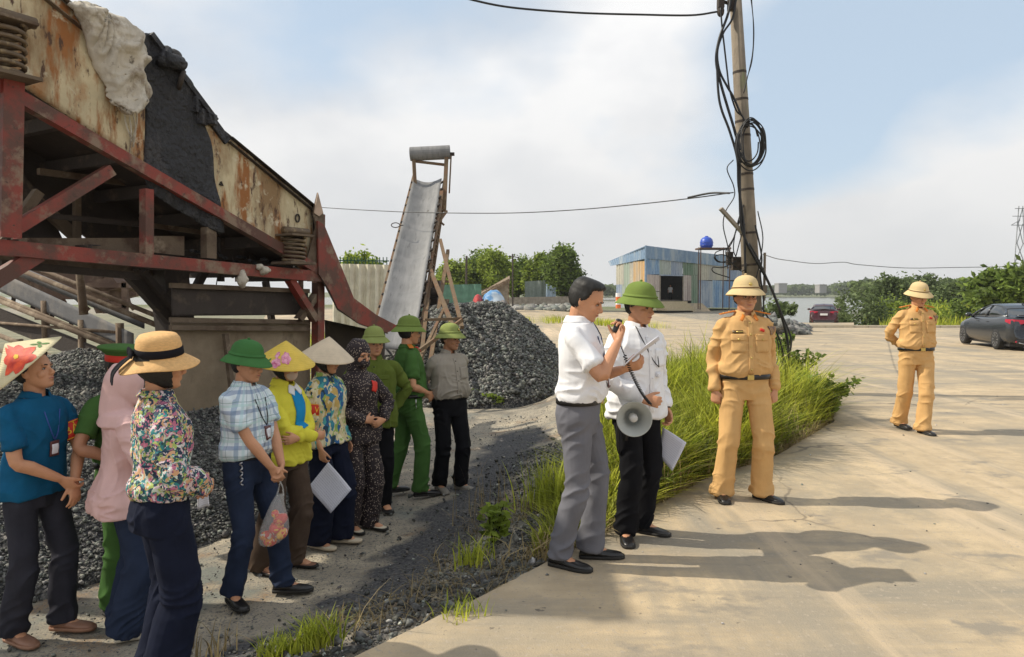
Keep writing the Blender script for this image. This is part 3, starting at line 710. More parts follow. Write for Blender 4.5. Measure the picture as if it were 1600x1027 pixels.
        mb = MB(); mb.grid(G2); o = s.mbput(mb, name, mat); m = o.modifiers.new('s', 'SOLIDIFY'); m.thickness = .005 * s.k; return o
    def cast(s, p, d, bvh=None, off=.004):
        h = (bvh or s.bvh).ray_cast(Vector(p), Vector(d).normalized())
        if h[0] is None: return None
        n = h[1]; n = n if n.dot(Vector(d)) < 0 else -n
        return np.array(h[0] + n * off)
    def patch(s, name, mat, x, z, w, h, rot=0, off=.004, parent=None, d=(0, 1, 0), shape=None, from_=None, nu=7, nv=7, bvh=None):
        """small raised piece lying on the garment; cast along d from in front"""
        d = np.array(nrm(d)); rt = nrm(np.cross(d, (0, 0, 1))); up = np.cross(rt, d); G = []
        o0 = (np.array(from_, float) if from_ is not None else np.array((0, 0, 0.))) - d * .8
        for j in range(nv):
            row = []
            for i in range(nu):
                u = (i / (nu - 1) - .5) * w; v = (j / (nv - 1) - .5) * h
                if shape == 'pocket' and v < -h * .2: v = v + abs(u) / w * h * .25 * (-v / h - .2) * 3
                uu = u * math.cos(R(rot)) - v * math.sin(R(rot)); vv = u * math.sin(R(rot)) + v * math.cos(R(rot))
                p = o0 + rt * (uu) + up * vv + np.array((x, 0, z)) * 1.0
                q = s.cast(p, d, bvh, off); row.append(q if q is not None else (row[-1] if row else (G[-1][0] if G else None)))
            first = next((r_ for r_ in row if r_ is not None), None)
            if first is None: continue
            G.append([r_ if r_ is not None else first for r_ in row])
        if len(G) < 2: return None
        mb = MB(); mb.grid(np.array(G)); o = s.mbput(mb, name, mat, parent); m = o.modifiers.new('s', 'SOLIDIFY'); m.thickness = .005; m.offset = -1 if False else 0; return o
    def line(s, name, mat, pts, r=.003, d=(0, 1, 0), bvh=None, parent=None, off=.007):
        P = []
        for p in pts:
            q = s.cast(np.array(p, float) - nrm(d) * .8, d, bvh, off); 
            if q is not None: P.append(q)
        if len(P) < 2: return None
        mb = MB(); mb.tube(P, r, 6, smooth=2); return s.mbput(mb, name, mat, parent)
    def belt(s, mat, z=.985, buckle=None, h=.034, off=.024):
        hw, f, b = s.tor(z); mb = MB()
        rs = [ring(z + dz, hw + off + e, f + off + e - .004, b + off + e, 0, 36) for dz, e in ((-h / 2, -.004), (-h / 2, 0), (h / 2, 0), (h / 2, -.004))]
        mb.loft(rs); o = s.mbput(mb, 'belt', mat)
        if buckle: q = MB(); q.box((0, -(f + off + .001), z), (.05, .010, .036)); s.mbput(q, 'buckle', buckle, parent=o, smooth=False)
        return o
    def armband(s, sd, mat, t0=.35, t1=.62, txt=None, r=.077):
        a = s.arm[sd]; S, E = a['S'], a['E']; d = nrm(E - S); P0 = S + (E - S) * t0; P1 = S + (E - S) * t1
        u = nrm(np.array((sd, 0, 0)) - d * np.dot((sd, 0, 0), d)); w = np.cross(d, u); an = np.linspace(0, 2 * np.pi, 24, endpoint=False); L = np.linalg.norm(P1 - P0)
        rn = [P0 + d * L * t + (r + q) * (np.cos(an)[:, None] * u + np.sin(an)[:, None] * w) for t, q in ((0, -.008), (.02, 0), (.5, .002), (.98, 0), (1, -.008))]
        mb = MB(); mb.loft(rn, cap=False); o = s.mbput(mb, 'armband', mat)
        for t in (.06, .94):
            q = MB(); q.tube([P0 + d * L * t + (r + .002) * (math.cos(x) * u + math.sin(x) * w) for x in np.linspace(0, 2 * np.pi, 25)], .0022, 5); s.mbput(q, 'trim', M_YEL, parent=o)
        if txt:
            me = text_mesh(txt, .068); V = getV(me)
            ang = -V[:, 0] / r if sd < 0 else -V[:, 0] / r
            ca, sa = np.cos(ang), np.sin(ang)
            # reading outwards: text up = -d (towards the shoulder)
            s0 = s.band_face if hasattr(s, 'band_face') else u
            s0 = nrm(np.array(s0) - d * np.dot(s0, d)); w0 = np.cross(d, s0)
            P = (P0 + P1) / 2 - d * V[:, 1][:, None] + (r + .0045) * (ca[:, None] * s0 + sa[:, None] * w0); setV(me, P); s.put(me, 'lettering', M_YEL, parent=o, smooth=False)
        return o
    # ---- head wear, in head local coordinates
    def hair(s, kind='short', mat=HAIR):
        rings = []; n = 72; a = np.linspace(0, 2 * np.pi, n, endpoint=False)
        zs = np.concatenate([[.117, .113, .105, .095], np.arange(.088, -.112, -.005)])
        for z in zs:
            w, f, b = (float(np.interp(z, HP[::-1, 0], HP[::-1, i])) for i in (1, 2, 3)); yc = (f + b) / 2
            base = ring(z, w, -(f - yc), b - yc, yc, n, 2.15); ang = a   # ang: 0 = +x, 90deg=+y back, 270 = front
            front = -np.sin(ang)         # 1 = front
            # lowest z of the hair for this direction
            if kind == 'short': low = np.interp(front, [-1, -.3, .05, .28, .45, .8, 1], [-.075, -.06, -.015, .02, .06, .072, .075])
            else: low = np.interp(front, [-1, -.2, .2, .5, .7, 1], [-.12, -.12, -.11, -.02, .06, .07])
            th = (.015 if kind == 'short' else .020); low = low + vnoise(np.stack([a * 9, a * 0, a * 0], 1), 5) * .005; ss = np.clip((z - low) / .022, 0, 1); ss = ss * ss * (3 - 2 * ss)
            noi = vnoise(np.stack([np.cos(a) * 9, np.sin(a) * 9, a * 0 + z * 22], 1), 3) * .003
            off = -.012 + ss * (th + .012 + noi); off = off + ss * (.010 * (z > .05) * np.clip((z - .05) / .05, 0, 1))
            nv = np.stack([np.cos(a), np.sin(a), a * 0], 1); q = base + nv * off[:, None]; q[:, 2] += ss * .012 * max(0, z / .117) ** 2; rings.append(q)
        mb = MB(); mb.loft([r @ s.Rh.T + s.O for r in rings]); return s.mbput(mb, 'hair', mat)
    def lath(s, name, prof, mat, sx=1, sy=1, tilt=0, roll=0, c=(0, .005, .0), fn=None, seg=40, parent=None, yaw=0):
        Mh = s.Rh @ rotm('Z', yaw) @ rotm('X', tilt) @ rotm('Y', roll); mb = MB(); mb.lathe(prof, s.hd(c), seg, sx, sy, Mh, fn); o = s.mbput(mb, name, mat, parent); s.hatM = Mh; s.hatC = s.hd(c); return o
    def pith(s, mat, tilt=4, badge=None, roll=0, c=(0, .012, .056), band=None):
        tilt -= 6
        prof = [(.001, .114), (.03, .111), (.058, .101), (.080, .085), (.094, .060), (.101, .030), (.103, .022), (.108, .021), (.109, .006), (.113, .003), (.130, -.010), (.147, -.029), (.156, -.041), (.158, -.045), (.154, -.046), (.143, -.034), (.12, -.012), (.098, .004), (.09, .02), (.06, .07), (.01, .085)]
        def fn(q, a):
            q = q.copy(); r = np.hypot(q[:, 0], q[:, 1]); k = np.clip((r - .11) / .05, 0, 1); q[:, 2] += -.012 * k * np.abs(np.sin(a)) ** 2 + .006 * k; return q
        o = s.lath('pith_helmet', prof, mat, .93, 1.13, tilt, roll, c, fn)
        mb = MB(); mb.ell(s.hatC + s.hatM @ np.array((0, 0, .119)), (.010, .010, .007), M=s.hatM); s.mbput(mb, 'button', mat, parent=o)
        mb = MB(); an = np.linspace(0, 2 * np.pi, 41); mb.tube([s.hatC + s.hatM @ np.array((.108 * .93 * math.cos(t), .108 * 1.13 * math.sin(t), .014)) for t in an], .0055, 6); s.mbput(mb, 'hat_band', band or mat, parent=o)
        if badge:
            mb = MB(); mb.lathe([(.001, .006), (.011, .005), (.014, 0)], s.hatC + s.hatM @ np.array((0, -.116, .040)), 12, M=s.hatM @ rotm('X', 80)); s.mbput(mb, 'badge', badge, parent=o)
        return o
    def cone(s, mat, r=.225, h=.17, tilt=0, roll=0, c=(0, .01, .030), under=None):
        n = 14; prof = [(.002 + r * t, h * (1 - t ** 1.06)) for t in np.linspace(0, 1, n)]; prof += [(r + .002, -.004)] + [(.002 + (r - .003) * t, h * (1 - t ** 1.06) - .006) for t in np.linspace(1, 0, n)]
        return s.lath('conical_hat', prof, mat, 1, 1, tilt, roll, c, seg=48)
# ------------------------------------------------------------------ clothes materials
M_YEL = pm('yellow_ink', (.85, .55, .04), .7, .05, bump=0)
M_RED = pm('armband_red', (.62, .03, .015), .7, .1, 8, .1, 100)
M_WHITE = cloth('white_cotton', (.78, .78, .80), .03)
M_STRAP = pm('lanyard_blue', (.03, .07, .30), .6)
M_GREENHAT = cloth('helmet_green', (.16, .22, .055), .10)
M_GREENHAT2 = cloth('helmet_dark_green', (.055, .16, .05), .10)
M_GREENHAT3 = cloth('helmet_olive', (.24, .28, .09), .10)
M_POLICE = cloth('police_green', (.060, .135, .035), .12)
M_OLIVE = cloth('olive_shirt', (.11, .145, .028), .12)
M_NAVY = cloth('navy_trousers', (.022, .032, .062), .15)
M_NAVY2 = cloth('dark_navy', (.010, .013, .028), .15)
M_DARK = cloth('charcoal_trousers', (.030, .030, .040), .15)
M_BLK = cloth('black_trousers', (.009, .009, .011), .15)
M_GREY = cloth('grey_trousers', (.15, .15, .17), .08)
M_BROWN = cloth('brown_trousers', (.085, .058, .042), .12)
M_TAN = cloth('police_tan', (.60, .365, .155), .06)
M_TANHAT = cloth('helmet_tan', (.60, .46, .25), .07)
M_EPAU = pm('epaulette_orange', (.66, .20, .02), .7, .1)
M_CREAM = pm('cream_leather', (.62, .54, .40), .6, .08)
M_TANSHOE = pm('brown_leather', (.26, .13, .08), .5, .15)
M_GREYSHOE = pm('grey_canvas', (.22, .20, .17), .85, .12)

def plaid():
    m, nt, b = _new('plaid_shirt'); N, L = nt.nodes, nt.links
    tc = N.new('ShaderNodeTexCoord'); sp = N.new('ShaderNodeSeparateXYZ'); L.new(tc.outputs['Object'], sp.inputs[0])
    nz = N.new('ShaderNodeTexNoise'); nz.inputs['Scale'].default_value = 5; L.new(tc.outputs['Object'], nz.inputs[0])
    def mth(op, a, b_=None, c=None):
        n = N.new('ShaderNodeMath'); n.operation = op
        for i, v in enumerate((a, b_, c)):
            if v is None: continue
            if isinstance(v, (int, float)): n.inputs[i].default_value = v
            else: L.new(v, n.inputs[i])
        return n.outputs[0]
    wob = mth('MULTIPLY', nz.outputs[0], .03)
    ang = mth('ARCTAN2', sp.outputs[1], sp.outputs[0]); u = mth('ADD', mth('MULTIPLY', ang, .15), wob); v = mth('ADD', sp.outputs[2], wob)
    def band(c, per, lo, wdt):
        f = mth('FRACT', mth('DIVIDE', mth('ADD', c, lo), per)); return mth('LESS_THAN', f, wdt)
    last = None
    base = N.new('ShaderNodeRGB'); base.outputs[0].default_value = (.66, .74, .78, 1); last = base.outputs[0]
    for c, per, lo, wd, col, fac in ((v, .115, 0, .22, (.16, .22, .38), .62), (u, .105, 0, .20, (.17, .27, .42), .6), (v, .115, .045, .05, (.10, .22, .2), .5), (u, .105, .04, .05, (.1, .2, .25), .5), (v, .115, .07, .14, (.42, .62, .58), .5), (u, .105, .068, .14, (.40, .6, .62), .5)):
        mx = N.new('ShaderNodeMix'); mx.data_type = 'RGBA'; mx.inputs[7].default_value = (*col, 1)
        L.new(mth('MULTIPLY', band(c, per, lo, wd), fac), mx.inputs[0]); L.new(last, mx.inputs[6]); last = mx.outputs[2]
    L.new(last, b.inputs['Base Color']); b.inputs['Roughness'].default_value = .85
    return m
M_PLAID = plaid()
M_FLORAL = cells('floral_blouse', [(.015, .035, .07), (.02, .05, .09), (.55, .62, .55), (.45, .14, .22), (.03, .20, .22), (.62, .36, .20), (.02, .03, .07), (.35, .45, .12), (.62, .50, .52), (.03, .12, .10)], 52, .75, .1, .002, edge=.12)
M_LEAF = cells('leaf_print', [(.62, .52, .30), (.04, .22, .30), (.66, .58, .36), (.02, .05, .08), (.55, .38, .12), (.08, .36, .38), (.70, .64, .44), (.30, .42, .10), (.03, .12, .30)], 17, .8, .0, .002, edge=.35, stretch=(1.25, 1.25, .75))
M_DOTS = dots('dotted_dress', (.022, .014, .016), (.42, .33, .26), 62, .26)
M_YELJ = cloth('yellow_jacket', (.72, .66, .07), .06)
M_BLUEIN = cloth('blue_polo_inner', (.02, .26, .55), .1)
M_BLUE = cloth('teal_blue_polo', (.008, .088, .185), .14)
M_PINK = cloth('pink_cotton', (.64, .42, .40), .05)
M_GREYSH = cloth('grey_beige_shirt', (.32, .285, .24), .07)
M_STRAW = pm('straw', (.66, .39, .155), .8, .12, 60, .5, 200, stretch=(1, 1, 3), bdist=.003)
def nonla(name, col, transl=.18):
    m = pm(name, col, .65, .08, 12, 0, transl=transl); nt = m.node_tree; N, L = nt.nodes, nt.links; b = N['Principled BSDF']
    wv = N.new('ShaderNodeTexWave'); wv.bands_direction = 'Z'; wv.inputs['Scale'].default_value = 26; wv.inputs['Distortion'].default_value = .6
    tc = N.new('ShaderNodeTexCoord'); L.new(tc.outputs['Object'], wv.inputs[0]); bp = N.new('ShaderNodeBump'); bp.inputs['Strength'].default_value = .35; bp.inputs['Distance'].default_value = .004
    L.new(wv.outputs[1], bp.inputs['Height']); L.new(bp.outputs[0], b.inputs['Normal']); return m
M_NON = nonla('palm_leaf_hat', (.72, .60, .44)); M_NONY = nonla('yellow_palm_hat', (.80, .58, .09)); M_NONP = nonla('pale_palm_hat', (.74, .66, .42))
M_PETAL = pm('red_petal', (.72, .02, .008), .6, .35, 22, 0, col2=(.85, .10, .02)); M_PETALP = pm('pink_petal', (.75, .10, .28), .6, .4, 30, 0, col2=(.85, .45, .55)); M_LEAFG = pm('painted_leaf', (.08, .20, .04), .6, .2, bump=0)

def on_cone(s, o, pts, r, h, mat, name, off=.0035):
    """flat shapes painted on the hat: pts (angle deg from front, t along the slope)"""
    mb = MB()
    for poly in pts:
        V = []
        for a, t in poly:
            q = np.array((r * t * math.sin(R(a)), -r * t * math.cos(R(a)), h * (1 - t ** 1.06))); n = nrm((math.sin(R(a)) * h, -math.cos(R(a)) * h, r)); V.append(s.hatC + s.hatM @ (q + n * off))
        mb.add(V, [list(range(len(V)))])
    me = mb.mesh(name); return s.put(me, name, mat, parent=o, smooth=False)
def petals(ca, ct, n, R0, w, kx, a0=0):
    """flower of n petals centred at (ca,ct); kx converts slope units into degrees at that radius"""
    out = []
    for i in range(n):
        th = a0 + i * 2 * math.pi / n; P = []
        for f, g in ((0, 0), (.35, w * .8), (.62, w), (.85, w * .6), (1, 0), (.85, -w * .6), (.62, -w), (.35, -w * .8)):
            x = math.cos(th) * f * R0 - math.sin(th) * g * R0; y = math.sin(th) * f * R0 + math.cos(th) * g * R0
            P.append((ca + x * kx, min(.985, max(.06, ct + y))))
        out.append(P)
    return out
def lanyard(s, x=.0, z=1.16, mat=None, wide=.055, badge=(.062, .09), bcol=None, xs=.055):
    mat = mat or M_STRAP
    for q in (-1, 1):
        s.line('lanyard', mat, [(q * xs * 1.15, 0, 1.445), (q * xs * .95, 0, 1.36), (q * xs * .45 + x * .6, 0, z + .10), (x, 0, z + .05)], .0035)
    b = s.patch('name_badge', bcol or M_BADGE, x, z, badge[0], badge[1], off=.010)
    s.patch('badge_card', M_PAPER, x, z - .003, badge[0] * .66, badge[1] * .66, off=.0145, parent=b)
    return b
M_BADGE = pm('badge_maroon', (.10, .03, .03), .4, .1, bump=0)
M_RIBBON = cloth('black_ribbon', (.012, .012, .016), .1)
YG = -.36
def foot(px, py, z=YG):
    p = gp(px, py, z); return (p.x, p.y, gz1(p.x, p.y) if False else z)

# 1 ---- man in blue polo, painted conical hat
p = Person('man in a teal blue polo shirt and a conical hat painted with a red flower', foot(60, 992), 76, 1.67, wide=1.0, lean=5, head=(12, -13, 0),
           RH=dict(at=(-.02, -.215, .965), hint=(-1, .35, 0), d=(.45, -.25, -.55), palm=(.3, .8, 0), thumb=(.2, -1, .3), curl=35),
           LH=dict(at=(.06, -.235, .925), hint=(1, .2, 0), d=(-.15, -.2, -1), palm=(0, 1, 0), thumb=(-1, 0, -.2), curl=22), RF=(-.10, .05, -12), LF=(.10, -.09, 12))
p.top(M_BLUE, hem=.86, loose=.022, seed=1); p.skirt_or_trousers(M_DARK, (.100, .086, .082), seed=11); p.shoes(M_TANSHOE, pm('tan_sole', (.3, .16, .1), .8), low=True); p.collar(M_BLUE); p.hair()
lanyard(p, .0, 1.14); p.band_face = (.3, -.9, .2); p.armband(1, M_RED, .42, .80, 'BẢO VỆ')
h = p.cone(M_NONP, .225, .165, -25, -22, (.0, .025, .050))
on_cone(p, h, petals(-66, .58, 8, .50, .26, 84, .3), .225, .168, M_PETAL, 'painted_flower')
on_cone(p, h, petals(-66, .58, 5, .07, .5, 90), .225, .168, M_YEL, 'flower_centre', .005)
on_cone(p, h, petals(-16, .74, 4, .20, .22, 60, -.4), .225, .168, M_LEAFG, 'painted_leaves')
for q, zz in ((.88, 0),):
    pass

# 2 ---- green policeman hidden behind the pink woman
p = Person('policeman in green mostly hidden behind the woman in pink, hand on hip', foot(200, 953), 60, 1.66, head=(0, 0, 0), skin=SKIN2,
           RH=dict(at=(-.12, -.17, 1.02), hint=(-1, .4, 0), d=(.5, -.5, -.3), palm=(0, 0, -1), thumb=(0, 1, -.3), curl=30), LF=(.10, .0, 8), RF=(-.10, 0, -8))
p.top(M_POLICE, hem=.98, loose=.022, tuck=True, seed=2); p.skirt_or_trousers(M_POLICE, (.098, .080, .074), seed=12); p.shoes(M_BLACK); p.collar(M_POLICE); p.belt(M_BLACK); p.hair()
prof = [(.001, .115), (.10, .112), (.142, .105), (.148, .098), (.12, .075), (.098, .055), (.098, .010), (.094, .010), (.09, .06), (.01, .09)]
o = p.lath('peaked_cap', prof, M_POLICE, .95, 1.08, 4, 0, (0, .005, .03))
mb = MB(); mb.lathe([(.0985, .012), (.1005, .014), (.1005, .052), (.0985, .054)], p.hatC, 36, .95, 1.08, p.hatM); p.mbput(mb, 'cap_band', M_RED, parent=o)

# 3 ---- woman in pink
p = Person('woman in a pink hooded tunic and navy trousers, seen from behind beside the straw hat', foot(200, 990), 125, 1.58, female=True, head=(0, 5, 0),
           RH=dict(at=(-.08, -.22, 1.02), hint=(-1, .3, -.2)), LH=dict(at=(.08, -.22, 1.02), hint=(1, .3, -.2)), LF=(.08, .0, 12), RF=(-.08, 0, -8), eyes=False)
p.top(M_PINK, hem=.80, sleeve='long', loose=.05, flare=.16, fold=1.3, seed=3, puff=.012); p.skirt_or_trousers(M_NAVY, (.10, .098, .105), seed=13, hemz=.035)
p.shoes(M_CREAM, pm('cream_sole', (.66, .6, .48), .8)); 
mb = MB()
mb.loft([r @ p.Rh.T + p.O for r in head_rings(.022)]); limb(mb, [p.hd((0, .035, .03)), p.hd((0, .045, -.06)), np.array((0, .035, 1.42)), np.array((0, .04, 1.34))], [.09, .085, .10, (.15, .08)], 18, 4, side=(1, 0, 0))
mb.lathe([(.02, .0), (.14, -.05), (.165, -.12), (.10, -.16)], (0, .01, 1.47), 24, 1.15, .85)
me = remesh(mb, .008, 4); V = getV(me); V += getN(me) * (vnoise(V * np.array((22, 22, 6)), 3) * .007)[:, None]; setV(me, V); p.put(me, 'hood', M_PINK)

# 4 ---- woman with the straw hat
WZ = -.155
p = Person('woman seen from behind in a black ribboned straw hat, floral blouse and wide navy trousers', (-1.60, 3.32, WZ), 128, 1.585, female=True, wide=1.0, head=(-6, 2, 0), eyes=False,
           LH=dict(at=(.13, -.17, .965), hint=(1, .9, -.3), d=(-.3, -.6, -.8), palm=(-.7, .2, 0), thumb=(0, -.4, 1), curl=38),
           RH=dict(at=(-.10, -.17, .99), hint=(-1, .8, -.3), d=(.6, -.6, -.2), palm=(.6, .3, 0), thumb=(0, 0, 1)), LF=(.055, .0, 10), RF=(-.055, 0, -6))
p.top(M_FLORAL, hem=.965, sleeve='long', loose=.032, tuck=True, fold=1.25, puff=.016, seed=4); p.skirt_or_trousers(M_NAVY2, (.108, .106, .118), seed=14, hemz=.02, top=1.02, seat=-.006, fold=1.1)
p.shoes(M_BLACK); p.hair('long'); p.collar(M_FLORAL, h=.03)
STRAWP = p
prof = [(.001, .118), (.05, .116), (.078, .108), (.090, .09), (.096, .06), (.100, .015), (.103, .004), (.122, -.006), (.142, -.020), (.166, -.038), (.168, -.042), (.142, -.026), (.118, -.010), (.095, .0), (.09, .06), (.01, .10)]
def brim(q, a):
    q = q.copy(); r = np.hypot(q[:, 0], q[:, 1]); k = np.clip((r - .10) / .07, 0, 1); q[:, 2] += k * (.012 * np.sin(2 * a + 1) + .010 * np.sin(3 * a)); return q
o = p.lath('straw_hat', prof, M_STRAW, .98, 1.08, -6, -10, (0, .008, .045), brim, 56)
mb = MB(); mb.lathe([(.0995, .010), (.1035, .012), (.1005, .048), (.097, .050)], p.hatC, 40, .98, 1.08, p.hatM); rb = p.mbput(mb, 'ribbon', M_RIBBON, parent=o)
mb = MB(); back = lambda x, y, z: p.hatC + p.hatM @ np.array((x, y, z))
for q in (-1, 1):
    limb(mb, [back(0, .112, .03), back(q * .03, .128, .035), back(q * .055, .125, .030)], [(.012, .008), (.022, .010), (.016, .006)], 10, 3, side=p.hatM @ np.array((0, 0, 1)))
    limb(mb, [back(q * .005, .115, .02), back(q * .02, .165, -.012), back(q * .025, .205, -.055), back(q * .03, .215, -.10)], [(.012, .004), (.018, .004), (.020, .004), (.022, .003)], 10, 3, side=p.hatM @ np.array((1, 0, 0)))
p.mbput(mb, 'ribbon_bow', M_RIBBON, parent=o)
mb = MB(); a = p.arm[1]; mb.lathe([(.026, -.008), (.031, -.006), (.031, .006), (.026, .008)], (a['W'] * .9 + a['E'] * .1), 20); p.mbput(mb, 'bracelet', pm('silver', (.6, .6, .62), .25, 0, metal=1, bump=0))

# 5 ---- plaid man, green pith helmet
p = Person('man in a blue and white plaid shirt, dark green pith helmet and navy trousers', foot(390, 932), 72, 1.66, wide=1.03, belly=.02, head=(2, 6, 0), skin=SKIN,
           RH=dict(at=(-.045, -.235, .90), hint=(-1, .55, 0), d=(.35, -.25, -.75), palm=(.2, .9, 0), thumb=(.6, -.6, .2), curl=42),
           LH=dict(at=(.055, -.235, .895), hint=(1, .4, 0), d=(-.45, -.2, -.65), palm=(-.2, .9, 0), thumb=(-.6, -.6, .2), curl=40), RF=(-.12, .02, -30), LF=(.12, -.20, 22))
p.top(M_PLAID, hem=.975, loose=.022, tuck=True, seed=5, fold=1.2); p.skirt_or_trousers(M_NAVY, (.104, .082, .072), seed=15); p.shoes(M_BLACK); p.collar(M_PLAID, tip=.06); p.belt(M_BLACK); p.hair()
p.patch('placket', M_PLAID, 0, 1.20, .034, .38, off=.003, nv=14); p.patch('pocket', M_PLAID, .09, 1.25, .10, .11, off=.003); lanyard(p, .02, 1.13, M_BLACK); p.pith(M_GREENHAT2, 8); BAGP = p
mb = MB(); s_ = p.cast((-.5, -.8, .95), (.35, .8, 0), None, .01)
mb.tube([(-.17 - .012 * math.sin(i * 2.2), -.085 - .01 * math.cos(i * 2.2), .965 - i * .014) for i in range(12)], .005, 6, smooth=2); p.mbput(mb, 'key_chain', pm('steel_chain', (.5, .5, .52), .3, 0, metal=1, bump=0))

# 6 ---- yellow jacket woman
p = Person('woman in a yellow jacket and a yellow conical hat with pink flowers, arms folded', foot(448, 888), 66, 1.60, female=True, wide=1.05, head=(2, 6, 0), skin=SKIN,
           RH=dict(at=(.08, -.235, 1.035), hint=(-1, .1, -.6), d=(1, -.1, 0), palm=(0, 1, 0), thumb=(0, 0, 1)),
           LH=dict(at=(-.09, -.20, 1.05), hint=(1, .1, -.6), d=(-1, .2, 0), palm=(0, 1, 0), thumb=(0, 0, 1)), RF=(-.13, .12, -10), LF=(.08, -.02, 10))
p.top(M_YELJ, hem=.83, sleeve='long', loose=.032, flare=.05, seed=6, fold=1.25, puff=.006); p.skirt_or_trousers(M_BROWN, (.104, .098, .098), seed=16, hemz=.03); p.shoes(M_TANSHOE, sandal=True); p.collar(M_YELJ, .074, .05); p.hair('long')
p.patch('inner_shirt', M_BLUEIN, .01, 1.255, .105, .27, off=.006, nv=12)
for q in (-1, 1): p.patch('white_collar', M_WHITE, .01 + q * .035, 1.40, .05, .07, rot=q * 30, off=.010)
mb = MB(); mb.ell(p.hd((0, -.064, -.060)), (.056, .040, .046), M=p.Rh); p.mbput(mb, 'face_mask', pm('mask_cloth', (.58, .44, .36), .85, .1))
h = p.cone(M_NONY, .225, .175, 4, -6, (0, .01, .022))
for ca, ct, n, r0 in ((-48, .60, 6, .22), (-72, .78, 6, .18), (-78, .52, 5, .12)): on_cone(p, h, petals(ca, ct, n, r0, .42, 72, ca), .225, .175, M_PETALP, 'painted_flower')
on_cone(p, h, petals(-95, .80, 3, .15, .3, 70, 1), .225, .175, M_LEAFG, 'painted_leaves')

# 7 ---- leaf print woman
p = Person('woman in a leaf print shirt with a red armband and a plain cream conical hat', foot(512, 850), 66, 1.60, female=True, wide=1.10, head=(5, 8, 0), skin=SKIN,
           RH=dict(at=(-.205, -.105, .86), hint=(-.5, 1, 0), d=(.05, -.15, -.9), palm=(1, 0, 0), thumb=(0, -1, 0), curl=35), LF=(.09, -.06, 20), RF=(-.10, .03, 0))
p.top(M_LEAF, hem=.88, sleeve='elbow', loose=.035, flare=.07, seed=7, fold=1.2); p.skirt_or_trousers(M_NAVY2, (.115, .125, .135), seed=17, hemz=.06); p.shoes(M_CREAM, pm('beige_sole', (.6, .5, .36), .8), sandal=True); p.collar(M_LEAF, .066, .036); p.hair('long')
p.band_face = (-.85, -.5, .0); p.armband(-1, M_RED, .50, .84, 'BẢO VỆ', r=.074); p.cone(M_NON, .225, .178, 3, -4, (0, .01, .018)); PAPP = p

# 8 ---- dotted dress woman
p = Person('woman in a dark brown speckled hooded outfit behind the cream conical hat', foot(563, 826), 52, 1.60, female=True, head=(0, 6, 0), eyes=True,
           LH=dict(at=(.11, -.20, 1.0), hint=(1, .3, -.1), d=(-1, 0, -.3), palm=(0, 1, 0), thumb=(0, 0, 1)), RH=dict(at=(-.10, -.20, 1.02), hint=(-1, .3, -.2), d=(1, 0, 0), palm=(0, 1, 0), thumb=(0, 0, 1)), LF=(.08, -.05, 10), RF=(-.08, .03, -6))
p.top(M_DOTS, hem=.80, sleeve='long', loose=.035, flare=.05, puff=.008, seed=8, fold=1.2); p.skirt_or_trousers(M_DOTS, (.104, .100, .100), seed=18, hemz=.03); p.shoes(M_CREAM, sandal=True)
mb = MB(); mb.loft([r @ p.Rh.T + p.O + p.Rh @ np.array((0, .022, .006)) for r in head_rings(.020)]); limb(mb, [p.hd((0, .045, -.02)), np.array((0, .03, 1.44)), np.array((0, .02, 1.36))], [.085, .095, (.14, .09)], 18, 4, side=(1, 0, 0))
me = remesh(mb, .008, 4); V = getV(me); V += getN(me) * (vnoise(V * 18, 3) * .006)[:, None]; setV(me, V); p.put(me, 'hood', M_DOTS)
mb = MB(); mb.ell(p.hd((0, -.070, -.060)), (.056, .040, .050), M=p.Rh); p.mbput(mb, 'face_mask', M_DOTS)
p.patch('red_badge', M_RED, .06, 1.30, .06, .09, rot=-20, off=.012)

# 9 ---- old man in olive
p = Person('older man facing the camera in an olive shirt, pale green pith helmet and black trousers', foot(586, 795), 12, 1.66, wide=1.06, belly=.015, head=(16, 2, 0), skin=SKIN,
           RH=dict(at=(-.12, .10, .95), hint=(-1, .5, 0)), LH=dict(at=(.17, .09, .93), hint=(1, .4, 0)), RF=(-.09, .03, -8), LF=(.09, -.03, 14))
p.top(M_OLIVE, hem=.80, sleeve='long', loose=.03, flare=.03, seed=9, fold=1.15); p.skirt_or_trousers(M_BLK, (.10, .085, .080), seed=19); p.shoes(M_BLACK, sandal=True); p.collar(M_OLIVE, .07, .042)
p.pith(M_GREENHAT3, 2); p.hair(); p.patch('placket', M_OLIVE, 0, 1.12, .034, .52, off=.003, nv=18)
for q in (-1, 1): p.patch('pocket', M_OLIVE, q * .085, 1.22, .10, .12, off=.003); p.patch('pocket_flap', M_OLIVE, q * .085, 1.275, .105, .045, off=.006, shape='pocket')
for i in range(5): p.patch('shirt_button', M_SOLE, .0, 1.37 - i * .11, .010, .010, off=.006, nu=3, nv=3)

# 10 --- policeman in green
p = Person('tall policeman in green uniform and green pith helmet looking away, hand on hip', foot(640, 772), 112, 1.74, wide=1.06, belly=.03, head=(10, 4, 0), skin=SKIN,
           RH=dict(at=(-.115, -.155, 1.00), hint=(-.8, .9, 0), d=(.45, -.6, -.65), palm=(.4, .5, 0), thumb=(0, -.2, 1), curl=25, spread=8),
           LH=dict(at=(.20, -.04, .98), hint=(1, .4, 0)), RF=(-.10, -.10, -4), LF=(.10, .16, 8))
p.top(M_POLICE, hem=.98, loose=.024, tuck=True, seed=10, fold=1.1); p.skirt_or_trousers(M_POLICE, (.102, .086, .078), seed=20); p.shoes(M_BLACK); p.collar(M_POLICE); p.belt(M_BLACK, buckle=M_METAL)
p.pith(M_GREENHAT, 4); p.hair()
for q in (-1, 1): p.patch('collar_tab', M_RED, q * .052, 1.415, .030, .045, rot=q * 35, off=.016, nu=4, nv=4)
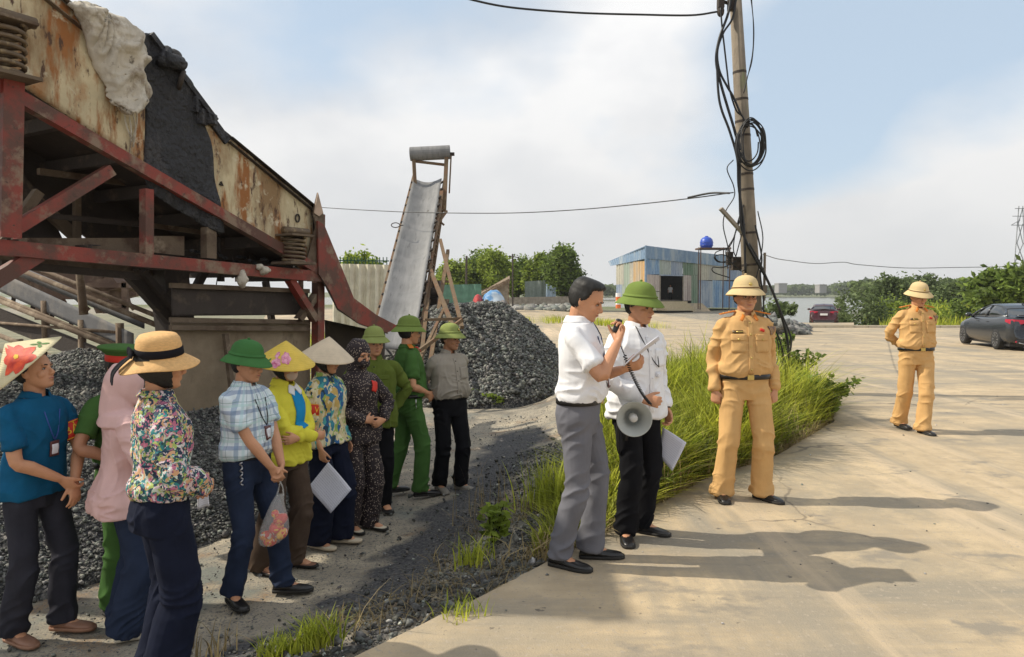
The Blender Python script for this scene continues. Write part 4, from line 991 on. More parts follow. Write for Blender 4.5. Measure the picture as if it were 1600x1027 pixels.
for q in (-1, 1):
    mb = MB(); sx = q * .115; mb.box((sx, .01, 1.462), (.10, .045, .006), M=rotm('Y', q * 16)); p.mbput(mb, 'epaulette', M_EPAU, smooth=False)
mb = MB(); mb.tube([(-.185, -.02, .97), (-.19, -.02, .93), (-.195, -.02, .90)], .006, 6); mb.tube([(-.195 + .012 * math.cos(t), -.02, .885 + .014 * math.sin(t)) for t in np.linspace(0, 6.2, 12)], .003, 5); p.mbput(mb, 'key_ring', pm('key_steel', (.6, .6, .6), .3, 0, metal=1, bump=0))

# 11 --- grey shirt man
p = Person('man in a beige grey shirt and green pith helmet, hands behind his back', foot(703, 765), 38, 1.66, wide=1.08, belly=.035, head=(20, 2, 0), skin=SKIN2,
           RH=dict(at=(-.06, .21, .95), hint=(-1, .4, 0), d=(1, 0, -.2), palm=(0, -1, 0), thumb=(0, 0, 1)), LH=dict(at=(.08, .20, .93), hint=(1, .4, 0), d=(-1, 0, -.2), palm=(0, -1, 0), thumb=(0, 0, 1)), RF=(-.10, .03, -10), LF=(.10, -.06, 14))
p.top(M_GREYSH, hem=.98, sleeve='long', loose=.030, tuck=True, seed=21, fold=1.25, puff=.004); p.skirt_or_trousers(M_BLK, (.102, .086, .080), seed=22); p.shoes(M_GREYSHOE, M_GREYSHOE); p.collar(M_GREYSH, .07, .042); p.belt(M_BLACK, off=.018)
p.pith(M_GREENHAT3, 2, badge=M_METAL); p.hair(); p.patch('placket', M_GREYSH, 0, 1.20, .034, .38, off=.003, nv=14); p.patch('pocket', M_GREYSH, .085, 1.24, .10, .12, off=.003)
for i in range(4): p.patch('shirt_button', M_SOLE, .0, 1.36 - i * .10, .009, .009, off=.006, nu=3, nv=3)

# 12 --- man in white polo speaking
p = Person('bareheaded man in a white polo shirt and grey trousers speaking into a hand microphone', foot(905, 878, .02), 74, 1.72, wide=1.05, belly=.015, head=(-4, 21, 0), skin=SKIN,
           RH=dict(at=(-.085, -.235, 1.335), hint=(-.55, -.2, -1), d=(.25, -.15, .9), palm=(.3, .9, 0), thumb=(.5, .5, .3), curl=52, tcurl=40),
           LH=dict(at=(.05, -.255, 1.165), hint=(.6, .3, -1), d=(-.1, -1, .30), palm=(-.5, 0, .8), thumb=(-.7, 0, .7), curl=36, tcurl=10), RF=(-.10, .08, -14), LF=(.09, -.07, 14))
p.top(M_WHITE, hem=.985, loose=.026, tuck=True, seed=23, fold=1.1); p.skirt_or_trousers(M_GREY, (.100, .082, .074), seed=24); p.shoes(M_BLACK, low=True); p.collar(M_WHITE, .069, .040); p.belt(M_BLACK, buckle=M_METAL); p.hair()
lanyard(p, .03, 1.10, pm('lanyard_dark', (.02, .03, .10), .6), badge=(.056, .085)); MICP = p

# 13 --- man in white long shirt
p = Person('man in an untucked white shirt and green pith helmet standing beside the speaker', foot(993, 838, .02), 30, 1.66, wide=1.03, head=(14, 8, 0), skin=SKIN,
           RH=dict(at=(-.10, -.19, .975), hint=(-1, .5, 0), d=(.6, -.65, -.1), palm=(0, .4, -1), thumb=(.3, 0, 1), curl=50),
           LH=dict(at=(.235, -.03, .875), hint=(.4, 1, 0), curl=34), RF=(-.095, -.03, -32), LF=(.095, .03, 30))
p.top(M_WHITE, hem=.84, sleeve='long', loose=.034, flare=.06, seed=25, fold=1.3, puff=.006); p.skirt_or_trousers(M_BLK, (.100, .084, .078), seed=26); p.shoes(M_BLACK, low=True); p.collar(M_WHITE, .070, .044)
p.pith(M_GREENHAT, 3, badge=None); p.hair(); lanyard(p, .06, 1.13, M_BLACK, bcol=M_PAPER, badge=(.05, .03)); HORNP = p; p.patch('placket', M_WHITE, 0, 1.13, .034, .50, off=.003, nv=18); p.patch('pocket', M_WHITE, .09, 1.24, .10, .12, off=.003)
a = p.arm[1]; mb = MB(); d_ = nrm(a['W'] - a['E']); c_ = a['W'] * .96 + a['E'] * .04; mb.tube([c_ - d_ * .018, c_ + d_ * .018], .0345, 16); p.mbput(mb, 'wristwatch', M_BLACK)
for i in range(6): p.patch('shirt_button', M_PAPER, .0, 1.38 - i * .09, .009, .009, off=.006, nu=3, nv=3)

# 14 --- traffic officer in front
def officer(label, loc, face, Hh, **kw):
    p = Person(label, loc, face, Hh, wide=1.03, belly=.018, skin=SKIN, **kw)
    p.top(M_TAN, hem=.975, sleeve='long', loose=.030, tuck=True, seed=27, fold=1.2, puff=-.003); p.skirt_or_trousers(M_TAN, (.108, .094, .088), seed=28, cuff=True, hemz=.045)
    p.shoes(M_BLACK); p.collar(M_TAN, .070, .044); bl = p.belt(M_BLACK, z=.972, buckle=M_METAL, h=.038, off=.030)
    for q in (-1, 1):
        p.patch('pocket', M_TAN, q * .088, 1.225, .100, .125, off=.003); f = p.patch('pocket_flap', M_TAN, q * .088, 1.275, .108, .050, off=.007, shape='pocket')
        p.patch('pocket_button', M_METAL, q * .088, 1.262, .013, .013, off=.012, nu=4, nv=4, parent=f)
        mb = MB(); 
        d0 = np.array((q * .080, p.yc(1.46) + .012, 1.476)); d1 = np.array((q * .195, p.yc(1.4) + .010, 1.452)); mb.beam(d0, d1, .050, .008, up=(0, 0, 1)); ep = p.mbput(mb, 'epaulette', M_EPAU, smooth=False)
        mb = MB(); mb.ell(d0 * .65 + d1 * .35 + (0, 0, .007), (.007, .007, .004)); mb.ell(d0 * .25 + d1 * .75 + (0, 0, .006), (.007, .007, .004)); p.mbput(mb, 'epaulette_star', M_METAL, parent=ep)
        p.patch('collar_tab', M_EPAU, q * .050, 1.418, .020, .045, rot=q * 28, off=.017, nu=4, nv=5)
    p.patch('placket', M_TAN, 0, 1.20, .036, .40, off=.003, nv=16)
    n = p.patch('name_tag', pm('tag_brown', (.10, .06, .02), .4, bump=0), -.092, 1.318, .075, .020, off=.007, nv=3); p.patch('name_strip', M_METAL, -.080, 1.318, .045, .007, off=.011, parent=n, nv=3)
    p.patch('flag_pin', M_RED, .090, 1.330, .034, .018, rot=-18, off=.009, nu=4, nv=3)
    for i in range(5): p.patch('shirt_button', M_METAL, .0, 1.385 - i * .088, .011, .011, off=.007, nu=4, nv=4)
    p.patch('sleeve_emblem', M_NAVYB, .0, 1.325, .055, .065, off=.006, d=(-1, .25, 0), from_=(0, .0, 0))
    h = p.pith(M_TANHAT, 4, badge=M_METAL, band=pm('hat_band_brown', (.20, .11, .04), .7)); p.hair(); return p
M_NAVYB = pm('emblem_navy', (.03, .03, .12), .6, .3, 90, 0, col2=(.5, .3, .1))
officer('traffic officer in tan uniform and pith helmet standing at attention beside the grass', foot(1160, 779, .02), 2, 1.72, glasses=True, head=(0, 1, 0),
        RH=dict(at=(-.238, -.02, .862), hint=(-.15, 1, 0), d=(.05, -.1, -1), palm=(.6, .8, 0), thumb=(.75, -.6, 0), curl=62, tcurl=35, spread=1),
        LH=dict(at=(.238, -.02, .862), hint=(.15, 1, 0), d=(-.05, -.1, -1), palm=(-.6, .8, 0), thumb=(-.75, -.6, 0), curl=62, tcurl=35, spread=1), RF=(-.155, 0, -10), LF=(.145, -.03, 30))
p = officer('traffic officer in tan uniform walking on the road with hands behind his back', (*gp(1428, 677, .0)[:2], gz1(4.7, 8.6) + .02), 1, 1.72, head=(0, 12, 0),
        RH=dict(at=(-.06, .20, .97), hint=(-1, .2, 0), d=(1, 0, -.2), palm=(0, -1, 0), thumb=(0, 0, 1)), LH=dict(at=(.07, .20, .95), hint=(1, .2, 0), d=(-1, 0, -.2), palm=(0, -1, 0), thumb=(0, 0, 1)),
        RF=(-.055, .20, 4), LF=(.045, -.12, 4))
# ------------------------------------------------------------------ vibrating screen machine
A0 = Vector((-4.17, 6.0, 0)); U = Vector((.502, .865, 0)); NN = Vector((-.865, .502, 0))
def Mo(px, py, off=0.0):
    """point of the machine plane (shifted by off away from the road) seen at a photo pixel"""
    d = ray(px, py); c = Vector((0, 0, CH)); return c + d * (((A0 - c).dot(NN) + off) / d.dot(NN))
def Ms(s, z, off=0.0): return A0 + U * s + NN * off + Vector((0, 0, z))
def plate(mb, poly, t=.02, off=0.0): mb.prism([Mo(x, y, off) for x, y in poly], tuple(NN * t)); return mb
def mbeam(mb, a, b, w, dpt, off=0.0, kind='box'):
    p0, p1 = Mo(*a, off), Mo(*b, off); mb.beam(p0, p1, dpt, w, up=tuple(NN.cross((p1 - p0).normalized())), kind=kind); return mb
M_PLATE = layered('cream_rusty_steel', (.56, .47, .30), [
    ((.26, .16, .075), 2.2, .46, .62, (1, 1, .4), 9), ((.30, .115, .03), 6.0, .50, .60, (1, 1, .22), 9), ((.36, .17, .06), 1.1, .54, .62, (1, 1, .6), 9), ((.09, .045, .025), 14, .56, .64, (1, 1, .35), 7), ((.62, .55, .40), 5, .60, .70, (1, 1, 1), 4)], rough=.75, bump=.5, bscale=30, bdist=.012)
M_REDST = layered('red_painted_steel', (.25, .040, .026), [((.10, .042, .028), 2.5, .43, .57, (1, 1, 1), 6), ((.22, .15, .10), 4, .53, .64, (1, 1, 1), 8), ((.06, .03, .02), 18, .62, .70, (1, 1, 1), 4)], rough=.6, bump=.4, bscale=60, bdist=.006)
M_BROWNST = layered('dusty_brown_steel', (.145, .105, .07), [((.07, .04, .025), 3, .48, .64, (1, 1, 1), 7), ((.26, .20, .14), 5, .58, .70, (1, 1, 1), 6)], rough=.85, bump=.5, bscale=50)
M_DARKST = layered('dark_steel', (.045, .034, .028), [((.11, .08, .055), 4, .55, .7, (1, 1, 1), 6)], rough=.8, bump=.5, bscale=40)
M_COAL = layered('coal_crust', (.020, .020, .024), [((.06, .055, .055), 4, .5, .66, (1, 1, .5), 8), ((.008, .008, .009), 22, .55, .66, (1, 1, .6), 4)], rough=.62, bump=1.0, bscale=22, bdist=.05)
M_SPRING = layered('spring_steel', (.13, .09, .055), [((.30, .22, .12), 12, .52, .66, (1, 1, 1), 5)], rough=.6, metal=.3)
M_TARP = layered('dirty_tarp', (.50, .45, .37), [((.20, .15, .10), 3, .50, .62, (1, 1, 1), 8), ((.62, .58, .50), 7, .56, .7, (1, 1, 1), 6), ((.10, .08, .06), 9, .62, .72, (1, 1, 1), 6)], rough=.8, bump=.5, bscale=14, bdist=.03)

mach = thing('screening_machine', Ms(1.6, YG), 'large rusty cream and red sloping screening machine standing over the gravel at left', 'machine')
zt = lambda s: 4.21 - .503 * (s - .47); zb = lambda s: 3.37 - .467 * (s - .22)
def bumpy(mb_obj_mesh, amp, sc, seed=1):
    V = getV(mb_obj_mesh); V = V + getN(mb_obj_mesh) * (vnoise(V * sc, seed) * amp)[:, None]; setV(mb_obj_mesh, V)
def gplate(s0, s1, f0, f1, off, t, ns=60, nz=14, amp=.012, sc=1.6):
    """side plate as a dented sheet between z=f1 (bottom) and z=f0 (top)"""
    S = np.linspace(s0, s1, ns); G = []
    for v in np.linspace(0, 1, nz):
        G.append([list(Ms(s, f1(s) + (f0(s) - f1(s)) * v, off)) for s in S])
    G = np.array(G); P = G.reshape(-1, 3); n = vnoise(P * sc, 4) * amp + vnoise(P * sc * 4, 7) * amp * .3
    G = (P + np.array(NN)[None] * n[:, None]).reshape(G.shape); mb = MB(); mb.grid(G); return mb
mb = gplate(-2.1, 3.47, zt, zb, 0, .02)
side = mb.build('side_plate', [M_PLATE], mach, smooth=True, solid=.03)
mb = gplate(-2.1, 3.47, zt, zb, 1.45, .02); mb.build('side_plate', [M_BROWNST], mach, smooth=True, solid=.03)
# deck between the plates and its ribs
mb = MB(); mb.grid(np.array([[list(Ms(s, zb(s) + .12, o)) for s in np.linspace(-2.1, 3.4, 30)] for o in np.linspace(.02, 1.43, 6)])); mb.build('screen_deck', [M_DARKST], mach, solid=.04)
mb = MB(); mb.grid(np.array([[list(Ms(s, zb(s) + .55 + .12 * math.sin(s * 5 + o * 3), o)) for s in np.linspace(-2.1, 3.2, 40)] for o in np.linspace(.02, 1.43, 8)])); mb.build('coal_layer', [M_COAL], mach, smooth=True)
for i, s_ in enumerate(np.linspace(-1.9, 3.2, 11)):
    mb = MB(); mb.beam(Ms(s_, zb(s_) + .02, .02), Ms(s_, zb(s_) + .02, 1.43), .08, .12, kind='C'); mb.build('cross_rib', [M_DARKST], mach)
# top flange and lower stiffener angle
for nm, f, a, b, w, m in (('top_flange', zt, -2.1, .95, .13, M_BROWNST), ('top_flange', zt, 2.25, 3.5, .07, M_DARKST)):
    mb = MB(); mb.beam(Ms(a, f(a) - w / 3, -.035), Ms(b, f(b) - w / 3, -.035), .07, w, up=(0, 0, 1), kind='C'); mb.build(nm, [m], mach)
mb = MB(); mb.beam(Ms(-2.1, zt(-2.1) + .03, .05), Ms(3.5, zt(3.5) + .03, .05), .14, .02); mb.build('top_strip', [M_DARKST], mach)
mb = MB(); mb.beam(Ms(1.05, zt(1.05) - .03, 1.4), Ms(3.5, zt(3.5) - .03, 1.4), .1, .12); mb.build('top_strip', [M_DARKST], mach)
# end plates (upper and lower ends)
mb = MB(); mb.prism([Ms(-2.1, zb(-2.1), 0), Ms(-2.1, zt(-2.1), 0), Ms(-2.1, zt(-2.1), 1.45), Ms(-2.1, zb(-2.1), 1.45)], tuple(U * .03)); mb.build('end_plate', [M_BROWNST], mach)
mb = MB(); mb.prism([Mo(472, 338), Mo(503, 330), Mo(505, 400), Mo(478, 400)], tuple(NN * .02)); mb.prism([Mo(488, 325, .02), Mo(488, 400, .02), Mo(488, 400, 1.4), Mo(488, 330, 1.4)], tuple(U * .03)); mb.build('end_plate', [M_DARKST], mach)
# coal crusted rubber skirt hanging over the middle of the plate
rows = [(52, 211, 238), (70, 216, 252), (90, 222, 270), (110, 226, 285), (130, 228, 300), (150, 229, 306), (175, 229, 312), (200, 229, 322), (225, 228, 331), (250, 227, 333), (275, 228, 334), (300, 235, 338), (318, 262, 342), (336, 292, 345), (352, 320, 347), (364, 343, 349)]
G = []
for y, a, b in rows:
    G.append([list(Mo(a + (b - a) * t, y, -.035 - .015 * math.sin(t * math.pi) ** .5)) for t in np.linspace(0, 1, 24)])
G = np.array(G); idx = np.linspace(0, len(rows) - 1, 60); G = np.stack([G[int(i)] * (1 - (i - int(i))) + G[min(int(i) + 1, len(rows) - 1)] * (i - int(i)) for i in idx])
P = G.reshape(-1, 3); n = (1 - np.abs(vnoise(P * np.array((4, 4, 1.3)), 2)) * 2) * .025 + vnoise(P * 11, 5) * .012; G = (P + np.array(NN)[None] * n[:, None]).reshape(G.shape)
mb = MB(); mb.grid(G); mb.build('rubber_skirt', [M_COAL], mach, smooth=True, solid=.03)
# drive motor lumps, disc and bracket on the crust
mb = MB()
mb.tube([Mo(258, 92, -.12), Mo(283, 101, -.12)], .075, 14); mb.tube([Mo(281, 99, -.14), Mo(289, 103, -.14)], .045, 12); mb.tube([Mo(252, 100, -.12), Mo(262, 78, -.05)], .05, 10); mb.ell(Mo(270, 88, -.02), (.09, .09, .07)); mb.build('drive_motor', [M_COAL], mach, smooth=True)
mb = MB(); mb.lathe([(.001, .03), (.13, .025), (.15, 0), (.13, -.02), (.001, -.025)], Mo(283, 126, -.06), 24, 1.0, .75, M=np.array(Matrix.Rotation(R(-60), 3, 'Z')) @ np.array(Matrix.Rotation(R(75), 3, 'X'))); mb.build('flywheel_guard', [M_DARKST], mach, smooth=True)
mb = MB(); mb.box(Mo(326, 187, -.04), (.16, .08, .11)); mb.box(Mo(313, 183, -.03), (.10, .10, .16)); mb.box(Mo(306, 165, -.03), (.08, .12, .16)); mb.build('bracket', [M_COAL], mach, bevel=.01)
mb = MB(); mb.beam(Mo(228, 55, .02), Mo(330, 190, .02), .2, .05); mb.beam(Mo(330, 192, .0), Mo(352, 222, .0), .1, .09); mb.build('rubber_edge', [M_COAL], mach)
# welded ring and rust patch details on the right half
mb = MB(); mb.tube([Mo(465 + 3 * math.cos(a), 341 + 6 * math.sin(a), -.03) for a in np.linspace(0, 6.3, 14)], .010, 6); mb.tube([Mo(343, 288, -.03), Mo(348, 290, -.03), Mo(345, 284, -.03)], .012, 6); mb.build('lifting_ring', [M_DARKST], mach)
# springs
def spring(pa, pb, rad, turns, wire, top, bot):
    a, b = pa, pb; ax = (b - a); P = []
    for t in np.linspace(0, 1, turns * 14): ang = t * turns * 2 * math.pi; P.append(a + ax * t + Vector((math.cos(ang) * rad, math.sin(ang) * rad, 0)))
    mb = MB(); mb.tube(P, wire, 8); o = mb.build('coil_spring', [M_SPRING], mach, smooth=True)
    mb = MB(); mb.box(a + Vector((0, 0, .02)), (rad * 2.7, rad * 2.5, .025), ax=[U, NN, (0, 0, 1)]); mb.build('spring_seat', [M_BROWNST], mach, bevel=.004); mb = MB(); mb.box(b - Vector((0, 0, .02)), (rad * 3.1, rad * 2.6, .03), ax=[U, NN, (0, 0, 1)]); mb.build('spring_seat', [M_BROWNST], mach, bevel=.004)
    mb = MB(); mb.tube([a + Vector((0, 0, .07)) - U * rad * 1.2, a + Vector((0, 0, .07)) + U * rad * 1.75], .045 * rad / .12, 10); mb.tube([a + Vector((0, 0, .06)) + NN * .3, a + Vector((0, 0, .06)) - NN * .02], .05, 10); mb.build('spring_pin', [M_SPRING], mach, smooth=True)
spring(Mo(10, 38, -.16), Mo(10, 116, -.16), .125, 6, .020, 0, 0)
spring(Mo(459, 371, -.14), Mo(459, 409, -.14), .125, 6, .017, 0, 0)
# red truss, near side and far side
def truss(off, m, red=True):
    def B(a, b, w, nm='truss_beam', d=.10, k='C', m_=None, o=0): q = MB(); mbeam(q, a, b, w, d, off + o, k); return q.build(nm, [m_ or m], mach)
    B((-90, 84), (512, 432), .11, 'top_chord', o=-.05)
    B((-120, 376), (515, 434), .125, 'bottom_chord', o=-.045)
    B((17, 118), (12, 372), .155, 'post', .12, o=-.07)
    B((22, 358), (172, 266), .10, 'brace', m_=M_REDST, o=-.02)
    B((229, 296), (229, 402), .085, 'post', o=-.02)
    B((326, 356), (326, 404), .12, 'post', m_=M_BROWNST, o=.02)
    B((-60, 470), (58, 398), .12, 'brace', o=-.02)
    B((498, 335), (496, 640), .11, 'leg', .11, m_=M_BROWNST if not red else M_REDST, o=.03)
    B((452, 436), (492, 500), .08, 'brace', o=.0); B((500, 452), (466, 500), .07, 'brace', m_=M_BROWNST, o=.05)
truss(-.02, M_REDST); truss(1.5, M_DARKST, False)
for s_, z0 in ((-2.0, 0), (-.2, 0)):
    for off in (-.05, 1.5): mb = MB(); mb.beam(Ms(s_, YG - .1, off), Ms(s_, zb(s_) - .05, off), .14, .14, up=tuple(U), kind='I') if not (s_ > -1 and off < 1) else mb.beam(Ms(-1.2, YG, off), Ms(-1.2, 3.6, off), .12, .12, up=tuple(U), kind='I'); mb.build('leg', [M_REDST], mach)
for px, py in ((20, 385), (150, 392), (300, 412), (430, 425), (500, 432)):
    mb = MB(); mb.beam(Mo(px, py), Mo(px, py) + NN * 1.5, .09, .11, kind='C'); mb.build('cross_beam', [M_DARKST], mach)
# right end bracket, pointed plate and discharge chute cheeks
mb = MB(); mb.prism([Mo(x, y, -.10) for x, y in ((480, 405), (494, 355), (490, 330), (497, 301), (505, 332), (508, 350), (502, 400), (495, 440), (482, 440))], tuple(NN * .02)); mb.build('pointed_bracket', [M_BROWNST], mach)
mb = MB(); mb.prism([Mo(x, y, -.115) for x, y in ((491, 333), (497, 301), (505, 333), (499, 338))], tuple(NN * .01)); mb.build('bracket_tip', [pm('raw_steel_tip', (.42, .30, .22), .6, .15)], mach)
for off, m in ((-.14, M_REDST), (.9, M_REDST)):
    mb = MB(); mb.prism([Mo(x, y, off) for x, y in ((497, 345), (507, 352), (530, 408), (553, 466), (588, 492), (626, 512), (604, 520), (560, 505), (528, 482), (514, 452), (498, 428))], tuple(NN * .03)); mb.build('chute_cheek', [m], mach)
G = np.array([[list(Mo(x, y, o)) for x, y in ((500, 430), (528, 484), (562, 506), (606, 521))] for o in np.linspace(-.13, .9, 4)]); mb = MB(); mb.grid(G); mb.build('chute_floor', [M_DARKST], mach, solid=.02)
# mesh panel and boxes inside the truss
for a, b, c, d, off, m in ((20, 372, 222, 398, .25, M_BROWNST), (233, 369, 288, 400, .15, M_BROWNST), (150, 392, 420, 408, .6, M_DARKST)):
    mb = MB(); plate(mb, [(a, b), (c, b + (c - a) * .0), (c, d), (a, d - 6)], .03, off); mb.build('inner_panel', [m], mach)
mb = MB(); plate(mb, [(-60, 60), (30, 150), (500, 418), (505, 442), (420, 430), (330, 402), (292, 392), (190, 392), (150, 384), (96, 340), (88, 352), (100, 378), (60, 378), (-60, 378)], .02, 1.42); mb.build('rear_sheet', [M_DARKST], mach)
mb = MB(); mbeam(mb, (-40, 392), (292, 428), .13, .1, 1.0, 'C'); mb.build('rear_beam', [M_BROWNST], mach)
mb = MB(); mbeam(mb, (205, 428), (292, 524), .15, .1, .8, 'C'); mbeam(mb, (222, 424), (300, 516), .06, .1, .7); mb.build('rear_brace', [M_DARKST], mach)
mb = MB(); mbeam(mb, (262, 420), (275, 520), .30, .3, .9); mb.build('rear_post', [M_DARKST], mach)
# brown sheet panels below
def panel(poly, off, nm, m, per=.0):
    xs = [p[0] for p in poly]; mb = MB(); a, b, c, d = [np.array(Mo(x, y, off)) for x, y in poly]; ns, nt_ = 40, 14
    G = np.array([[ (a * (1 - u) + b * u) * (1 - v) + (d * (1 - u) + c * u) * v for u in np.linspace(0, 1, ns)] for v in np.linspace(0, 1, nt_)])
    P = G.reshape(-1, 3); n = vnoise(P * 2.2, 3) * .02 + vnoise(P * 7, 4) * .006; G = (P + np.array(NN)[None] * n[:, None]).reshape(G.shape); mb.grid(G); return mb.build(nm, [m], mach, smooth=True, solid=.012)
M_PANEL = layered('dusty_sheet_panel', (.25, .19, .125), [((.34, .27, .185), 1.6, .45, .65, (1, 1, 1), 6), ((.10, .065, .04), 3, .55, .7, (1, 1, .5), 7)], rough=.85, bump=.4, bscale=30)
panel([(268, 444), (480, 452), (480, 492), (268, 494)], .12, 'upper_panel', M_DARKST)
panel([(266, 502), (484, 500), (484, 650), (272, 660)], .16, 'lower_panel', M_PANEL)
for y0, y1 in ((446, 455), (500, 503), (512, 514)):
    mb = MB(); mbeam(mb, (266, y0), (482, y1), .05, .05, .08); mb.build('panel_rail', [M_BROWNST], mach)
mb = MB(); mbeam(mb, (352, 522), (366, 640), .05, .05, .06); mb.build('panel_rail', [M_BROWNST], mach)
panel([(508, 500), (600, 520), (600, 600), (508, 620)], .5, 'rear_flap', M_DARKST)
# rags tied on the bottom chord
mb = MB(); mb.ell(Mo(379, 436, -.12), (.06, .05, .10)); mb.ell(Mo(381, 430, -.12), (.035, .03, .06)); me = remesh(mb, .012, 2); bumpy(me, .015, 20)
tag(link('rag', me, [M_TARP], origin=Mo(379, 446, -.12)), 'small dirty cloth bundle hanging under the red beam of the machine', 'rag')
mb = MB(); mb.ell(Mo(412, 423, -.12), (.09, .05, .05)); mb.ell(Mo(406, 419, -.12), (.05, .05, .04)); me = remesh(mb, .012, 2); bumpy(me, .018, 22)
tag(link('rag', me, [M_TARP], origin=Mo(412, 428, -.12)), 'pale crumpled rag lying over the red beam near the spring', 'rag')
# crumpled tarp over the top edge
rows = [(8, 108, 140), (22, 118, 172), (38, 128, 198), (55, 133, 216), (72, 138, 228), (88, 146, 229), (104, 152, 224), (120, 162, 222), (134, 168, 230), (148, 166, 234), (160, 172, 229), (170, 184, 216), (176, 195, 206)]
G = []
for k, (y, a, b) in enumerate(rows): G.append([list(Mo(a + (b - a) * t, y, -.06 - .09 * math.sin(t * math.pi) ** .6 * (1 if k else .2))) for t in np.linspace(0, 1, 80)])
G = np.array(G); idx = np.linspace(0, len(rows) - 1, 150); G = np.stack([G[int(i)] * (1 - (i - int(i))) + G[min(int(i) + 1, len(rows) - 1)] * (i - int(i)) for i in idx])
P = G.reshape(-1, 3); w = vnoise(P * 2.5, 8)[:, None]; rg = lambda q, e: (1 - np.abs(q)) ** e; n = rg(vnoise(P * 2.6 + w * 1.2, 2), 5) * .10 + rg(vnoise(P * np.array((6, 6, 3.5)) + w * 1.5, 5), 5) * .055 + rg(vnoise(P * 14 + w, 9), 4) * .016 - .05
G = (P - np.array(NN)[None] * n[:, None]); G[:, 2] += vnoise(P * 4, 12) * .03; mb = MB(); mb.grid(G.reshape(150, 80, 3)); me = mb.mesh('tarp')
o = link('tarp', me, [M_TARP], origin=Mo(190, 176, -.1)); md = o.modifiers.new('s', 'SOLIDIFY'); md.thickness = .02
tag(o, 'dirty beige crumpled tarp draped over the top edge of the screening machine', 'tarp')
mb = MB()
for x0, y0, x1, y1, x2, y2 in ((200, 172, 205, 205, 202, 245), (206, 172, 212, 200, 208, 230), (195, 170, 196, 190, 204, 215), (212, 165, 214, 190, 206, 222)): mb.tube([Mo(x0, y0, -.1), Mo(x1, y1, -.05), Mo(x2, y2, -.03)], .007, 5, smooth=4)
mb.build('frayed_strand', [M_TARP], o)

# ------------------------------------------------------------------ gravel piles
M_STONE = cells('crushed_stone', [(.03, .03, .032), (.06, .058, .055), (.10, .095, .09), (.045, .045, .05), (.16, .15, .14), (.025, .025, .028), (.24, .22, .20)], 38, .8, .9, .03)
M_STONE2 = pm('loose_stone', (.075, .077, .072), .7, .7, 26, .4, 60, attr='tint', col2=(.23, .23, .205), bdist=.01)
ICO_V = None
def stones_mesh(C, sz, seed=0, tint=None, flat=.75):
    rs = np.random.RandomState(seed); bm = bmesh.new(); bmesh.ops.create_icosphere(bm, subdivisions=1, radius=1); tv = np.array([v.co[:] for v in bm.verts]); tf = np.array([[v.index for v in f.verts] for f in bm.faces]); bm.free()
    n = len(C); k = len(tv); J = 1 + rs.uniform(-.32, .32, (n, k, 1)); S = sz[:, None, None] * rs.uniform(.6, 1.3, (n, 1, 3)) * np.array((1, 1, flat))
    V = tv[None] * J * S; a = rs.uniform(0, 6.28, n); b = rs.uniform(-.7, .7, n)
    ca, sa, cb, sb = np.cos(a), np.sin(a), np.cos(b), np.sin(b)
    x = V[..., 0].copy(); z = V[..., 2].copy(); V[..., 0] = x * cb[:, None] + z * sb[:, None]; V[..., 2] = -x * sb[:, None] + z * cb[:, None]
    x = V[..., 0].copy(); y = V[..., 1].copy(); V[..., 0] = x * ca[:, None] - y * sa[:, None]; V[..., 1] = x * sa[:, None] + y * ca[:, None]
    V = V + C[:, None, :]; Fq = (tf[None] + (np.arange(n) * k)[:, None, None]).reshape(-1, 3); me = npmesh('stones', V.reshape(-1, 3), Fq)
    t = (rs.uniform(.35, 1.5, n) ** 1.2 + (rs.uniform(0, 1, n) > .95) * .9) if tint is None else tint; col = np.ones((n, k, 4), np.float32); col[..., :3] = t[:, None, None] * (1 + rs.uniform(-.06, .06, (n, 1, 3)))
    ca_ = me.color_attributes.new('tint', 'FLOAT_COLOR', 'POINT'); ca_.data.foreach_set('color', col.ravel()); return me
def pile(loc, rx, ry, h, n, sz, label, seed=0, flat=.0, view=None, lump=.06):
    loc = Vector(loc); t = thing('gravel_pile', loc, label, 'gravel pile')
    rs = np.random.RandomState(seed)
    def hf(x, y):
        r = np.hypot((x - loc.x) / rx, (y - loc.y) / ry); P = np.stack([x, y, x * 0], -1).reshape(-1, 3)
        nz = vnoise(P * 1.2, seed) * lump * 2 + vnoise(P * 4, seed + 1) * lump * .6
        r = r + (vnoise(P * .7, seed + 4) * .08).reshape(np.shape(r)); base = np.clip(1 - r, 0, 1); base = np.minimum(base, 1 - flat) / (1 - flat)
        return loc.z + h * (base ** .85) + nz.reshape(np.shape(r)) * (r < 1) - .05 * (r >= 1)
    X, Y = np.meshgrid(np.linspace(-1.08, 1.08, 110) * rx + loc.x, np.linspace(-1.08, 1.08, 110) * ry + loc.y); Z = hf(X, Y); mb = MB()
    i = np.arange(109 * 109); a = i // 109 * 110 + i % 109; me = npmesh('mound', np.stack([X.ravel(), Y.ravel(), Z.ravel()], 1), np.stack([a, a + 1, a + 111, a + 110], 1)); link('mound', me, [M_STONE], t)
    a = rs.uniform(0, 6.283, n); r = np.sqrt(rs.uniform(0, 1, n)) * 1.0; x = loc.x + np.cos(a) * r * rx; y = loc.y + np.sin(a) * r * ry
    if view is not None: k = view(x, y); x, y = x[k], y[k]
    z = hf(x, y); s_ = sz * rs.lognormal(0, .35, len(x)); me = stones_mesh(np.stack([x, y, z + s_ * .25], 1), s_, seed)
    o = link('stones', me, [M_STONE2], t, smooth=False); tag(o, kind='stuff'); return t
pile((-4.75, 7.5, YG - .02), 2.75, 3.4, 1.35, 70000, .0115, 'dark crushed stone pile at left behind the woman in the straw hat', 3, .15, lambda x, y: (y < 8.5) & (x > -7.2))
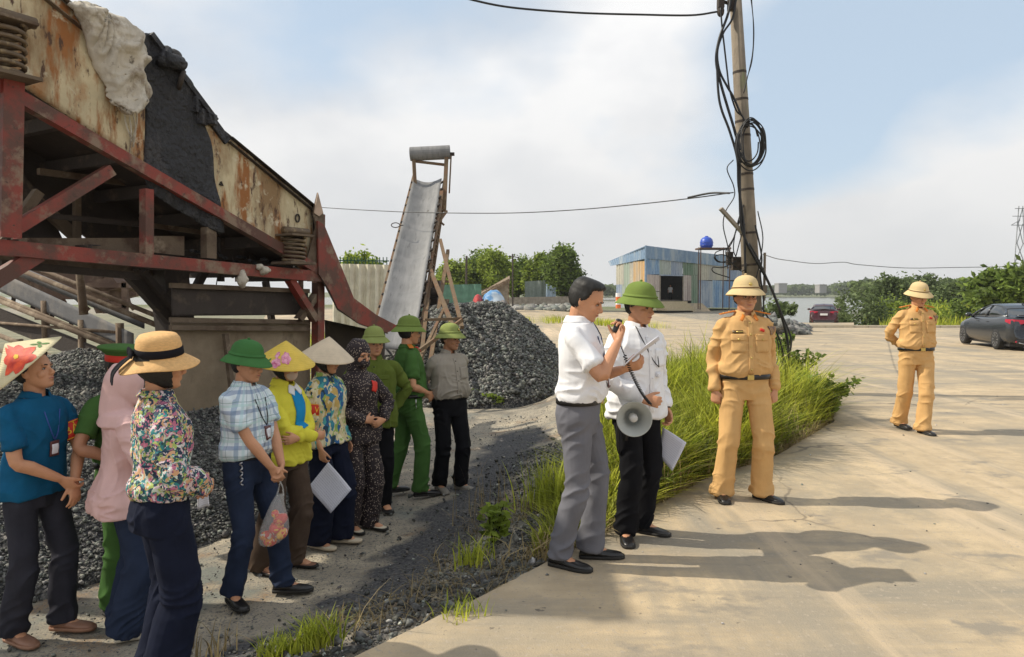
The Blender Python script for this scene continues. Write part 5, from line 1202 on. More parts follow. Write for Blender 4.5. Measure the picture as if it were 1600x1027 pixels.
pile((-1.0, 15.6, YG), 2.55, 2.9, 1.72, 34000, .026, 'tall grey gravel pile behind the man in the beige grey shirt', 5, .30, lambda x, y: y < 16.5)
pile((-7.3, 12.6, -.36), 2.2, 2.0, .95, 5000, .035, 'low sunlit gravel heap seen through the low conveyor', 6, .1)
# clutter under and behind the machine
for a, b, w, off, m in (((0, 250), (60, 330), .14, 1.2, M_DARKST), ((30, 290), (120, 372), .10, 1.25, M_BROWNST), ((60, 268), (300, 300), .06, .9, M_BROWNST), ((0, 330), (230, 352), .05, .8, M_DARKST), ((120, 300), (120, 390), .06, 1.1, M_BROWNST), ((232, 352), (420, 378), .05, .7, M_BROWNST), ((0, 412), (215, 432), .07, .5, M_DARKST), ((330, 404), (270, 520), .08, 1.0, M_DARKST), ((415, 440), (440, 600), .07, 1.1, M_DARKST), ((0, 385), (60, 300), .08, .4, M_BROWNST), ((345, 372), (345, 440), .06, .6, M_DARKST), ((470, 436), (470, 500), .05, .9, M_REDST)):
    mb = MB(); mbeam(mb, a, b, w, w, off); mb.build('strut', [m], mach)
for i in range(7):
    mb = MB(); x = 255 + i * 27; mb.tube([Mo(x, 400, .3), Mo(x + 4, 418 + (i * 7) % 12, .25), Mo(x + 2, 430 + (i * 5) % 17, .28)], .006, 5, smooth=3); mb.build('hanging_wire', [M_DARKST], mach)
mb = MB()
for i in range(40):
    x = 300 + (i * 37) % 170; y = 392 + (i * 13) % 24 + (x - 300) * .1; mb.ell(Mo(x, y, .2 + (i % 5) * .1), (.03 + .01 * (i % 3), .03, .018), seg=7, rows=5)
o = mb.build('fallen_coal', [M_COAL], mach); tag(o, kind='stuff')
# ------------------------------------------------------------------ tall conveyor
M_BELT = layered('grey_rubber_belt', (.17, .17, .17), [((.24, .235, .23), 1.5, .45, .65, (3, .3, .3), 6), ((.10, .10, .10), 5, .58, .7, (2, .4, .4), 6)], rough=.65, bump=.15, bscale=60)
M_RUSTY = layered('rusty_yellow_steel', (.15, .10, .055), [((.16, .08, .04), 4, .48, .62, (1, 1, 1), 7), ((.27, .19, .10), 6, .58, .7, (1, 1, 1), 6)], rough=.8, bump=.4, bscale=50)
cv = thing('tall_conveyor', (-2.1, 16.5, YG), 'tall inclined conveyor with grey belt rising behind the men in green', 'conveyor')
Lb, Rb, Lt, Rt = at(584, 520, 14.2), at(650, 520, 14.2), at(646, 279, 20.2), at(690, 279, 20.2)
def bp(t, w): return (Lb.lerp(Lt, t)) * (1 - w) + (Rb.lerp(Rt, t)) * w
up = (Lt - Lb).cross(Rb - Lb).normalized(); up = up if up.z > 0 else -up
Gd = np.array([[list(bp(t, w) - up * (.13 * math.sin(math.pi * w) + .02 * math.sin(t * 60) * math.sin(math.pi * w))) for w in np.linspace(0, 1, 13)] for t in np.linspace(-.05, 1, 50)])
mb = MB(); mb.grid(Gd); mb.build('belt', [M_BELT], cv, smooth=True, solid=.02)
mb = MB(); mb.grid(np.array([[list(bp(t, w) - up * .55) for w in (0.1, .9)] for t in np.linspace(0, 1.08, 10)])); mb.build('return_belt', [M_BELT], cv, solid=.02)
for w in (-.06, 1.08):
    for k in (.10, .50):
        mb = MB(); mb.beam(bp(-.03, w) - up * k, bp(1.10, w) - up * k, .05, .07, up=tuple(up)); mb.build('side_rail', [M_RUSTY], cv)
    mb = MB()
    for i in range(15):
        t0, t1 = i / 15, (i + 1) / 15; mb.beam(bp(t0, w) - up * .12, bp(t1, w) - up * .5, .025, .03); mb.beam(bp(t0, w) - up * .12, bp(t0, w) - up * .5, .03, .035)
    mb.build('lattice', [M_RUSTY], cv)
for i in range(16):
    t = i / 15.5; mb = MB()
    mb.tube([bp(t, -.05), bp(t, .28) - up * .17, bp(t, .72) - up * .17, bp(t, 1.09) + up * .02], .03, 8); mb.build('idler_roller', [M_DARKST], cv, smooth=False)
# head frame
tl, tr = at(646, 240, 20.3), at(698, 238, 20.3)
mb = MB(); mb.beam(at(649, 300, 20), tl, .09, .09); mb.beam(at(694, 330, 19.6), tr, .10, .10); mb.beam(at(647, 252, 20.3), at(697, 258, 20.3), .06, .07); mb.beam(at(705, 240, 20.3), at(702, 302, 20), .035, .035); mb.build('head_frame', [M_RUSTY], cv)
mb = MB(); mb.tube([at(641, 241, 20.3), at(703, 238, 20.3)], .19, 20); mb.build('head_roller', [M_BELT], cv, smooth=False)
mb = MB(); mb.tube([at(703, 241, 20.3), at(710, 241, 20.3)], .05, 10); mb.build('roller_shaft', [M_DARKST], cv)
# legs
for a, b, w in (((676, 395, 17.5), (652, 620, 12.4), .075), ((700, 392, 17.5), (664, 620, 12.4), .075), ((688, 375, 17.6), (722, 512, 13.4), .065), ((690, 300, 19.5), (678, 400, 18), .09), ((664, 400, 17.3), (708, 512, 13.4), .07)):
    mb = MB(); mb.beam(at(*a), at(*b), w, w); mb.build('leg', [M_RUSTY], cv)
for a, b, w in (((655, 548, 12.6), (722, 500, 13.2), .06), ((664, 500, 13.2), (722, 498, 13.3), .05), ((655, 470, 16), (700, 470, 17), .07), ((650, 440, 17), (704, 440, 17.5), .06), ((662, 380, 17.8), (698, 330, 19), .05), ((668, 330, 18.8), (694, 352, 18.8), .05), ((657, 560, 12.5), (700, 470, 15), .05)): mb = MB(); mb.beam(at(*a), at(*b), w, w); mb.build('cross_brace', [M_RUSTY], cv)
mb = MB(); mb.box(at(668, 468, 16.5), (.5, .5, .35)); mb.box(at(676, 448, 16.8), (.35, .4, .25)); mb.tube([at(660, 462, 16), at(690, 455, 16)], .12, 10); mb.build('gear_motor', [M_DARKST], cv, bevel=.03)
# wire loop
mb = MB(); c_ = at(618, 352, 17.5); mb.tube([c_ + Vector((.10 * math.cos(a), 0, .055 * math.sin(a))) for a in np.linspace(0, 6.0, 20)] + [at(630, 352, 17.6)], .012, 6); mb.build('wire_loop', [M_DARKST], cv)

# ------------------------------------------------------------------ low conveyor at left
lc = thing('low_conveyor', at(110, 560, 9.5), 'low grey belt conveyor on wooden poles behind the man in blue', 'conveyor')
M_WOOD = layered('weathered_wood', (.17, .12, .08), [((.30, .24, .17), 5, .5, .65, (1, 1, 1), 6), ((.14, .09, .06), 8, .56, .68, (1, 1, 1), 6)], rough=.9, bump=.5, bscale=70)
M_OLDBELT = layered('dusty_belt', (.15, .15, .155), [((.24, .22, .20), 3, .48, .64, (1, 1, 1), 6)], rough=.85)
def P2(x, y): return at(x, y, 10.2 - x * .006)
Gd = np.array([[list(P2(x, ya + (x + 60) * .46).lerp(P2(x, yb + (x + 60) * .444), w)) for x in np.linspace(-60, 208, 20)] for w, ya, yb in [(w, 398, 429) for w in np.linspace(0, 1, 6)]])
mb = MB(); mb.grid(Gd); mb.build('belt', [M_OLDBELT], lc, smooth=True, solid=.02)
for k, (a, b, r_) in enumerate((((-60, 385), (262, 515), .035), ((-60, 372), (240, 492), .03), ((-60, 446), (238, 566), .04), ((-60, 440), (215, 552), .022), ((-60, 500), (170, 594), .035), ((-60, 528), (225, 622), .03), ((-60, 500), (190, 520), .02))):
    mb = MB(); mb.tube([P2(*a), P2(*b)], r_, 8); mb.build('pole', [M_WOOD], lc, smooth=True)
Gd = np.array([[list(at(x, y0 + (x + 60) * .42, 11.2 - x * .006)) for x in np.linspace(-60, 225, 12)] for y0 in (378, 386, 394)]); mb = MB(); mb.grid(Gd); mb.build('upper_belt', [M_OLDBELT], lc, smooth=True, solid=.02)
mb = MB(); mb.grid(np.array([[list(P2(x, y0 + (x + 60) * .40)) for x in (-60, 60, 175)] for y0 in (458, 486)])); mb.build('return_belt', [M_DARKST], lc, solid=.02)
for x, y0, y1 in ((70, 470, 530), (128, 500, 640), (150, 545, 640), (187, 505, 580), (-20, 430, 640), (30, 530, 640), (232, 520, 600)):
    mb = MB(); mb.tube([P2(x, y0), P2(x + 2, y1)], .05, 8); mb.build('post', [M_WOOD], lc, smooth=True)
for i in range(9):
    x = -40 + i * 30; mb = MB(); mb.tube([P2(x, 400 + (x + 60) * .46) - Vector((0, -.05, .08)), P2(x - 4, 431 + (x + 60) * .444) - Vector((0, -.05, .08))], .03, 6); mb.build('roller', [M_DARKST], lc)
tag(MB().tube([at(121, 355, 9.0), at(124, 420, 9), at(131, 492, 9)], [.040, .045, .052], 10, smooth=4).build('wooden_post', [M_WOOD], None, at(131, 492, 9), smooth=True), 'weathered wooden post standing behind the low conveyor', 'post')
# rusty hopper junk behind
jk = thing('scrap_frame', at(110, 475, 16), 'rusty scrap steel hopper and frame standing far behind the low conveyor', 'scrap machine')
M_RUST2 = layered('brown_rust', (.10, .06, .042), [((.19, .13, .09), 2, .5, .66, (1, 1, 1), 6)], rough=.85)
mb = MB(); mb.prism([at(x, y, 16) for x, y in ((45, 425), (122, 425), (118, 468), (60, 468))], (0, 1.2, 0)); mb.build('hopper', [M_RUST2], jk)
mb = MB(); mb.prism([at(x, y, 15.6) for x, y in ((138, 440), (175, 432), (188, 450), (150, 458))], (0, 1.0, 0)); mb.prism([at(x, y, 15.8) for x, y in ((136, 458), (170, 455), (176, 478), (150, 490))], (0, .8, 0)); mb.build('chute', [M_RUST2], jk)
for a, b in (((120, 446), (200, 446)), ((195, 440), (196, 500)), ((165, 455), (166, 490)), ((130, 470), (200, 478)), ((60, 440), (60, 500))): mb = MB(); mb.beam(at(*a, 15.5), at(*b, 15.5), .10, .10); mb.build('frame_bar', [M_RUST2], jk)

rs = np.random.RandomState(77)
for i in range(9):
    x = 20 + i * 24; mb = MB(); mb.beam(at(x, 418 + (i * 17) % 30, 17), at(x + 8 + (i * 13) % 40, 452 + (i * 11) % 34, 17.2), .09, .09); mb.build('frame_bar', [M_RUST2], jk)
mb = MB(); mb.prism([at(x, y, 18) for x, y in ((-30, 405), (215, 425), (212, 462), (180, 470), (90, 452), (-30, 450))], (0, .3, 0)); mb.build('backing_sheet', [M_RUST2], jk)
# ------------------------------------------------------------------ vegetation helpers
def leafmat(name, col, col2, tr=.25, sc=3):
    return pm(name, col, .6, .3, sc, 0, attr='tint', col2=col2, transl=tr, spec=.3)
M_LEAF_A = leafmat('leaves_bright', (.20, .29, .04), (.36, .44, .07), .5)
M_LEAF_B = leafmat('leaves_mid', (.12, .19, .04), (.23, .31, .06), .45)
M_LEAF_C = leafmat('leaves_grey_green', (.11, .16, .06), (.19, .24, .09), .45)
M_GRASS = leafmat('grass_blades', (.29, .38, .030), (.66, .66, .09), .50, 2.2)
M_DRY = leafmat('dry_grass', (.30, .22, .10), (.42, .33, .16), .2, 4)
M_TRUNK = layered('bark', (.11, .085, .06), [((.2, .17, .13), 8, .5, .7, (1, 1, .3), 6)], rough=.9, bump=.6, bscale=40)
def quads(C, sz, seed, aspect=1.5, up=.3, tint=(.5, 1.45)):
    """leaf sized quads at C"""
    rs = np.random.RandomState(seed); n = len(C); a = rs.normal(size=(n, 3)); a[:, 2] *= .6; a /= np.linalg.norm(a, axis=1)[:, None]; b = rs.normal(size=(n, 3)); b[:, 2] += up * 2
    b -= a * (a * b).sum(1)[:, None]; b /= np.linalg.norm(b, axis=1)[:, None]; s_ = (sz * rs.uniform(.6, 1.3, n))[:, None]
    V = np.stack([C - a * s_ * aspect, C + b * s_ * .7, C + a * s_ * aspect, C - b * s_ * .7], 1).reshape(-1, 3); Fq = np.arange(n * 4).reshape(-1, 4); me = npmesh('leaves', V, Fq)
    t = rs.uniform(*tint, n); col = np.ones((n, 4, 4), np.float32); col[..., :3] = t[:, None, None]; ca = me.color_attributes.new('tint', 'FLOAT_COLOR', 'POINT'); ca.data.foreach_set('color', col.ravel()); return me
def crown_pts(c, r, n, seed, clumps=30, cs=.28, hollow=.35):
    rs = np.random.RandomState(seed); d = rs.normal(size=(clumps, 3)); d /= np.linalg.norm(d, axis=1)[:, None]; cc = d * (rs.uniform(hollow, 1, (clumps, 1)) ** .6) * np.array(r); cc[:, 2] = np.where(cc[:, 2] < -r[2] * .6, -r[2] * .6, cc[:, 2])
    cc *= rs.uniform(.75, 1.08, (clumps, 1)); w = rs.randint(0, clumps, n); k = rs.normal(size=(n, 3)) * cs * np.array(r) * rs.uniform(.5, 1, (clumps, 1))[w]; return cc[w] + k + np.array(c), cc + np.array(c)
def tree(px, py, Y, wpx, hpx, n, label, mat, seed, trunk=.35, clumps=34, leaf=.13, group=None, base=None, name='tree', shape=1.0):
    """py = photo row of the crown top, hpx total height in photo pixels, wpx crown width"""
    k = Y / F; top = at(px, py, Y); g = gz1(top.x, Y) if base is None else base; H_ = top.z - g; w = wpx * k / 2; th = H_ * trunk; ch = (H_ - th) / 2 * 1.05; base_ = Vector((top.x, Y, g)); t = thing(name, base_, label, 'tree', group)
    c = (top.x, Y, g + th + ch * .95); P, cc = crown_pts(c, (w * .85, w * .85, ch * .85), n, seed, clumps, .22); me = quads(P, leaf, seed); link('crown', me, [mat], t, smooth=False)
    mb = MB(); r0 = max(.05, H_ * .022); mb.tube([base_, base_ + Vector((.1, 0, th)), Vector(c) + Vector((0, 0, ch * .4))], [r0 * 1.3, r0, r0 * .3], 8, smooth=3)
    for q in range(0, min(clumps, 9)): mb.tube([base_ + Vector((.05, 0, th * (.5 + .05 * q))), (Vector(c) + Vector(cc[q])) / 2, Vector(cc[q])], [r0 * .5, r0 * .3, r0 * .12], 5)
    mb.build('trunk', [M_TRUNK], t, smooth=True); return t
def bush(px, py, Y, wpx, n, label, mat, seed, leaf=.08, group=None, name='bush', low=0, clumps=24, dr=1.0):
    k = Y / F; top = at(px, py, Y); g = gz1(top.x, Y) - low; h = max(.2, top.z - g); w = wpx * k / 2; t = thing(name, (top.x, Y, g), label, 'bush', group)
    P, cc = crown_pts((top.x, Y, g + h * .5), (w * .85, w * .85 * dr, h * .46), n, seed, clumps, .24); P[:, 2] = np.maximum(P[:, 2], g + .02); me = quads(P, leaf, seed); link('foliage', me, [mat], t, smooth=False)
    mb = MB()
    for q in range(6): mb.tube([Vector((top.x, Y, g - .05)), (Vector((top.x, Y, g)) + Vector(cc[q])) / 2 + Vector((0, 0, h * .1)), Vector(cc[q])], [.03, .022, .01], 5)
    mb.build('stem', [M_TRUNK], t, smooth=True); return t
def blades(X, Y, Z, L, seed, wd=.006, lean=.5, segs=4, windx=0, tint=(.6, 1.4), drift=None):
    rs = np.random.RandomState(seed); n = len(X); a = rs.uniform(0, 6.283, n); dx, dy = np.cos(a) * lean * rs.uniform(.2, 1.2, n) + windx, np.sin(a) * lean * rs.uniform(.2, 1.2, n)
    if drift is not None: dx = dx + drift[0]; dy = dy + drift[1]
    sx, sy = -dy, dx; m = np.hypot(sx, sy) + 1e-6; sx, sy = sx / m, sy / m; w = wd * rs.uniform(.6, 1.5, n); V = []
    for i in range(segs + 1):
        t = i / segs; h = L * (t - .32 * t * t * np.clip(m, 0, 1.4)); o = L * t * t; ww = w * (1 - t) ** .7
        cx, cy, cz = X + dx * o, Y + dy * o, Z + h; V += [np.stack([cx - sx * ww, cy - sy * ww, cz], 1), np.stack([cx + sx * ww, cy + sy * ww, cz], 1)]
    V = np.stack(V, 1); k = 2 * (segs + 1); Fb = np.array([[2 * i, 2 * i + 1, 2 * i + 3, 2 * i + 2] for i in range(segs)]); Fq = (Fb[None] + (np.arange(n) * k)[:, None, None]).reshape(-1, 4)
    me = npmesh('grass', V.reshape(-1, 3), Fq); t = rs.uniform(*tint, n); col = np.ones((n, k, 4), np.float32); col[..., :3] = t[:, None, None]; ca = me.color_attributes.new('tint', 'FLOAT_COLOR', 'POINT'); ca.data.foreach_set('color', col.ravel()); return me

# ------------------------------------------------------------------ the grass verge
def verge():
    rs = np.random.RandomState(4); n = 52000; y = rs.uniform(4.45, 13.4, n); xl = np.interp(y, EDGE[:, 1], EDGE[:, 0]) - .05
    xr = np.interp(y, [4.43, 5.5, 6.6, 7.13, 8.2, 9.4, 10.5, 12, 13.0, 13.6], [.25, 1.0, 1.83, 2.47, 3.27, 4.1, 4.6, 4.8, 4.4, 3.2]); u = rs.uniform(0, 1, n)
    xl = xl - .12; x = xl + (xr - xl) * u; P = np.stack([x, y, x * 0], 1); den = vnoise(P * 1.6, 2) * .5 + .75; edge = np.minimum((x - xl), (xr - x)) ; near = sstep(edge, -.05, .35) * sstep(y, 4.8, 6.0); keep = rs.uniform(0, 1, n) < den * (.25 + .75 * near) * sstep(y, 4.4, 5.2); x, y, edge, near, u = x[keep], y[keep], edge[keep], near[keep], u[keep]
    P = np.stack([x, y, x * 0], 1); L = (.24 + .50 * near * sstep(y, 5.0, 7.5)) * rs.uniform(.5, 1.25, len(x)) * (1 + .55 * vnoise(P * 1.3, 6)); z = gz(x, y) - .02
    me = blades(x, y, z, L * rs.uniform(.6, 1.15, len(x)), 5, .0095, .85, 4, drift=(.35 * vnoise(P * 2.2, 21) + .30 * sstep(u, .6, 1.0), -.02 + .35 * vnoise(P * 2.6, 22)), tint=(.30, 1.35)); o = link('tall_grass', me, [M_GRASS], smooth=False); tag(o, 'tall yellow green grass growing on the verge behind the officer', 'grass', kind='stuff')
    n = 6000; y = rs.uniform(5.7, 13, n); xl = np.interp(y, EDGE[:, 1], EDGE[:, 0]); xr = np.interp(y, [4.43, 5.5, 6.6, 7.13, 8.2, 9.4, 10.5, 12, 13.0], [.25, 1.0, 1.83, 2.47, 3.27, 4.1, 4.6, 4.8, 4.4]); x = xl + (xr - xl) * rs.uniform(.06, .93, n)
    o = link('broad_weeds', blades(x, y, gz(x, y) - .02, rs.uniform(.15, .5, n), 15, .017, 1.1, 4, tint=(.35, 1.1)), [M_LEAF_A], smooth=False); tag(o, 'broad bladed weeds mixed into the tall grass of the verge', 'grass', kind='stuff')
    o = link('dead_grass', blades(x[::2] + .1, y[::2], gz(x[::2], y[::2]) - .02, rs.uniform(.2, .6, len(x[::2])), 16, .005, 1.1, 4), [M_DRY], smooth=False); tag(o, 'dead straw coloured stems among the tall grass of the verge', 'grass', kind='stuff')
    n = 6000; y = rs.uniform(4.45, 13.0, n); xr = np.interp(y, [4.43, 5.5, 6.6, 7.13, 8.2, 9.4, 10.5, 12, 13.0], [.25, 1.0, 1.83, 2.47, 3.27, 4.1, 4.6, 4.8, 4.4]); x = xr - np.abs(rs.normal(0, .16, n)) + .02
    me = blades(x, y, np.maximum(gz(x, y), -.01), rs.uniform(.05, .20, n), 9, .005, 1.6, 3); o = link('dry_grass', me, [M_DRY], smooth=False); tag(o, 'short dry grass along the edge of the concrete', 'grass', kind='stuff')
    # crumbly bank: weeds, straw, stones
    n = 3600; y = rs.uniform(2.6, 7.2, n); xe = np.interp(y, EDGE[:, 1], EDGE[:, 0]); dd = np.abs(rs.normal(.42, .28, n)); x = xe - dd; P = np.stack([x, y, x * 0], 1); k = vnoise(P * 2.3, 12) + rs.uniform(-.4, .4, n) > .05; x, y = x[k], y[k]
    me = blades(x, y, gz(x, y) - .01, rs.uniform(.03, .13, len(x)), 10, .0032, 2.4, 3, tint=(.3, 1.0)); o = link('dry_grass', me, [M_DRY], smooth=False); tag(o, 'withered straw and weeds on the crumbly bank between yard and road', 'grass', kind='stuff')
    n = 8000; y = rs.uniform(2.2, 8.5, n); xe = np.interp(y, EDGE[:, 1], EDGE[:, 0]); dd = np.abs(rs.normal(.0, .50, n)) + .02; x = xe - dd - .02; s_ = .0062 * rs.lognormal(0, .65, n); s_ = np.minimum(s_, .035); me = stones_mesh(np.stack([x, y, gz(x, y) + s_ * .2], 1), s_, 31, tint=np.where(rs.uniform(0, 1, n) > .95, rs.uniform(1.6, 3.2, n), rs.uniform(.25, 1.0, n)))
    o = link('rubble', me, [M_STONE2], smooth=False); tag(o, 'small dark stones and asphalt crumbs along the broken edge of the road', 'rubble', kind='stuff')
    n = 7000; y = rs.uniform(2.6, 12, n); x = rs.uniform(-5, .6, n); k = x < np.interp(y, EDGE[:, 1], EDGE[:, 0]) - .2; x, y = x[k], y[k]; s_ = np.minimum(.005 * rs.lognormal(0, .6, len(x)), .025); me = stones_mesh(np.stack([x, y, gz(x, y) + s_ * .1], 1), s_, 32); o = link('grit', me, [M_STONE2], smooth=False); tag(o, 'scattered grit on the dirt of the yard', 'grit', kind='stuff')
    n = 700; x = rs.uniform(-1, 9, n); y = rs.uniform(3.3, 14, n); k = (x > np.interp(y, [3.33, 4.43, 5.5, 6.6, 7.13, 8.2, 9.4, 10.5, 13.6], [-.55, .3, 1.1, 1.95, 2.6, 3.4, 4.3, 4.8, 4.9])); x, y = x[k], y[k]; s_ = np.minimum(.004 * rs.lognormal(0, .6, len(x)), .014); z = gz(np.maximum(x, 0), y) + .02; me = stones_mesh(np.stack([x, y, z + s_ * .2], 1), s_, 33, tint=rs.uniform(.4, 3.2, len(x))); o = link('grit', me, [M_STONE2], smooth=False); tag(o, 'scattered specks and pebbles on the concrete road', 'grit', kind='stuff')
verge()
# individual tufts and weeds beside the road edge
def tuft(px, py, n, L, label, seed, mat=M_GRASS, lean=.7, wd=.005, z=None, spread=.06, name='grass_tuft'):
    z0 = z if z is not None else -.2; 
    for _ in range(4): g = gp(px, py, z0); z0 = gz1(g.x, g.y) if z is None else z
    rs = np.random.RandomState(seed); x = g.x + rs.normal(0, spread, n); y = g.y + rs.normal(0, spread, n); me = blades(x, y, gz(x, y) - .01, L * rs.uniform(.5, 1.2, n), seed, wd, lean, 4); tag(link(name, me, [mat], origin=(g.x, g.y, z0), smooth=False), label, 'grass')
tuft(497, 1010, 220, .17, 'bright green grass tuft at the bottom, nearer the road', 41, spread=.045)
tuft(440, 1027, 160, .13, 'low green grass tuft left of the bright one at the bottom', 42, spread=.06)
tuft(740, 880, 90, .20, 'grass tuft below the leafy weed', 43)
tuft(866, 790, 260, .42, 'grass clump beside the grey trousers of the speaker', 44, spread=.10, lean=.45)
tuft(725, 965, 60, .12, 'thin grass tuft among the rubble in the foreground', 45)
tuft(560, 990, 12, .30, 'few long dry stalks leaning over the bank', 46, M_DRY, 1.0, .0028, spread=.14, name='dry_stalks')
tuft(330, 1020, 26, .20, 'pale dry seed heads at the bottom edge beside the navy trousers', 47, M_DRY, .6, .005, spread=.10, name='dry_stalks')
tuft(770, 800, 40, .45, 'dry grey stalks behind the leafy weed', 48, M_DRY, .35, .0022, spread=.16, name='dry_stalks')
def weed(px, py, h, r, n, label, seed, leaf=.03, mat=M_LEAF_A, nst=7, z=None):
    z0 = -.3 if z is None else z
    for _ in range(4): g = gp(px, py, z0); z0 = gz1(g.x, g.y) if z is None else z
    t = thing('leafy_plant', (g.x, g.y, z0), label, 'plant'); rs = np.random.RandomState(seed); mb = MB(); C = []
    for i in range(nst):
        a = rs.uniform(0, 6.28); l = h * rs.uniform(.6, 1.05); e = Vector((g.x + math.cos(a) * r * rs.uniform(.2, 1), g.y + math.sin(a) * r * rs.uniform(.2, 1), z0 + l)); b = Vector((g.x, g.y, z0 - .02)); m_ = b.lerp(e, .5) + Vector((0, 0, l * .12)); mb.tube([b, m_, e], [.005, .004, .002], 5, smooth=3)
        for q in range(n // nst): f = rs.uniform(.25, 1.05); p_ = b.lerp(m_, f * 2) if f < .5 else m_.lerp(e, f * 2 - 1); C.append([p_.x + rs.normal(0, .035), p_.y + rs.normal(0, .035), p_.z + rs.normal(0, .02)])
    link('foliage', quads(np.array(C), leaf, seed, 1.3), [mat], t, smooth=False); mb.build('stem', [mat], t); return t
weed(770, 850, .32, .12, 160, 'small leafy green weed growing on the bank in the foreground', 51)
weed(1118, 600, .95, .25, 320, 'leafy sapling with bright leaves beside the officer in tan', 52, .05, z=0)
weed(1292, 655, .55, .40, 420, 'leafy shrub at the right tip of the verge', 53, .035, M_LEAF_B, 12, 0)
weed(1250, 600, .70, .40, 500, 'bushy shrub at the foot of the utility pole', 54, .04, M_LEAF_B, 12, 0)
weed(1222, 560, .60, .5, 400, 'low creeper covered shrub behind the officer under the hanging cables', 55, .05, M_LEAF_B, 10, 0)
weed(1270, 640, .50, .30, 300, 'small leafy shrub between grass and road', 56, .03, M_LEAF_A, 9, 0)
for i, (px, py, h) in enumerate(((745, 632, .35), (775, 636, .25))): weed(px, py, h, .35, 260, ('green weeds at the foot of the gravel pile', 'smaller yellowish weeds in front of the gravel pile')[i], 60 + i, .04, M_LEAF_A, 12)

# ------------------------------------------------------------------ background trees
TR = [(548, 392, 42, 60, 70, 2600, M_LEAF_A, 'rounded light green tree behind the corrugated fence'), (585, 400, 44, 46, 60, 1500, M_LEAF_A, 'small light green tree at the right end of the corrugated fence'),
      (712, 402, 50, 60, 76, 2600, M_LEAF_A, 'light green tree just right of the tall conveyor'), (745, 398, 52, 60, 80, 2400, M_LEAF_B, 'tree with open crown between conveyor and lean-to'), (775, 390, 50, 66, 88, 2800, M_LEAF_A, 'tall pale tree above the lean-to'),
      (808, 402, 54, 56, 76, 2200, M_LEAF_B, 'dim green tree behind the thin pole'), (840, 395, 52, 58, 84, 2600, M_LEAF_A, 'pointed light green tree left of the tallest tree'), (878, 381, 50, 70, 98, 4200, M_LEAF_B, 'tallest dense tree at the right end of the row'), (898, 420, 50, 44, 60, 1500, M_LEAF_C, 'low dark tree under the tallest tree'), (700, 415, 56, 50, 60, 1500, M_LEAF_B, 'low tree behind the conveyor legs')]
for i, (px, py, Y, w, h, n, m, lb) in enumerate(TR): tree(px, py, Y * 1.65 if i > 1 else Y, w, h, int(n * 3.0), lb, m, 70 + i, trunk=.16, leaf=.15 if i > 1 else .10, clumps=60, group='trees behind the yard')
BR = [(1345, 440, 58, 110, 3600, M_LEAF_C, 'broad grey green bush at the left end of the river spit', .1), (1395, 432, 74, 80, 2400, M_LEAF_C, 'round dark bush behind the broad one on the spit', .14), (1440, 430, 82, 90, 2600, M_LEAF_C, 'taller dark green bush behind the walking officer', .15), (1500, 437, 78, 90, 2400, M_LEAF_C, 'dark bush right of the walking officer far off', .15),
      (1385, 462, 62, 70, 1500, M_LEAF_A, 'low yellow green bush beside the walking officer, on the left', .1), (1470, 462, 60, 60, 1500, M_LEAF_A, 'low yellow green bush beside the walking officer, on the right', .1), (1515, 455, 52, 70, 2000, M_LEAF_B, 'mid green bush left of the big leafy tree', .1), (1320, 452, 60, 44, 1200, M_LEAF_C, 'small bush at the water beside the spit', .1)]
for i, (px, py, Y, w, n, m, lb, lf) in enumerate(BR): bush(px, py, Y, w, int(n * 1.3), lb, m, 90 + i, lf, 'bushes on the river spit', dr=.8, clumps=34)
tree(1568, 418, 44, 110, 80, 5200, 'big leafy tree behind the black car', M_LEAF_B, 110, .25, 44, .16); tree(1625, 425, 46, 80, 80, 2500, 'leafy tree at the right edge of the picture', M_LEAF_B, 111, .25, 34, .16)
rs = np.random.RandomState(8)
def field(x0, x1, y0, y1, n, L, label, seed, wd, cond=None, mat=M_GRASS):
    rs = np.random.RandomState(seed); x = rs.uniform(x0, x1, n); y = rs.uniform(y0, y1, n)
    if cond: k = cond(x, y); x, y = x[k], y[k]
    z = gz(x, y); k = z > -1.85; x, y, z = x[k], y[k], z[k]; tag(link('reeds', blades(x, y, z - .05, L * rs.uniform(.5, 1.2, len(x)), seed, wd, .4, 2), [mat], smooth=False), label, 'grass', kind='stuff')
field(19, 48, 57, 74, 9000, 1.2, 'pale reeds and grass on the river spit', 120, .05, lambda x, y: x / y > .455)
field(21, 40, 43.5, 50, 2500, .8, 'rough grass behind the kerb beside the black car', 121, .03, lambda x, y: x / y > .50)
field(-6, 9, 40, 47, 2500, .5, 'weeds along the far side of the plaza', 122, .02)
field(-12, -4.5, 12, 30, 9000, .35, 'yellow weeds seen through the low conveyor', 123, .012)

# ------------------------------------------------------------------ background structures
def csheet(name, pts, Y, mat, label=None, cat=None, per=.25, amp=.03, parent=None, Y1=None):
    """pts: 4 photo pixels (tl, tr, br, bl); vertical sheet at depth Y..Y1"""
    Y1 = Y1 or Y; tl, tr_, br, bl = at(*pts[0], Y), at(*pts[1], Y1), at(*pts[2], Y1), at(*pts[3], Y); w = (br - bl).length; k = max(6, int(w / per * 6)); nn = Vector((tr_ - tl)).cross(Vector((0, 0, 1))).normalized(); G = []
    for v in (0, .5, 1): G.append([list(bl.lerp(br, t) * (1 - v) + tl.lerp(tr_, t) * v + nn * amp * max(-1, min(1, 1.7 * math.sin(t * w / per * 6.283)))) for t in np.linspace(0, 1, k)])
    mb = MB(); mb.grid(np.array(G)); o = mb.build(name, [mat], parent, None if parent else (bl + br) / 2, solid=.012)
    if label: tag(o, label, cat)
    return o
M_CREAMSH = layered('cream_corrugated', (.62, .58, .46), [((.42, .36, .26), 1.5, .5, .68, (1, 1, .3), 6)], rough=.6)
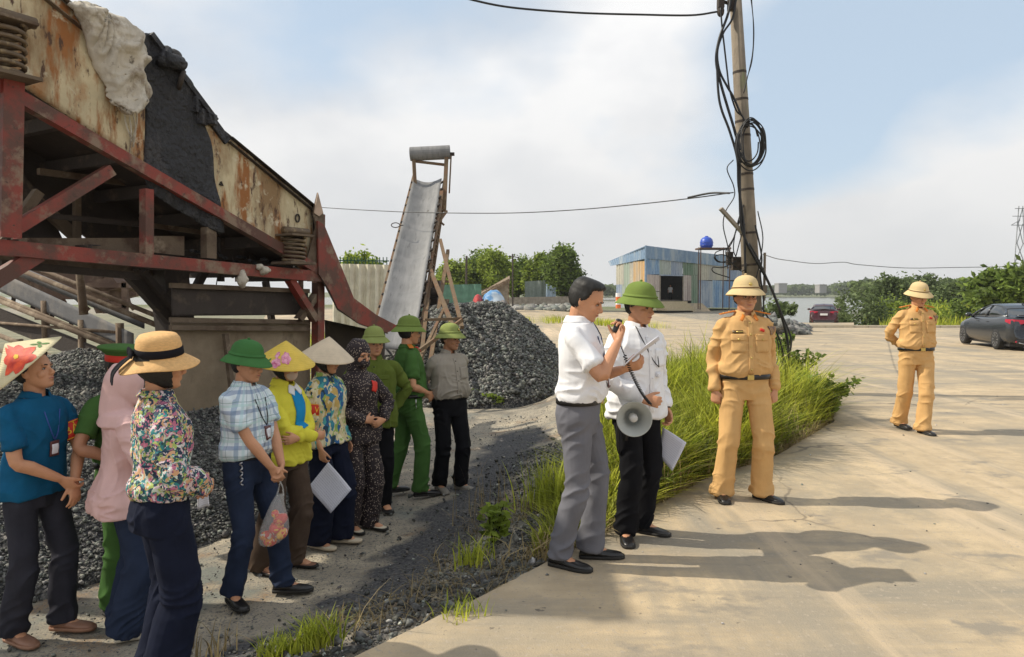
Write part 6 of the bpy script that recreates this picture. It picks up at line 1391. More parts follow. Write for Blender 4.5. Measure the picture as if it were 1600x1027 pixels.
M_GREYSH2 = layered('grey_green_sheet', (.20, .24, .21), [((.30, .33, .30), .8, .5, .65, (1, 1, .4), 5)], rough=.7)
M_BLUESH = layered('pale_blue_sheet', (.36, .46, .55), [((.25, .33, .42), 1, .5, .68, (1, 1, .3), 5)], rough=.6)
M_CONCD = pm('weathered_concrete', (.30, .26, .21), .9, .25, 3, .4, 30)
csheet('corrugated_fence', [(520, 412), (608, 414), (606, 520), (520, 520)], 24, M_CREAMSH, 'cream corrugated sheet fence between the machine and the tall conveyor', 'fence', .27, .055)
rf = thing('rail_fence', at(560, 470, 26), 'green metal rail fence above the corrugated sheets', 'fence'); M_GRN = pm('green_paint', (.03, .10, .05), .6)
for i in range(15): mb = MB(); x = 526 + i * 5.6; mb.beam(at(x, 402, 26), at(x, 470, 26), .03, .03); mb.build('bar', [M_GRN], rf)
for yy in (407, 416): mb = MB(); mb.beam(at(522, yy, 26), at(608, yy + 1, 26), .03, .04); mb.build('rail', [M_GRN], rf)
M_NET = pm('green_shade_net', (.09, .20, .15), .8, .2, 2)
csheet('shade_net_fence', [(655, 446), (752, 444), (752, 487), (655, 490)], 60, M_NET, 'green shade net fence behind the gravel pile', 'fence', .9, .05)
csheet('sheet_fence', [(820, 440), (852, 438), (853, 470), (820, 472)], 82, M_GREYSH2, 'grey green sheet fence under the trees', 'fence', .8, .05)
csheet('sheet_fence', [(853, 444), (869, 445), (868, 468), (853, 469)], 81, M_BLUESH, 'small pale blue sheet beside the grey green fence', 'fence', .5, .05)
lt = thing('lean_to', at(775, 483, 66), 'collapsed wooden lean-to with slanting roof poles behind the gravel pile', 'shelter')
for a, b, r_ in (((748, 462), (795, 436), .07), ((752, 455), (790, 440), .05), ((795, 436), (794, 476), .06), ((760, 450), (761, 478), .05), ((776, 444), (778, 478), .05), ((733, 448), (735, 478), .12)): mb = MB(); mb.tube([at(*a, 66), at(*b, 66)], r_, 6); mb.build('pole', [M_WOOD], lt)
mb = MB(); mb.prism([at(x, y, 66.6) for x, y in ((772, 452), (796, 440), (794, 480), (776, 480))], (0, .1, 0)); mb.build('wall_sheet', [M_CONCD], lt)
mb = MB(); mb.prism([at(x, y, 66.0) for x, y in ((747, 465), (796, 437), (797, 440), (750, 468))], (0, 2.2, .4)); mb.build('roof', [M_WOOD], lt)
def lump(name, px0, px1, py0, py1, Y, mat, label, cat, seed=1, dep=.8):
    a, b = at(px0, py1, Y), at(px1, py1, Y); t = at((px0 + px1) / 2, py0, Y); c = (a + b) / 2; rx = (b - a).length / 2; h = t.z - c.z; X = np.linspace(-1, 1, 40); G = np.array([[(c.x + x * rx, c.y + y * dep, c.z - .1 + (h + .1) * max(0, 1 - (x * x + y * y)) ** .5) for x in X] for y in X]); P = G.reshape(-1, 3); n = (1 - np.abs(vnoise(P * 2.2, seed)) * 2) * h * .22 + vnoise(P * 7, seed + 1) * h * .08; G[..., 2] += n.reshape(40, 40) * (G[..., 2] > c.z); mb = MB(); mb.grid(G); return tag(mb.build(name, [mat], None, c, smooth=True), label, cat)
lump('tarp_heap', 752, 790, 457, 475, 22, layered('blue_tarp', (.06, .22, .46), [((.45, .52, .58), 1.2, .48, .6, (1, 1, 1), 5)], rough=.5), 'blue and white tarp heaped behind the top of the gravel pile', 'tarp', 3)
lump('tarp_heap', 738, 756, 462, 476, 22, pm('red_cloth', (.35, .03, .03), .7), 'dark red cloth beside the blue tarp', 'tarp', 5)
M_SLAB = pm('broken_slab', (.36, .31, .25), .9, .25, 3, .4, 20)
csheet('low_wall', [(790, 465), (905, 463), (905, 474), (790, 477)], 80, M_CONCD, 'low weathered wall in front of the trees', 'wall', 3, .01)
rs = np.random.RandomState(20)
C = np.array([list(at(px, py, 76 + rs.uniform(-4, 4))) for px, py in zip(rs.uniform(800, 905, 60), rs.uniform(470, 483, 60))]); C[:, 2] = .05; tag(link('rubble', stones_mesh(C, rs.uniform(.15, .8, 60), 61, tint=rs.uniform(1.0, 2.2, 60)), [M_STONE2], smooth=False), 'pale broken slabs and stones at the far edge of the plaza', 'rubble', kind='stuff')
C = np.array([list(at(px, 500, Y)) for px, Y in zip(rs.uniform(1200, 1262, 420), rs.uniform(33, 42, 420))]); C[:, 2] = gz(C[:, 0], C[:, 1]) + rs.uniform(0, .7, 420) * np.clip((1262 - (C[:, 0] / C[:, 1] * F + 800)) / 50, .1, 1); tag(link('rubble', stones_mesh(C, rs.uniform(.08, .32, 420), 62, tint=rs.uniform(.5, 2.0, 420)), [M_STONE2], smooth=False), 'heap of broken stone and rubble beyond the utility pole by the river', 'rubble', kind='stuff')
bush(1215, 470, 37, 70, 900, 'dark scrub on the rubble heap by the river', M_LEAF_C, 131, .1)
tp = thing('thin_pole', at(800, 480, 78), 'thin power pole with crossarm among the trees', 'pole'); mb = MB(); mb.tube([at(801, 480, 78), at(801, 397, 78)], .10, 6); mb.build('shaft', [M_DARKST], tp); mb = MB(); mb.beam(at(795, 400, 78), at(812, 403, 78), .10, .10); mb.build('crossarm', [M_DARKST], tp)
tp = thing('thin_pole', at(728, 480, 74), 'thin grey pole right of the tall conveyor', 'pole'); mb = MB(); mb.tube([at(728, 483, 74), at(729, 400, 74)], .12, 6); mb.build('shaft', [M_DARKST], tp)
bn = thing('beacon_post', at(968, 485, 70), 'small orange and white striped post at the corner of the shed', 'post')
for i in range(4): mb = MB(); mb.tube([at(966, 482 - i * 6, 62), at(966, 476 - i * 6, 62)], .22, 10); mb.build('band', [pm('orange_paint', (.65, .16, .04), .6) if i % 2 == 0 else M_WHITE], bn)

# kerb at the edge of the plaza
mb = MB(); xs = np.linspace(12, 60, 60)
for i in range(59): z = gz1((xs[i] + xs[i + 1]) / 2, 41.6); mb.box(((xs[i] + xs[i + 1]) / 2, 41.65, z + .04), (xs[1] - xs[0] - .02, .25, .22))
tag(mb.build('kerb', [pm('pale_kerb', (.55, .48, .36), .9, .12, 4, .3, 40)]), kind='structure')

# ------------------------------------------------------------------ tin shed
SG = -.0
def shp(px, py):   # point on front wall plane
    # front wall from corner (1011, depth 73) receding right to (1155, depth 90)
    A = at(1011, 459, 73); B = at(1155, 459, 90); d = (B - A).normalized(); n = Vector((-d.y, d.x, 0)); r_ = ray(px, py); c = Vector((0, 0, CH)); return c + r_ * ((A - c).dot(n) / r_.dot(n))
def shl(px, py):   # left wall
    A = at(1011, 459, 73); B = at(963, 459, 80); d = (B - A).normalized(); n = Vector((-d.y, d.x, 0)); r_ = ray(px, py); c = Vector((0, 0, CH)); return c + r_ * ((A - c).dot(n) / r_.dot(n))
sh = thing('tin_shed', shp(1011, 484), 'patchwork blue, orange and cream corrugated tin shed across the plaza', 'shed')
def spanel(fn, pts, mat, per=.55, amp=.05, nm='wall_sheet', off=0):
    tl, tr_, br, bl = [fn(*p) for p in pts]; w = (br - bl).length; nn = (tr_ - tl).cross(Vector((0, 0, 1))).normalized(); k = max(6, int(w / per * 6)); G = []
    if nn.y > 0: nn = -nn
    for v in (0, .5, 1): G.append([list(bl.lerp(br, t) * (1 - v) + tl.lerp(tr_, t) * v + nn * (off + amp * max(-1, min(1, 1.7 * math.sin(t * w / per * 6.283))))) for t in np.linspace(0, 1, k)])
    mb = MB(); mb.grid(np.array(G)); return mb.build(nm, [mat], sh, solid=.02)
def shm(nm, c, c2, sc=.6, lo=.48, hi=.62, st=(1, 1, .25)): return layered(nm, c, [(c2, sc, lo, hi, st, 6)], rough=.6, bump=.2)
m_bl = shm('blue_tin', (.16, .28, .45), (.36, .44, .50)); m_bei = shm('beige_tin', (.36, .40, .38), (.30, .36, .30)); m_gr = shm('green_tin', (.14, .22, .15), (.26, .30, .24)); m_cr = shm('cream_tin', (.46, .44, .36), (.34, .33, .30)); m_pk = shm('pinkish_tin', (.50, .44, .40), (.34, .28, .26)); m_or = shm('orange_tin', (.55, .31, .09), (.42, .36, .27), lo=.45); m_lb = shm('grey_blue_tin', (.24, .30, .40), (.40, .44, .48))
for x0, x1, y0, y1, m in ((1011, 1030, 402, 429, m_bl), (1030, 1048, 404, 430, m_bei), (1048, 1067, 405, 430, m_lb), (1067, 1090, 408, 430, m_gr), (1090, 1136, 411, 438, m_cr), (1011, 1031, 429, 455, m_pk), (1011, 1031, 455, 479, m_cr), (1067, 1080, 430, 470, m_pk), (1080, 1091, 430, 480, m_gr), (1091, 1113, 438, 481, m_lb), (1113, 1160, 438, 481, m_bl), (1136, 1160, 415, 438, m_lb)):
    spanel(shp, [(x0, y0), (x1, y0 + (x1 - x0) * .06), (x1, y1), (x0, y1)], m)
for i, (x0, x1, y0, y1, m) in enumerate(((963, 975, 412, 445, m_cr), (975, 984, 411, 445, m_bei), (984, 990, 411, 446, m_cr), (990, 1011, 409, 447, m_or), (963, 972, 445, 481, m_lb), (972, 992, 445, 481, m_bei), (992, 1011, 447, 480, m_lb))): spanel(shl, [(x0, y0), (x1, y0 - .8), (x1, y1), (x0, y1)], m)
m_roof = shm('blue_grey_roof', (.17, .26, .38), (.32, .38, .43), 1.0)
spanel(shp, [(1009, 385), (1162, 404), (1162, 420), (1009, 404)], m_roof, 1.0, .03, 'fascia', .12); spanel(shl, [(952, 409), (1012, 385), (1012, 404), (955, 416)], m_roof, .5, .04, 'gable_sheet', .10)
A_, B_, C_ = shp(1009, 384.5), shl(951, 409), shp(1162, 403.5); D_ = B_ + (C_ - A_); mb = MB(); mb.grid(np.array([[list(A_), list(C_)], [list(B_), list(D_)]])); mb.build('roof', [m_roof], sh, solid=.08)
mb = MB(); mb.tube([shp(1010, 384) - Vector((.1, .3, 0)), shp(1010, 480) - Vector((.1, .15, 0))], .12, 8); mb.build('corner_pipe', [m_roof], sh)
A_, B_ = shp(1031, 470), shp(1067, 470); mb = MB(); mb.prism([A_ + Vector((0, .5, 0)), B_ + Vector((0, .5, 0)), B_ + Vector((0, 6, 0)), A_ + Vector((0, 6, 0))], (0, 0, .05)); mb.build('floor', [M_CONCD], sh)
mb = MB(); e_ = shl(964, 481); f_ = shp(1160, 481); b0 = e_ + (f_ - shp(1011, 481)); mb.prism([e_, b0, b0 + Vector((0, 0, 4.3)), e_ + Vector((0, 0, 4.0))], (0, .1, 0)); mb.prism([f_, b0, b0 + Vector((0, 0, 4.3)), f_ + Vector((0, 0, 4.0))], (0, .1, 0)); mb.build('rear_wall', [M_DARKST], sh)
for x in (1031, 1067): mb = MB(); mb.beam(shp(x, 430) - Vector((0, .06, 0)), shp(x, 471) - Vector((0, .06, 0)), .10, .10); mb.build('door_post', [M_CONCD], sh)
mb = MB(); mb.beam(shp(1030, 430) - Vector((0, .06, 0)), shp(1068, 431) - Vector((0, .06, 0)), .10, .12); mb.build('lintel', [m_lb], sh)
st = thing('concrete_steps', shp(1048, 486), 'wide concrete steps leading up to the shed door', 'steps'); d_ = (shp(1070, 480) - shp(1025, 480)).normalized(); n_ = Vector((d_.y, -d_.x, 0)); 
for i in range(4):
    mb = MB(); a, b = shp(1025, 471 + i * 3.9), shp(1070, 471 + i * 3.9); mb.prism([a + n_ * (.02 + i * .32), b + n_ * (.02 + i * .32), b + n_ * (.32 + i * .32), a + n_ * (.32 + i * .32)], (0, 0, -(a.z + .06) if a.z > -.05 else -.02)); mb.build('step', [pm('step_concrete', (.50, .42, .28), .9, .1, 5)], st)
mb = MB(); mb.prism([shp(1072, 474) + n_ * .1, shp(1096, 474) + n_ * .1, shp(1100, 488) + n_ * 1.0, shp(1070, 488) + n_ * 1.0], (0, .1, -.1)); tag(mb.build('ramp', [M_CONC], None, shp(1085, 486)), 'small concrete ramp beside the shed steps', 'ramp')
# someone standing inside the doorway
pq = Person('person in white standing inside the dark shed doorway', tuple(shp(1053, 469.5) + Vector((.3, 3.2, 0))), -10, 1.66, eyes=False); pq.top(M_WHITE, hem=.86, seed=40, vox=.014); pq.skirt_or_trousers(M_BLK, seed=41); pq.shoes(M_BLACK); pq.hair()
# water tank and stand
ts = thing('tank_stand', at(1114, 480, 77), 'rusty steel platform carrying the blue water tank over the shed roof', 'stand')
mb = MB(); mb.box(at(1114, 389, 77), (3.3, 1.8, .16)); mb.build('platform', [M_RUST2], ts)
for x, y in ((1092, -.8), (1137, -.8), (1095, .8), (1134, .8)): mb = MB(); p_ = at(x, 386, 77); mb.beam((p_.x, 77 + y, p_.z), (p_.x, 77 + y, 0), .09, .09); mb.build('leg', [M_RUST2], ts)
mb = MB(); mb.beam(at(1137, 384, 76.3), at(1137, 420, 76.3), .08, .08); mb.build('rail', [M_RUST2], ts)
tk = thing('water_tank', at(1104, 388, 77), 'round blue plastic water tank on its stand above the shed', 'water tank'); c_ = at(1104, 380, 77); M_TANK = pm('blue_tank', (.02, .07, .42), .4, .15, 2)
mb = MB(); mb.lathe([(.01, .66), (.2, .64), (.42, .55), (.60, .36), (.66, .1), (.67, -.1), (.62, -.34), (.52, -.52), (.5, -.55), (.01, -.55)], c_, 28); mb.build('shell', [M_TANK], tk, smooth=True); mb = MB(); mb.lathe([(.01, .74), (.16, .73), (.18, .62)], c_, 16); mb.build('lid', [M_TANK], tk, smooth=True)
for z_ in (-.25, .05, .3): mb = MB(); mb.tube([c_ + Vector((.665 * math.cos(a) * (1 - .25 * (z_ > .2)), .665 * math.sin(a) * (1 - .25 * (z_ > .2)), z_)) for a in np.linspace(0, 6.3, 26)], .03, 6); mb.build('rib', [M_TANK], tk)

# ------------------------------------------------------------------ utility pole
PD = 12.2
pl = thing('utility_pole', at(1184, 600, PD), 'tall leaning concrete utility pole wrapped in black cables', 'utility pole')
M_POLE = layered('pole_concrete', (.20, .165, .125), [((.30, .25, .19), 2, .5, .65, (1, 1, .4), 6), ((.13, .10, .07), 3, .55, .7, (1, 1, .25), 7), ((.17, .19, .08), 2, .60, .7, (1, 1, .4), 6)], rough=.9, bump=.4, bscale=40)
top_, bot_ = at(1146, -60, PD), at(1184, 625, PD); mb = MB(); mb.tube([bot_, bot_.lerp(top_, .5), top_], [.165, .125, .088], 20); mb.build('shaft', [M_POLE], pl, smooth=True)
for py in (110, 152, 186, 208, 268, 292, 360, 410):
    t = (625 - py) / 685; c_ = bot_.lerp(top_, t); r_ = .165 + (.088 - .165) * t + .004; mb = MB(); ax = (top_ - bot_).normalized(); mb.tube([c_ - ax * .018, c_ + ax * .018], r_, 18); mb.build('steel_band', [M_DARKST], pl, smooth=False)
mb = MB(); mb.beam(at(1126, 326, PD - .2), at(1162, 366, PD - .1), .07, .05); mb.build('lamp_arm', [M_CONCD], pl)
mb = MB(); mb.box(at(1126, 6, PD - .1), (.10, .12, .16)); mb.ell(at(1126, 18, PD - .1), (.06, .06, .09)); mb.tube([at(1122, 0, PD - .1), at(1140, 6, PD)], .03, 6); mb.box(at(1143, 6, PD - .12), (.12, .1, .22)); mb.build('cable_clamp', [M_DARKST], pl, bevel=.01)
mb = MB(); mb.tube([at(1195, 395, PD - .1), at(1194, 470, PD - .1)], .022, 8); mb.box(at(1193, 452, PD - .15), (.09, .08, .12)); mb.build('conduit', [M_POLE], pl)
M_CABLE = pm('black_cable', (.010, .010, .011), .5, .2, bump=0)
cb = thing('cable_bundle', at(1228, 560, PD - .3), 'tangled black cables hanging on the utility pole', 'cables')
def cable(pts, r=.012, d0=PD - .2, nm='cable', wob=0, **k):
    P = [at(*p[:2], p[2] if len(p) > 2 else d0) for p in pts]; mb = MB(); mb.tube(P, r, 6, smooth=6); return mb.build(nm, [M_CABLE], cb, smooth=True)
cable([(1144, -20), (1138, 20), (1124, 60), (1119, 95), (1126, 130), (1136, 165), (1148, 205), (1155, 240), (1156, 300), (1158, 350), (1166, 378), (1182, 408), (1200, 440), (1216, 478), (1228, 520), (1232, 552), (1226, 575)], .022)
cable([(1126, 12), (1128, 40), (1132, 75), (1136, 110), (1140, 140), (1150, 172), (1160, 182), (1168, 200)], .014); cable([(1150, 0), (1144, 30), (1130, 52), (1121, 80), (1124, 110), (1136, 135), (1146, 152), (1158, 180)], .018)
cable([(1120, 85), (1122, 140), (1127, 170), (1140, 205), (1152, 248), (1154, 290), (1162, 352), (1165, 430)], .020); cable([(1172, -10), (1176, 20), (1178, 55), (1175, 95), (1168, 120), (1162, 146)], .008); cable([(1174, -10), (1177, 40), (1176, 80), (1170, 112), (1163, 144)], .006)
cable([(1170, 380), (1184, 404), (1204, 448), (1222, 492), (1236, 530), (1232, 560)], .014, PD - .3); cable([(1190, 480), (1205, 505), (1218, 530), (1224, 560), (1218, 580)], .014, PD - .3); cable([(1194, 500), (1210, 520), (1217, 548), (1212, 575)], .009, PD - .3)
cable([(1146, 250), (1136, 264), (1146, 290), (1147, 308), (1134, 330), (1130, 352), (1136, 380), (1142, 405)], .009); cable([(1180, 352), (1190, 400), (1188, 430), (1193, 470), (1191, 520)], .014); cable([(1184, 330), (1192, 372), (1186, 415), (1180, 440)], .009)
for i in range(9):
    a0 = i * .7; cx, cy = 1170 + (i % 3) * 3, 222 + (i % 4) * 2; rx_, ry_ = 15 + (i * 5) % 9, 30 + (i * 7) % 10
    cable([(cx + rx_ * math.cos(a) * (1 + .06 * math.sin(3 * a + i)), cy + ry_ * math.sin(a), PD - .22 - .02 * i + .03 * math.sin(a * 2)) for a in np.linspace(a0, a0 + 6.0, 12)], .011, nm='cable_coil')
bx = thing('junction_boxes', at(1150, 430, PD - .1), 'dark junction boxes with looping wires on the left of the utility pole', 'junction box')
for a, s_ in (((1150, 412, PD + .1), (.15, .14, .22)), ((1140, 404, PD + .15), (.10, .10, .22))): mb = MB(); mb.box(at(*a), s_); mb.build('box', [M_DARKST], bx, bevel=.01)
for i, pts in enumerate((((1160, 330), (1150, 360), (1140, 385), (1118, 395), (1122, 408), (1145, 412)), ((1162, 320), (1152, 350), (1146, 390), (1156, 410)), ((1150, 408), (1130, 418), (1114, 418), (1116, 426), (1140, 434)), ((1148, 404), (1128, 398), (1116, 402), (1124, 410), (1142, 406)), ((1164, 350), (1158, 370), (1150, 400)), ((1158, 340), (1146, 372), (1134, 396), (1150, 420)), ((1146, 414), (1160, 424), (1168, 410)))):
    mb = MB(); mb.tube([at(*p_, PD - .1) for p_ in pts], .009, 6, smooth=6); mb.build('wire', [M_CABLE], bx, smooth=True)
def wire(pts, r, label, name='power_line'):
    P = [at(*p_) for p_ in pts]; mb = MB(); mb.tube(P, r, 6, smooth=8); tag(mb.build(name, [M_CABLE], None, P[-1], smooth=True), label, 'cable')
wire([(700, -12, 11), (738, 0, 11.3), (800, 12, 11.6), (900, 20, 11.9), (1000, 23, 12), (1080, 24, 12.1), (1124, 18, 12.1)], .016, 'thick black cable crossing the top of the sky to the pole')
wire([(470, 320, 20), (512, 325, 19.5), (620, 331, 18), (700, 333, 17), (800, 333, 16), (900, 328, 15), (1000, 319, 14), (1080, 310, 13), (1146, 301, 12.2)], .010, 'thin power line running from the machine to the pole')
wire([(1075, 309, 13), (1110, 302, 12.6), (1140, 302, 12.3)], .018, 'short thick cable joined to the thin power line at the pole')
wire([(1192, 398, 12.3), (1230, 407, 20), (1280, 412, 40), (1320, 410, 60), (1345, 414, 80), (1420, 419, 100), (1500, 418, 120), (1640, 416, 160)], [.006, .01, .02, .03, .04, .05, .06, .08], 'faint distant power line over the river at right')
# pylon
py_ = thing('lattice_pylon', at(1594, 450, 260), 'faint lattice power pylon at the right edge', 'pylon'); M_PYL = pm('galvanised', (.30, .31, .32), .6)
for a, b in (((1583, 440), (1592, 322)), ((1603, 440), (1598, 322)), ((1583, 440), (1601, 410)), ((1603, 440), (1586, 410)), ((1586, 410), (1599, 380)), ((1600, 410), (1589, 380)), ((1589, 380), (1598, 350)), ((1598, 380), (1591, 350)), ((1580, 352), (1610, 352)), ((1582, 338), (1608, 338)), ((1586, 326), (1604, 326)), ((1580, 352), (1594, 344)), ((1591, 350), (1598, 325))): mb = MB(); mb.beam(at(*a, 260), at(*b, 260), .22, .22); mb.build('strut', [M_PYL], py_)
# ------------------------------------------------------------------ far bank
def farwood(name, x0, x1, Y, top, amp, n, label, seed, mat, leaf=2.2, base=457):
    rs = np.random.RandomState(seed); px = rs.uniform(x0, x1, n); t = rs.uniform(0, 1, n) ** .7; tp = top + amp * vnoise(np.stack([px / 26, px * 0, px * 0], 1), seed) + amp * .5 * vnoise(np.stack([px / 7, px * 0, px * 0], 1), seed + 1); py = base + (tp - base) * t; Yv = Y + rs.uniform(-25, 25, n); P = np.stack([(px - 800) / F * Yv, Yv, CH - (py - HORY) / F * Yv], 1); tag(link(name, quads(P, leaf, seed, 1.1), [mat], smooth=False), label, 'trees', kind='stuff')
farwood('far_wood', 850, 1330, 690, 447, 2.5, 6500, 'distant hazy line of trees on the far river bank', 140, M_LEAF_C, 2.0, 461)
farwood('far_wood', 1300, 1700, 600, 442, 4, 6000, 'distant hazy wood beyond the spit at right', 141, M_LEAF_C, 2.0, 461)
farwood('far_wood', 880, 965, 420, 448, 3, 1800, 'hazy trees left of the tin shed', 142, M_LEAF_C, 1.4, 462)
farwood('far_wood', 1330, 1640, 150, 440, 5, 5000, 'grey green wood behind the bushes of the spit', 143, M_LEAF_C, .55, 468)
def house(px, py, Y, w, h, n, label, roof=False):
    c0, c1 = at(px - w / 2, 458, Y), at(px + w / 2, 458, Y); zt_ = at(px, py, Y).z; t = thing('far_building', at(px, 458, Y), label, 'building'); m = pm('far_wall', (.30, .29, .28), .9); wd = c1.x - c0.x; hh = zt_ - c0.z
    mb = MB(); mb.box((c0.x + wd / 2, Y + 5, c0.z + hh / 2), (wd, 10, hh)); mb.build('wall', [m], t); mb = MB(); mb.box((c0.x + wd / 2, Y + 5, zt_ + .4), (wd * 1.08, 11, .8)); mb.build('roof', [m], t)
    for i in range(n):
        for j in range(3): mb = MB(); mb.box((c0.x + wd * (i + .5) / n, Y - .02, c0.z + hh * (j + .55) / 3), (wd / n * .5, .3, hh / 3 * .45)); mb.build('window', [M_PYL], t)
house(1223, 444, 640, 13, 14, 4, 'unfinished multi-storey building far across the river, nearer the pole'); house(1286, 446, 640, 11, 12, 3, 'smaller distant building across the river above the red car')

# ------------------------------------------------------------------ cars
M_TYRE = pm('tyre', (.018, .018, .018), .85); M_RIM = pm('alloy', (.35, .36, .38), .3, .1, metal=.8, bump=0); M_GLASS = pm('car_glass', (.012, .016, .018), .06, 0, bump=0, spec=.8); M_TAIL = pm('tail_lamp', (.42, .02, .05), .25, .2, bump=0)
def car(label, loc, rz, paint, Lc=4.6, Wc=1.80, Hc=1.42):
    t = thing('parked_car', loc, label, 'car', rz=rz); 
    def B(mb, nm, m, parent=None, smooth=True, bevel=0):
        me = mb.mesh(nm); 
        for q in (m if isinstance(m, list) else [m]): me.materials.append(q)
        o = bpy.data.objects.new(nm, me); COL.objects.link(o); o.parent = parent or t; ORG[o.name] = Vector((0, 0, 0))
        if smooth: me.polygons.foreach_set('use_smooth', [True] * len(me.polygons))
        if bevel: md = o.modifiers.new('b', 'BEVEL'); md.width = bevel; md.segments = 2; md.limit_method = 'ANGLE'
        return o
    # along y: front = -y ... rear = +y ; z up
    hl = Lc / 2; ys = [(-hl, .42, .62, .60), (-hl + .06, .26, .70, .70), (-hl + .35, .20, .78, .82), (-hl + .9, .18, .88, .885), (-hl + 1.4, .18, .97, .90), (-.4, .18, 1.00, .90), (.5, .18, 1.01, .90), (1.1, .19, 1.03, .90), (hl - .75, .20, 1.06, .89), (hl - .3, .22, 1.08, .87), (hl - .08, .28, 1.03, .82), (hl - .01, .36, .92, .76), (hl, .42, .80, .72)]
    def sec(y, z0, z1, w):
        zc = z0 + (z1 - z0) * .55; w *= Wc / 1.80; return np.array([(-w * .80, y, z0), (-w * .96, y, z0 + .08), (-w, y, z0 + .22), (-w * 1.0, y, zc), (-w * .985, y, z1 - .10), (-w * .93, y, z1 - .02), (-w * .75, y, z1 + .01), (0, y, z1 + .025), (w * .75, y, z1 + .01), (w * .93, y, z1 - .02), (w * .985, y, z1 - .10), (w, y, zc), (w, y, z0 + .22), (w * .96, y, z0 + .08), (w * .80, y, z0)])
    mb = MB(); Y0 = np.array(ys); yy = np.linspace(-hl, hl, 60); yy = np.sort(np.concatenate([yy, Y0[:, 0]])); mb.loft([sec(y, *[np.interp(y, Y0[:, 0], Y0[:, i]) for i in (1, 2, 3)]) for y in yy]); body = B(mb, 'body', paint)
    # greenhouse
    gs = [(-.95, .98, .98, .72), (-.35, .98, Hc - .10, .62), (.05, .99, Hc - .01, .60), (.55, 1.0, Hc, .60), (1.05, 1.02, Hc - .05, .60), (1.55, 1.05, Hc - .20, .64), (1.95, 1.06, 1.08, .72)]
    def gsec(y, z0, z1, w): w *= Wc / 1.80; wb = .80 * Wc / 1.80; return np.array([(-wb, y, z0 - .03), (-(wb + w) / 2 - .01, y, (z0 + z1) / 2), (-w, y, z1 - .03), (-w * .85, y, z1), (0, y, z1 + .02), (w * .85, y, z1), (w, y, z1 - .03), ((wb + w) / 2 + .01, y, (z0 + z1) / 2), (wb, y, z0 - .03)])
    G0 = np.array(gs); gy = np.linspace(-.95, 1.95, 40); I = lambda y: [np.interp(y, G0[:, 0], G0[:, i]) for i in (1, 2, 3)]
    mb = MB(); mb.loft([gsec(y, *I(y)) for y in gy]); B(mb, 'windows', M_GLASS)
    mb = MB(); rr = []
    for y in np.linspace(-.35, 1.35, 24): s_ = gsec(y, *I(y)); rr.append(np.vstack([s_[2:7] + (0, 0, .012), s_[6:1:-1] - (0, 0, .02)]) * np.array((1.015, 1, 1)))
    mb.loft(rr); roof = B(mb, 'roof', paint)
    for q in (-1, 1):
        for path in ([(-.93, 'b'), (-.35, 't')], [(1.35, 't'), (1.93, 'b')], [(.28, 'b'), (.30, 't')]):
            P = []
            for y, k in path: s_ = gsec(y, *I(y)); v = s_[2 if k == 't' else 0]; P.append((q * abs(v[0]) * 1.01, y, v[2] + (.03 if k == 'b' else 0)))
            m_ = [(P[0][i] + P[1][i]) / 2 for i in range(3)]; m_[0] += q * .02; mb = MB(); mb.tube([P[0], m_, P[1]], .035 if path[0][0] != .28 else .025, 6); B(mb, 'pillar', paint)
        mb = MB(); mb.tube([(q * .775 * Wc / 1.8, -.8, 1.0), (q * .80 * Wc / 1.8, .5, 1.025), (q * .78 * Wc / 1.8, 1.85, 1.07)], .012, 6); B(mb, 'window_trim', M_RIM)
        mb = MB(); mb.ell((q * (Wc / 2 + .08), -.72, 1.05), (.11, .07, .075)); mb.beam((q * (Wc / 2 - .08), -.72, .98), (q * (Wc / 2 + .05), -.72, 1.02), .05, .04); B(mb, 'mirror', paint)
        # tail lamp wrapping the corner
        mb = MB(); mb.loft([np.array([(q * x, y, z) for z, y in ((z0, 0), (z1, 0))] ) for x, y, z0, z1 in ()] or [np.array([(q * x * Wc / 1.8, y, z1), (q * x * Wc / 1.8, y - .03, z1), (q * x * Wc / 1.8, y - .03, z0), (q * x * Wc / 1.8, y, z0)]) for x, y, z0, z1 in ((.36, hl + .012, .90, .95), (.55, hl + .005, .84, .97), (.74, hl - .03, .82, .98), (.83, hl - .12, .84, .98), (.885, hl - .30, .90, .98))]); B(mb, 'tail_lamp', M_TAIL, smooth=False)
        for y in (-hl + .86, hl - .98):
            c = np.array((q * (Wc / 2 - .11), y, .325)); w_ = thing_wheel(t, c, q); 
        mb = MB(); mb.box((q * .55, hl - .02, .30), (.30, .06, .05)); B(mb, 'reflector', M_TAIL, smooth=False, bevel=.01)
        for dy in (-.15, .65): mb = MB(); mb.box((q * (Wc / 2 + .002), dy, .86), (.02, .16, .025)); B(mb, 'door_handle', paint, smooth=False, bevel=.005)
    mb = MB(); mb.box((0, hl + .004, .76), (.46, .02, .13)); B(mb, 'number_plate', pm('plate_white', (.72, .72, .72), .5), smooth=False)
    mb = MB(); mb.box((0, hl - .02, .30), (1.35, .08, .14)); B(mb, 'bumper_insert', M_PLASTIC, smooth=False, bevel=.02)
    mb = MB(); mb.tube([(-.62, hl + .02, .27), (-.5, hl + .03, .24), (.5, hl + .03, .24), (.62, hl + .02, .27)], .015, 6); B(mb, 'chrome_strip', M_RIM)
    mb = MB(); mb.loft([np.array([(x, hl - .20, 1.08), (x, hl - .02, 1.115), (x, hl - .02, 1.095)]) for x in np.linspace(-.66, .66, 9)]); B(mb, 'boot_lip', paint)
    mb = MB(); mb.box((0, .95, Hc + .02), (.03, .12, .05)); B(mb, 'antenna', paint, smooth=False)
    mb = MB(); mb.box((0, 0, .20), (1.5, Lc - .6, .12)); B(mb, 'underbody', M_PLASTIC, smooth=False)
    return t
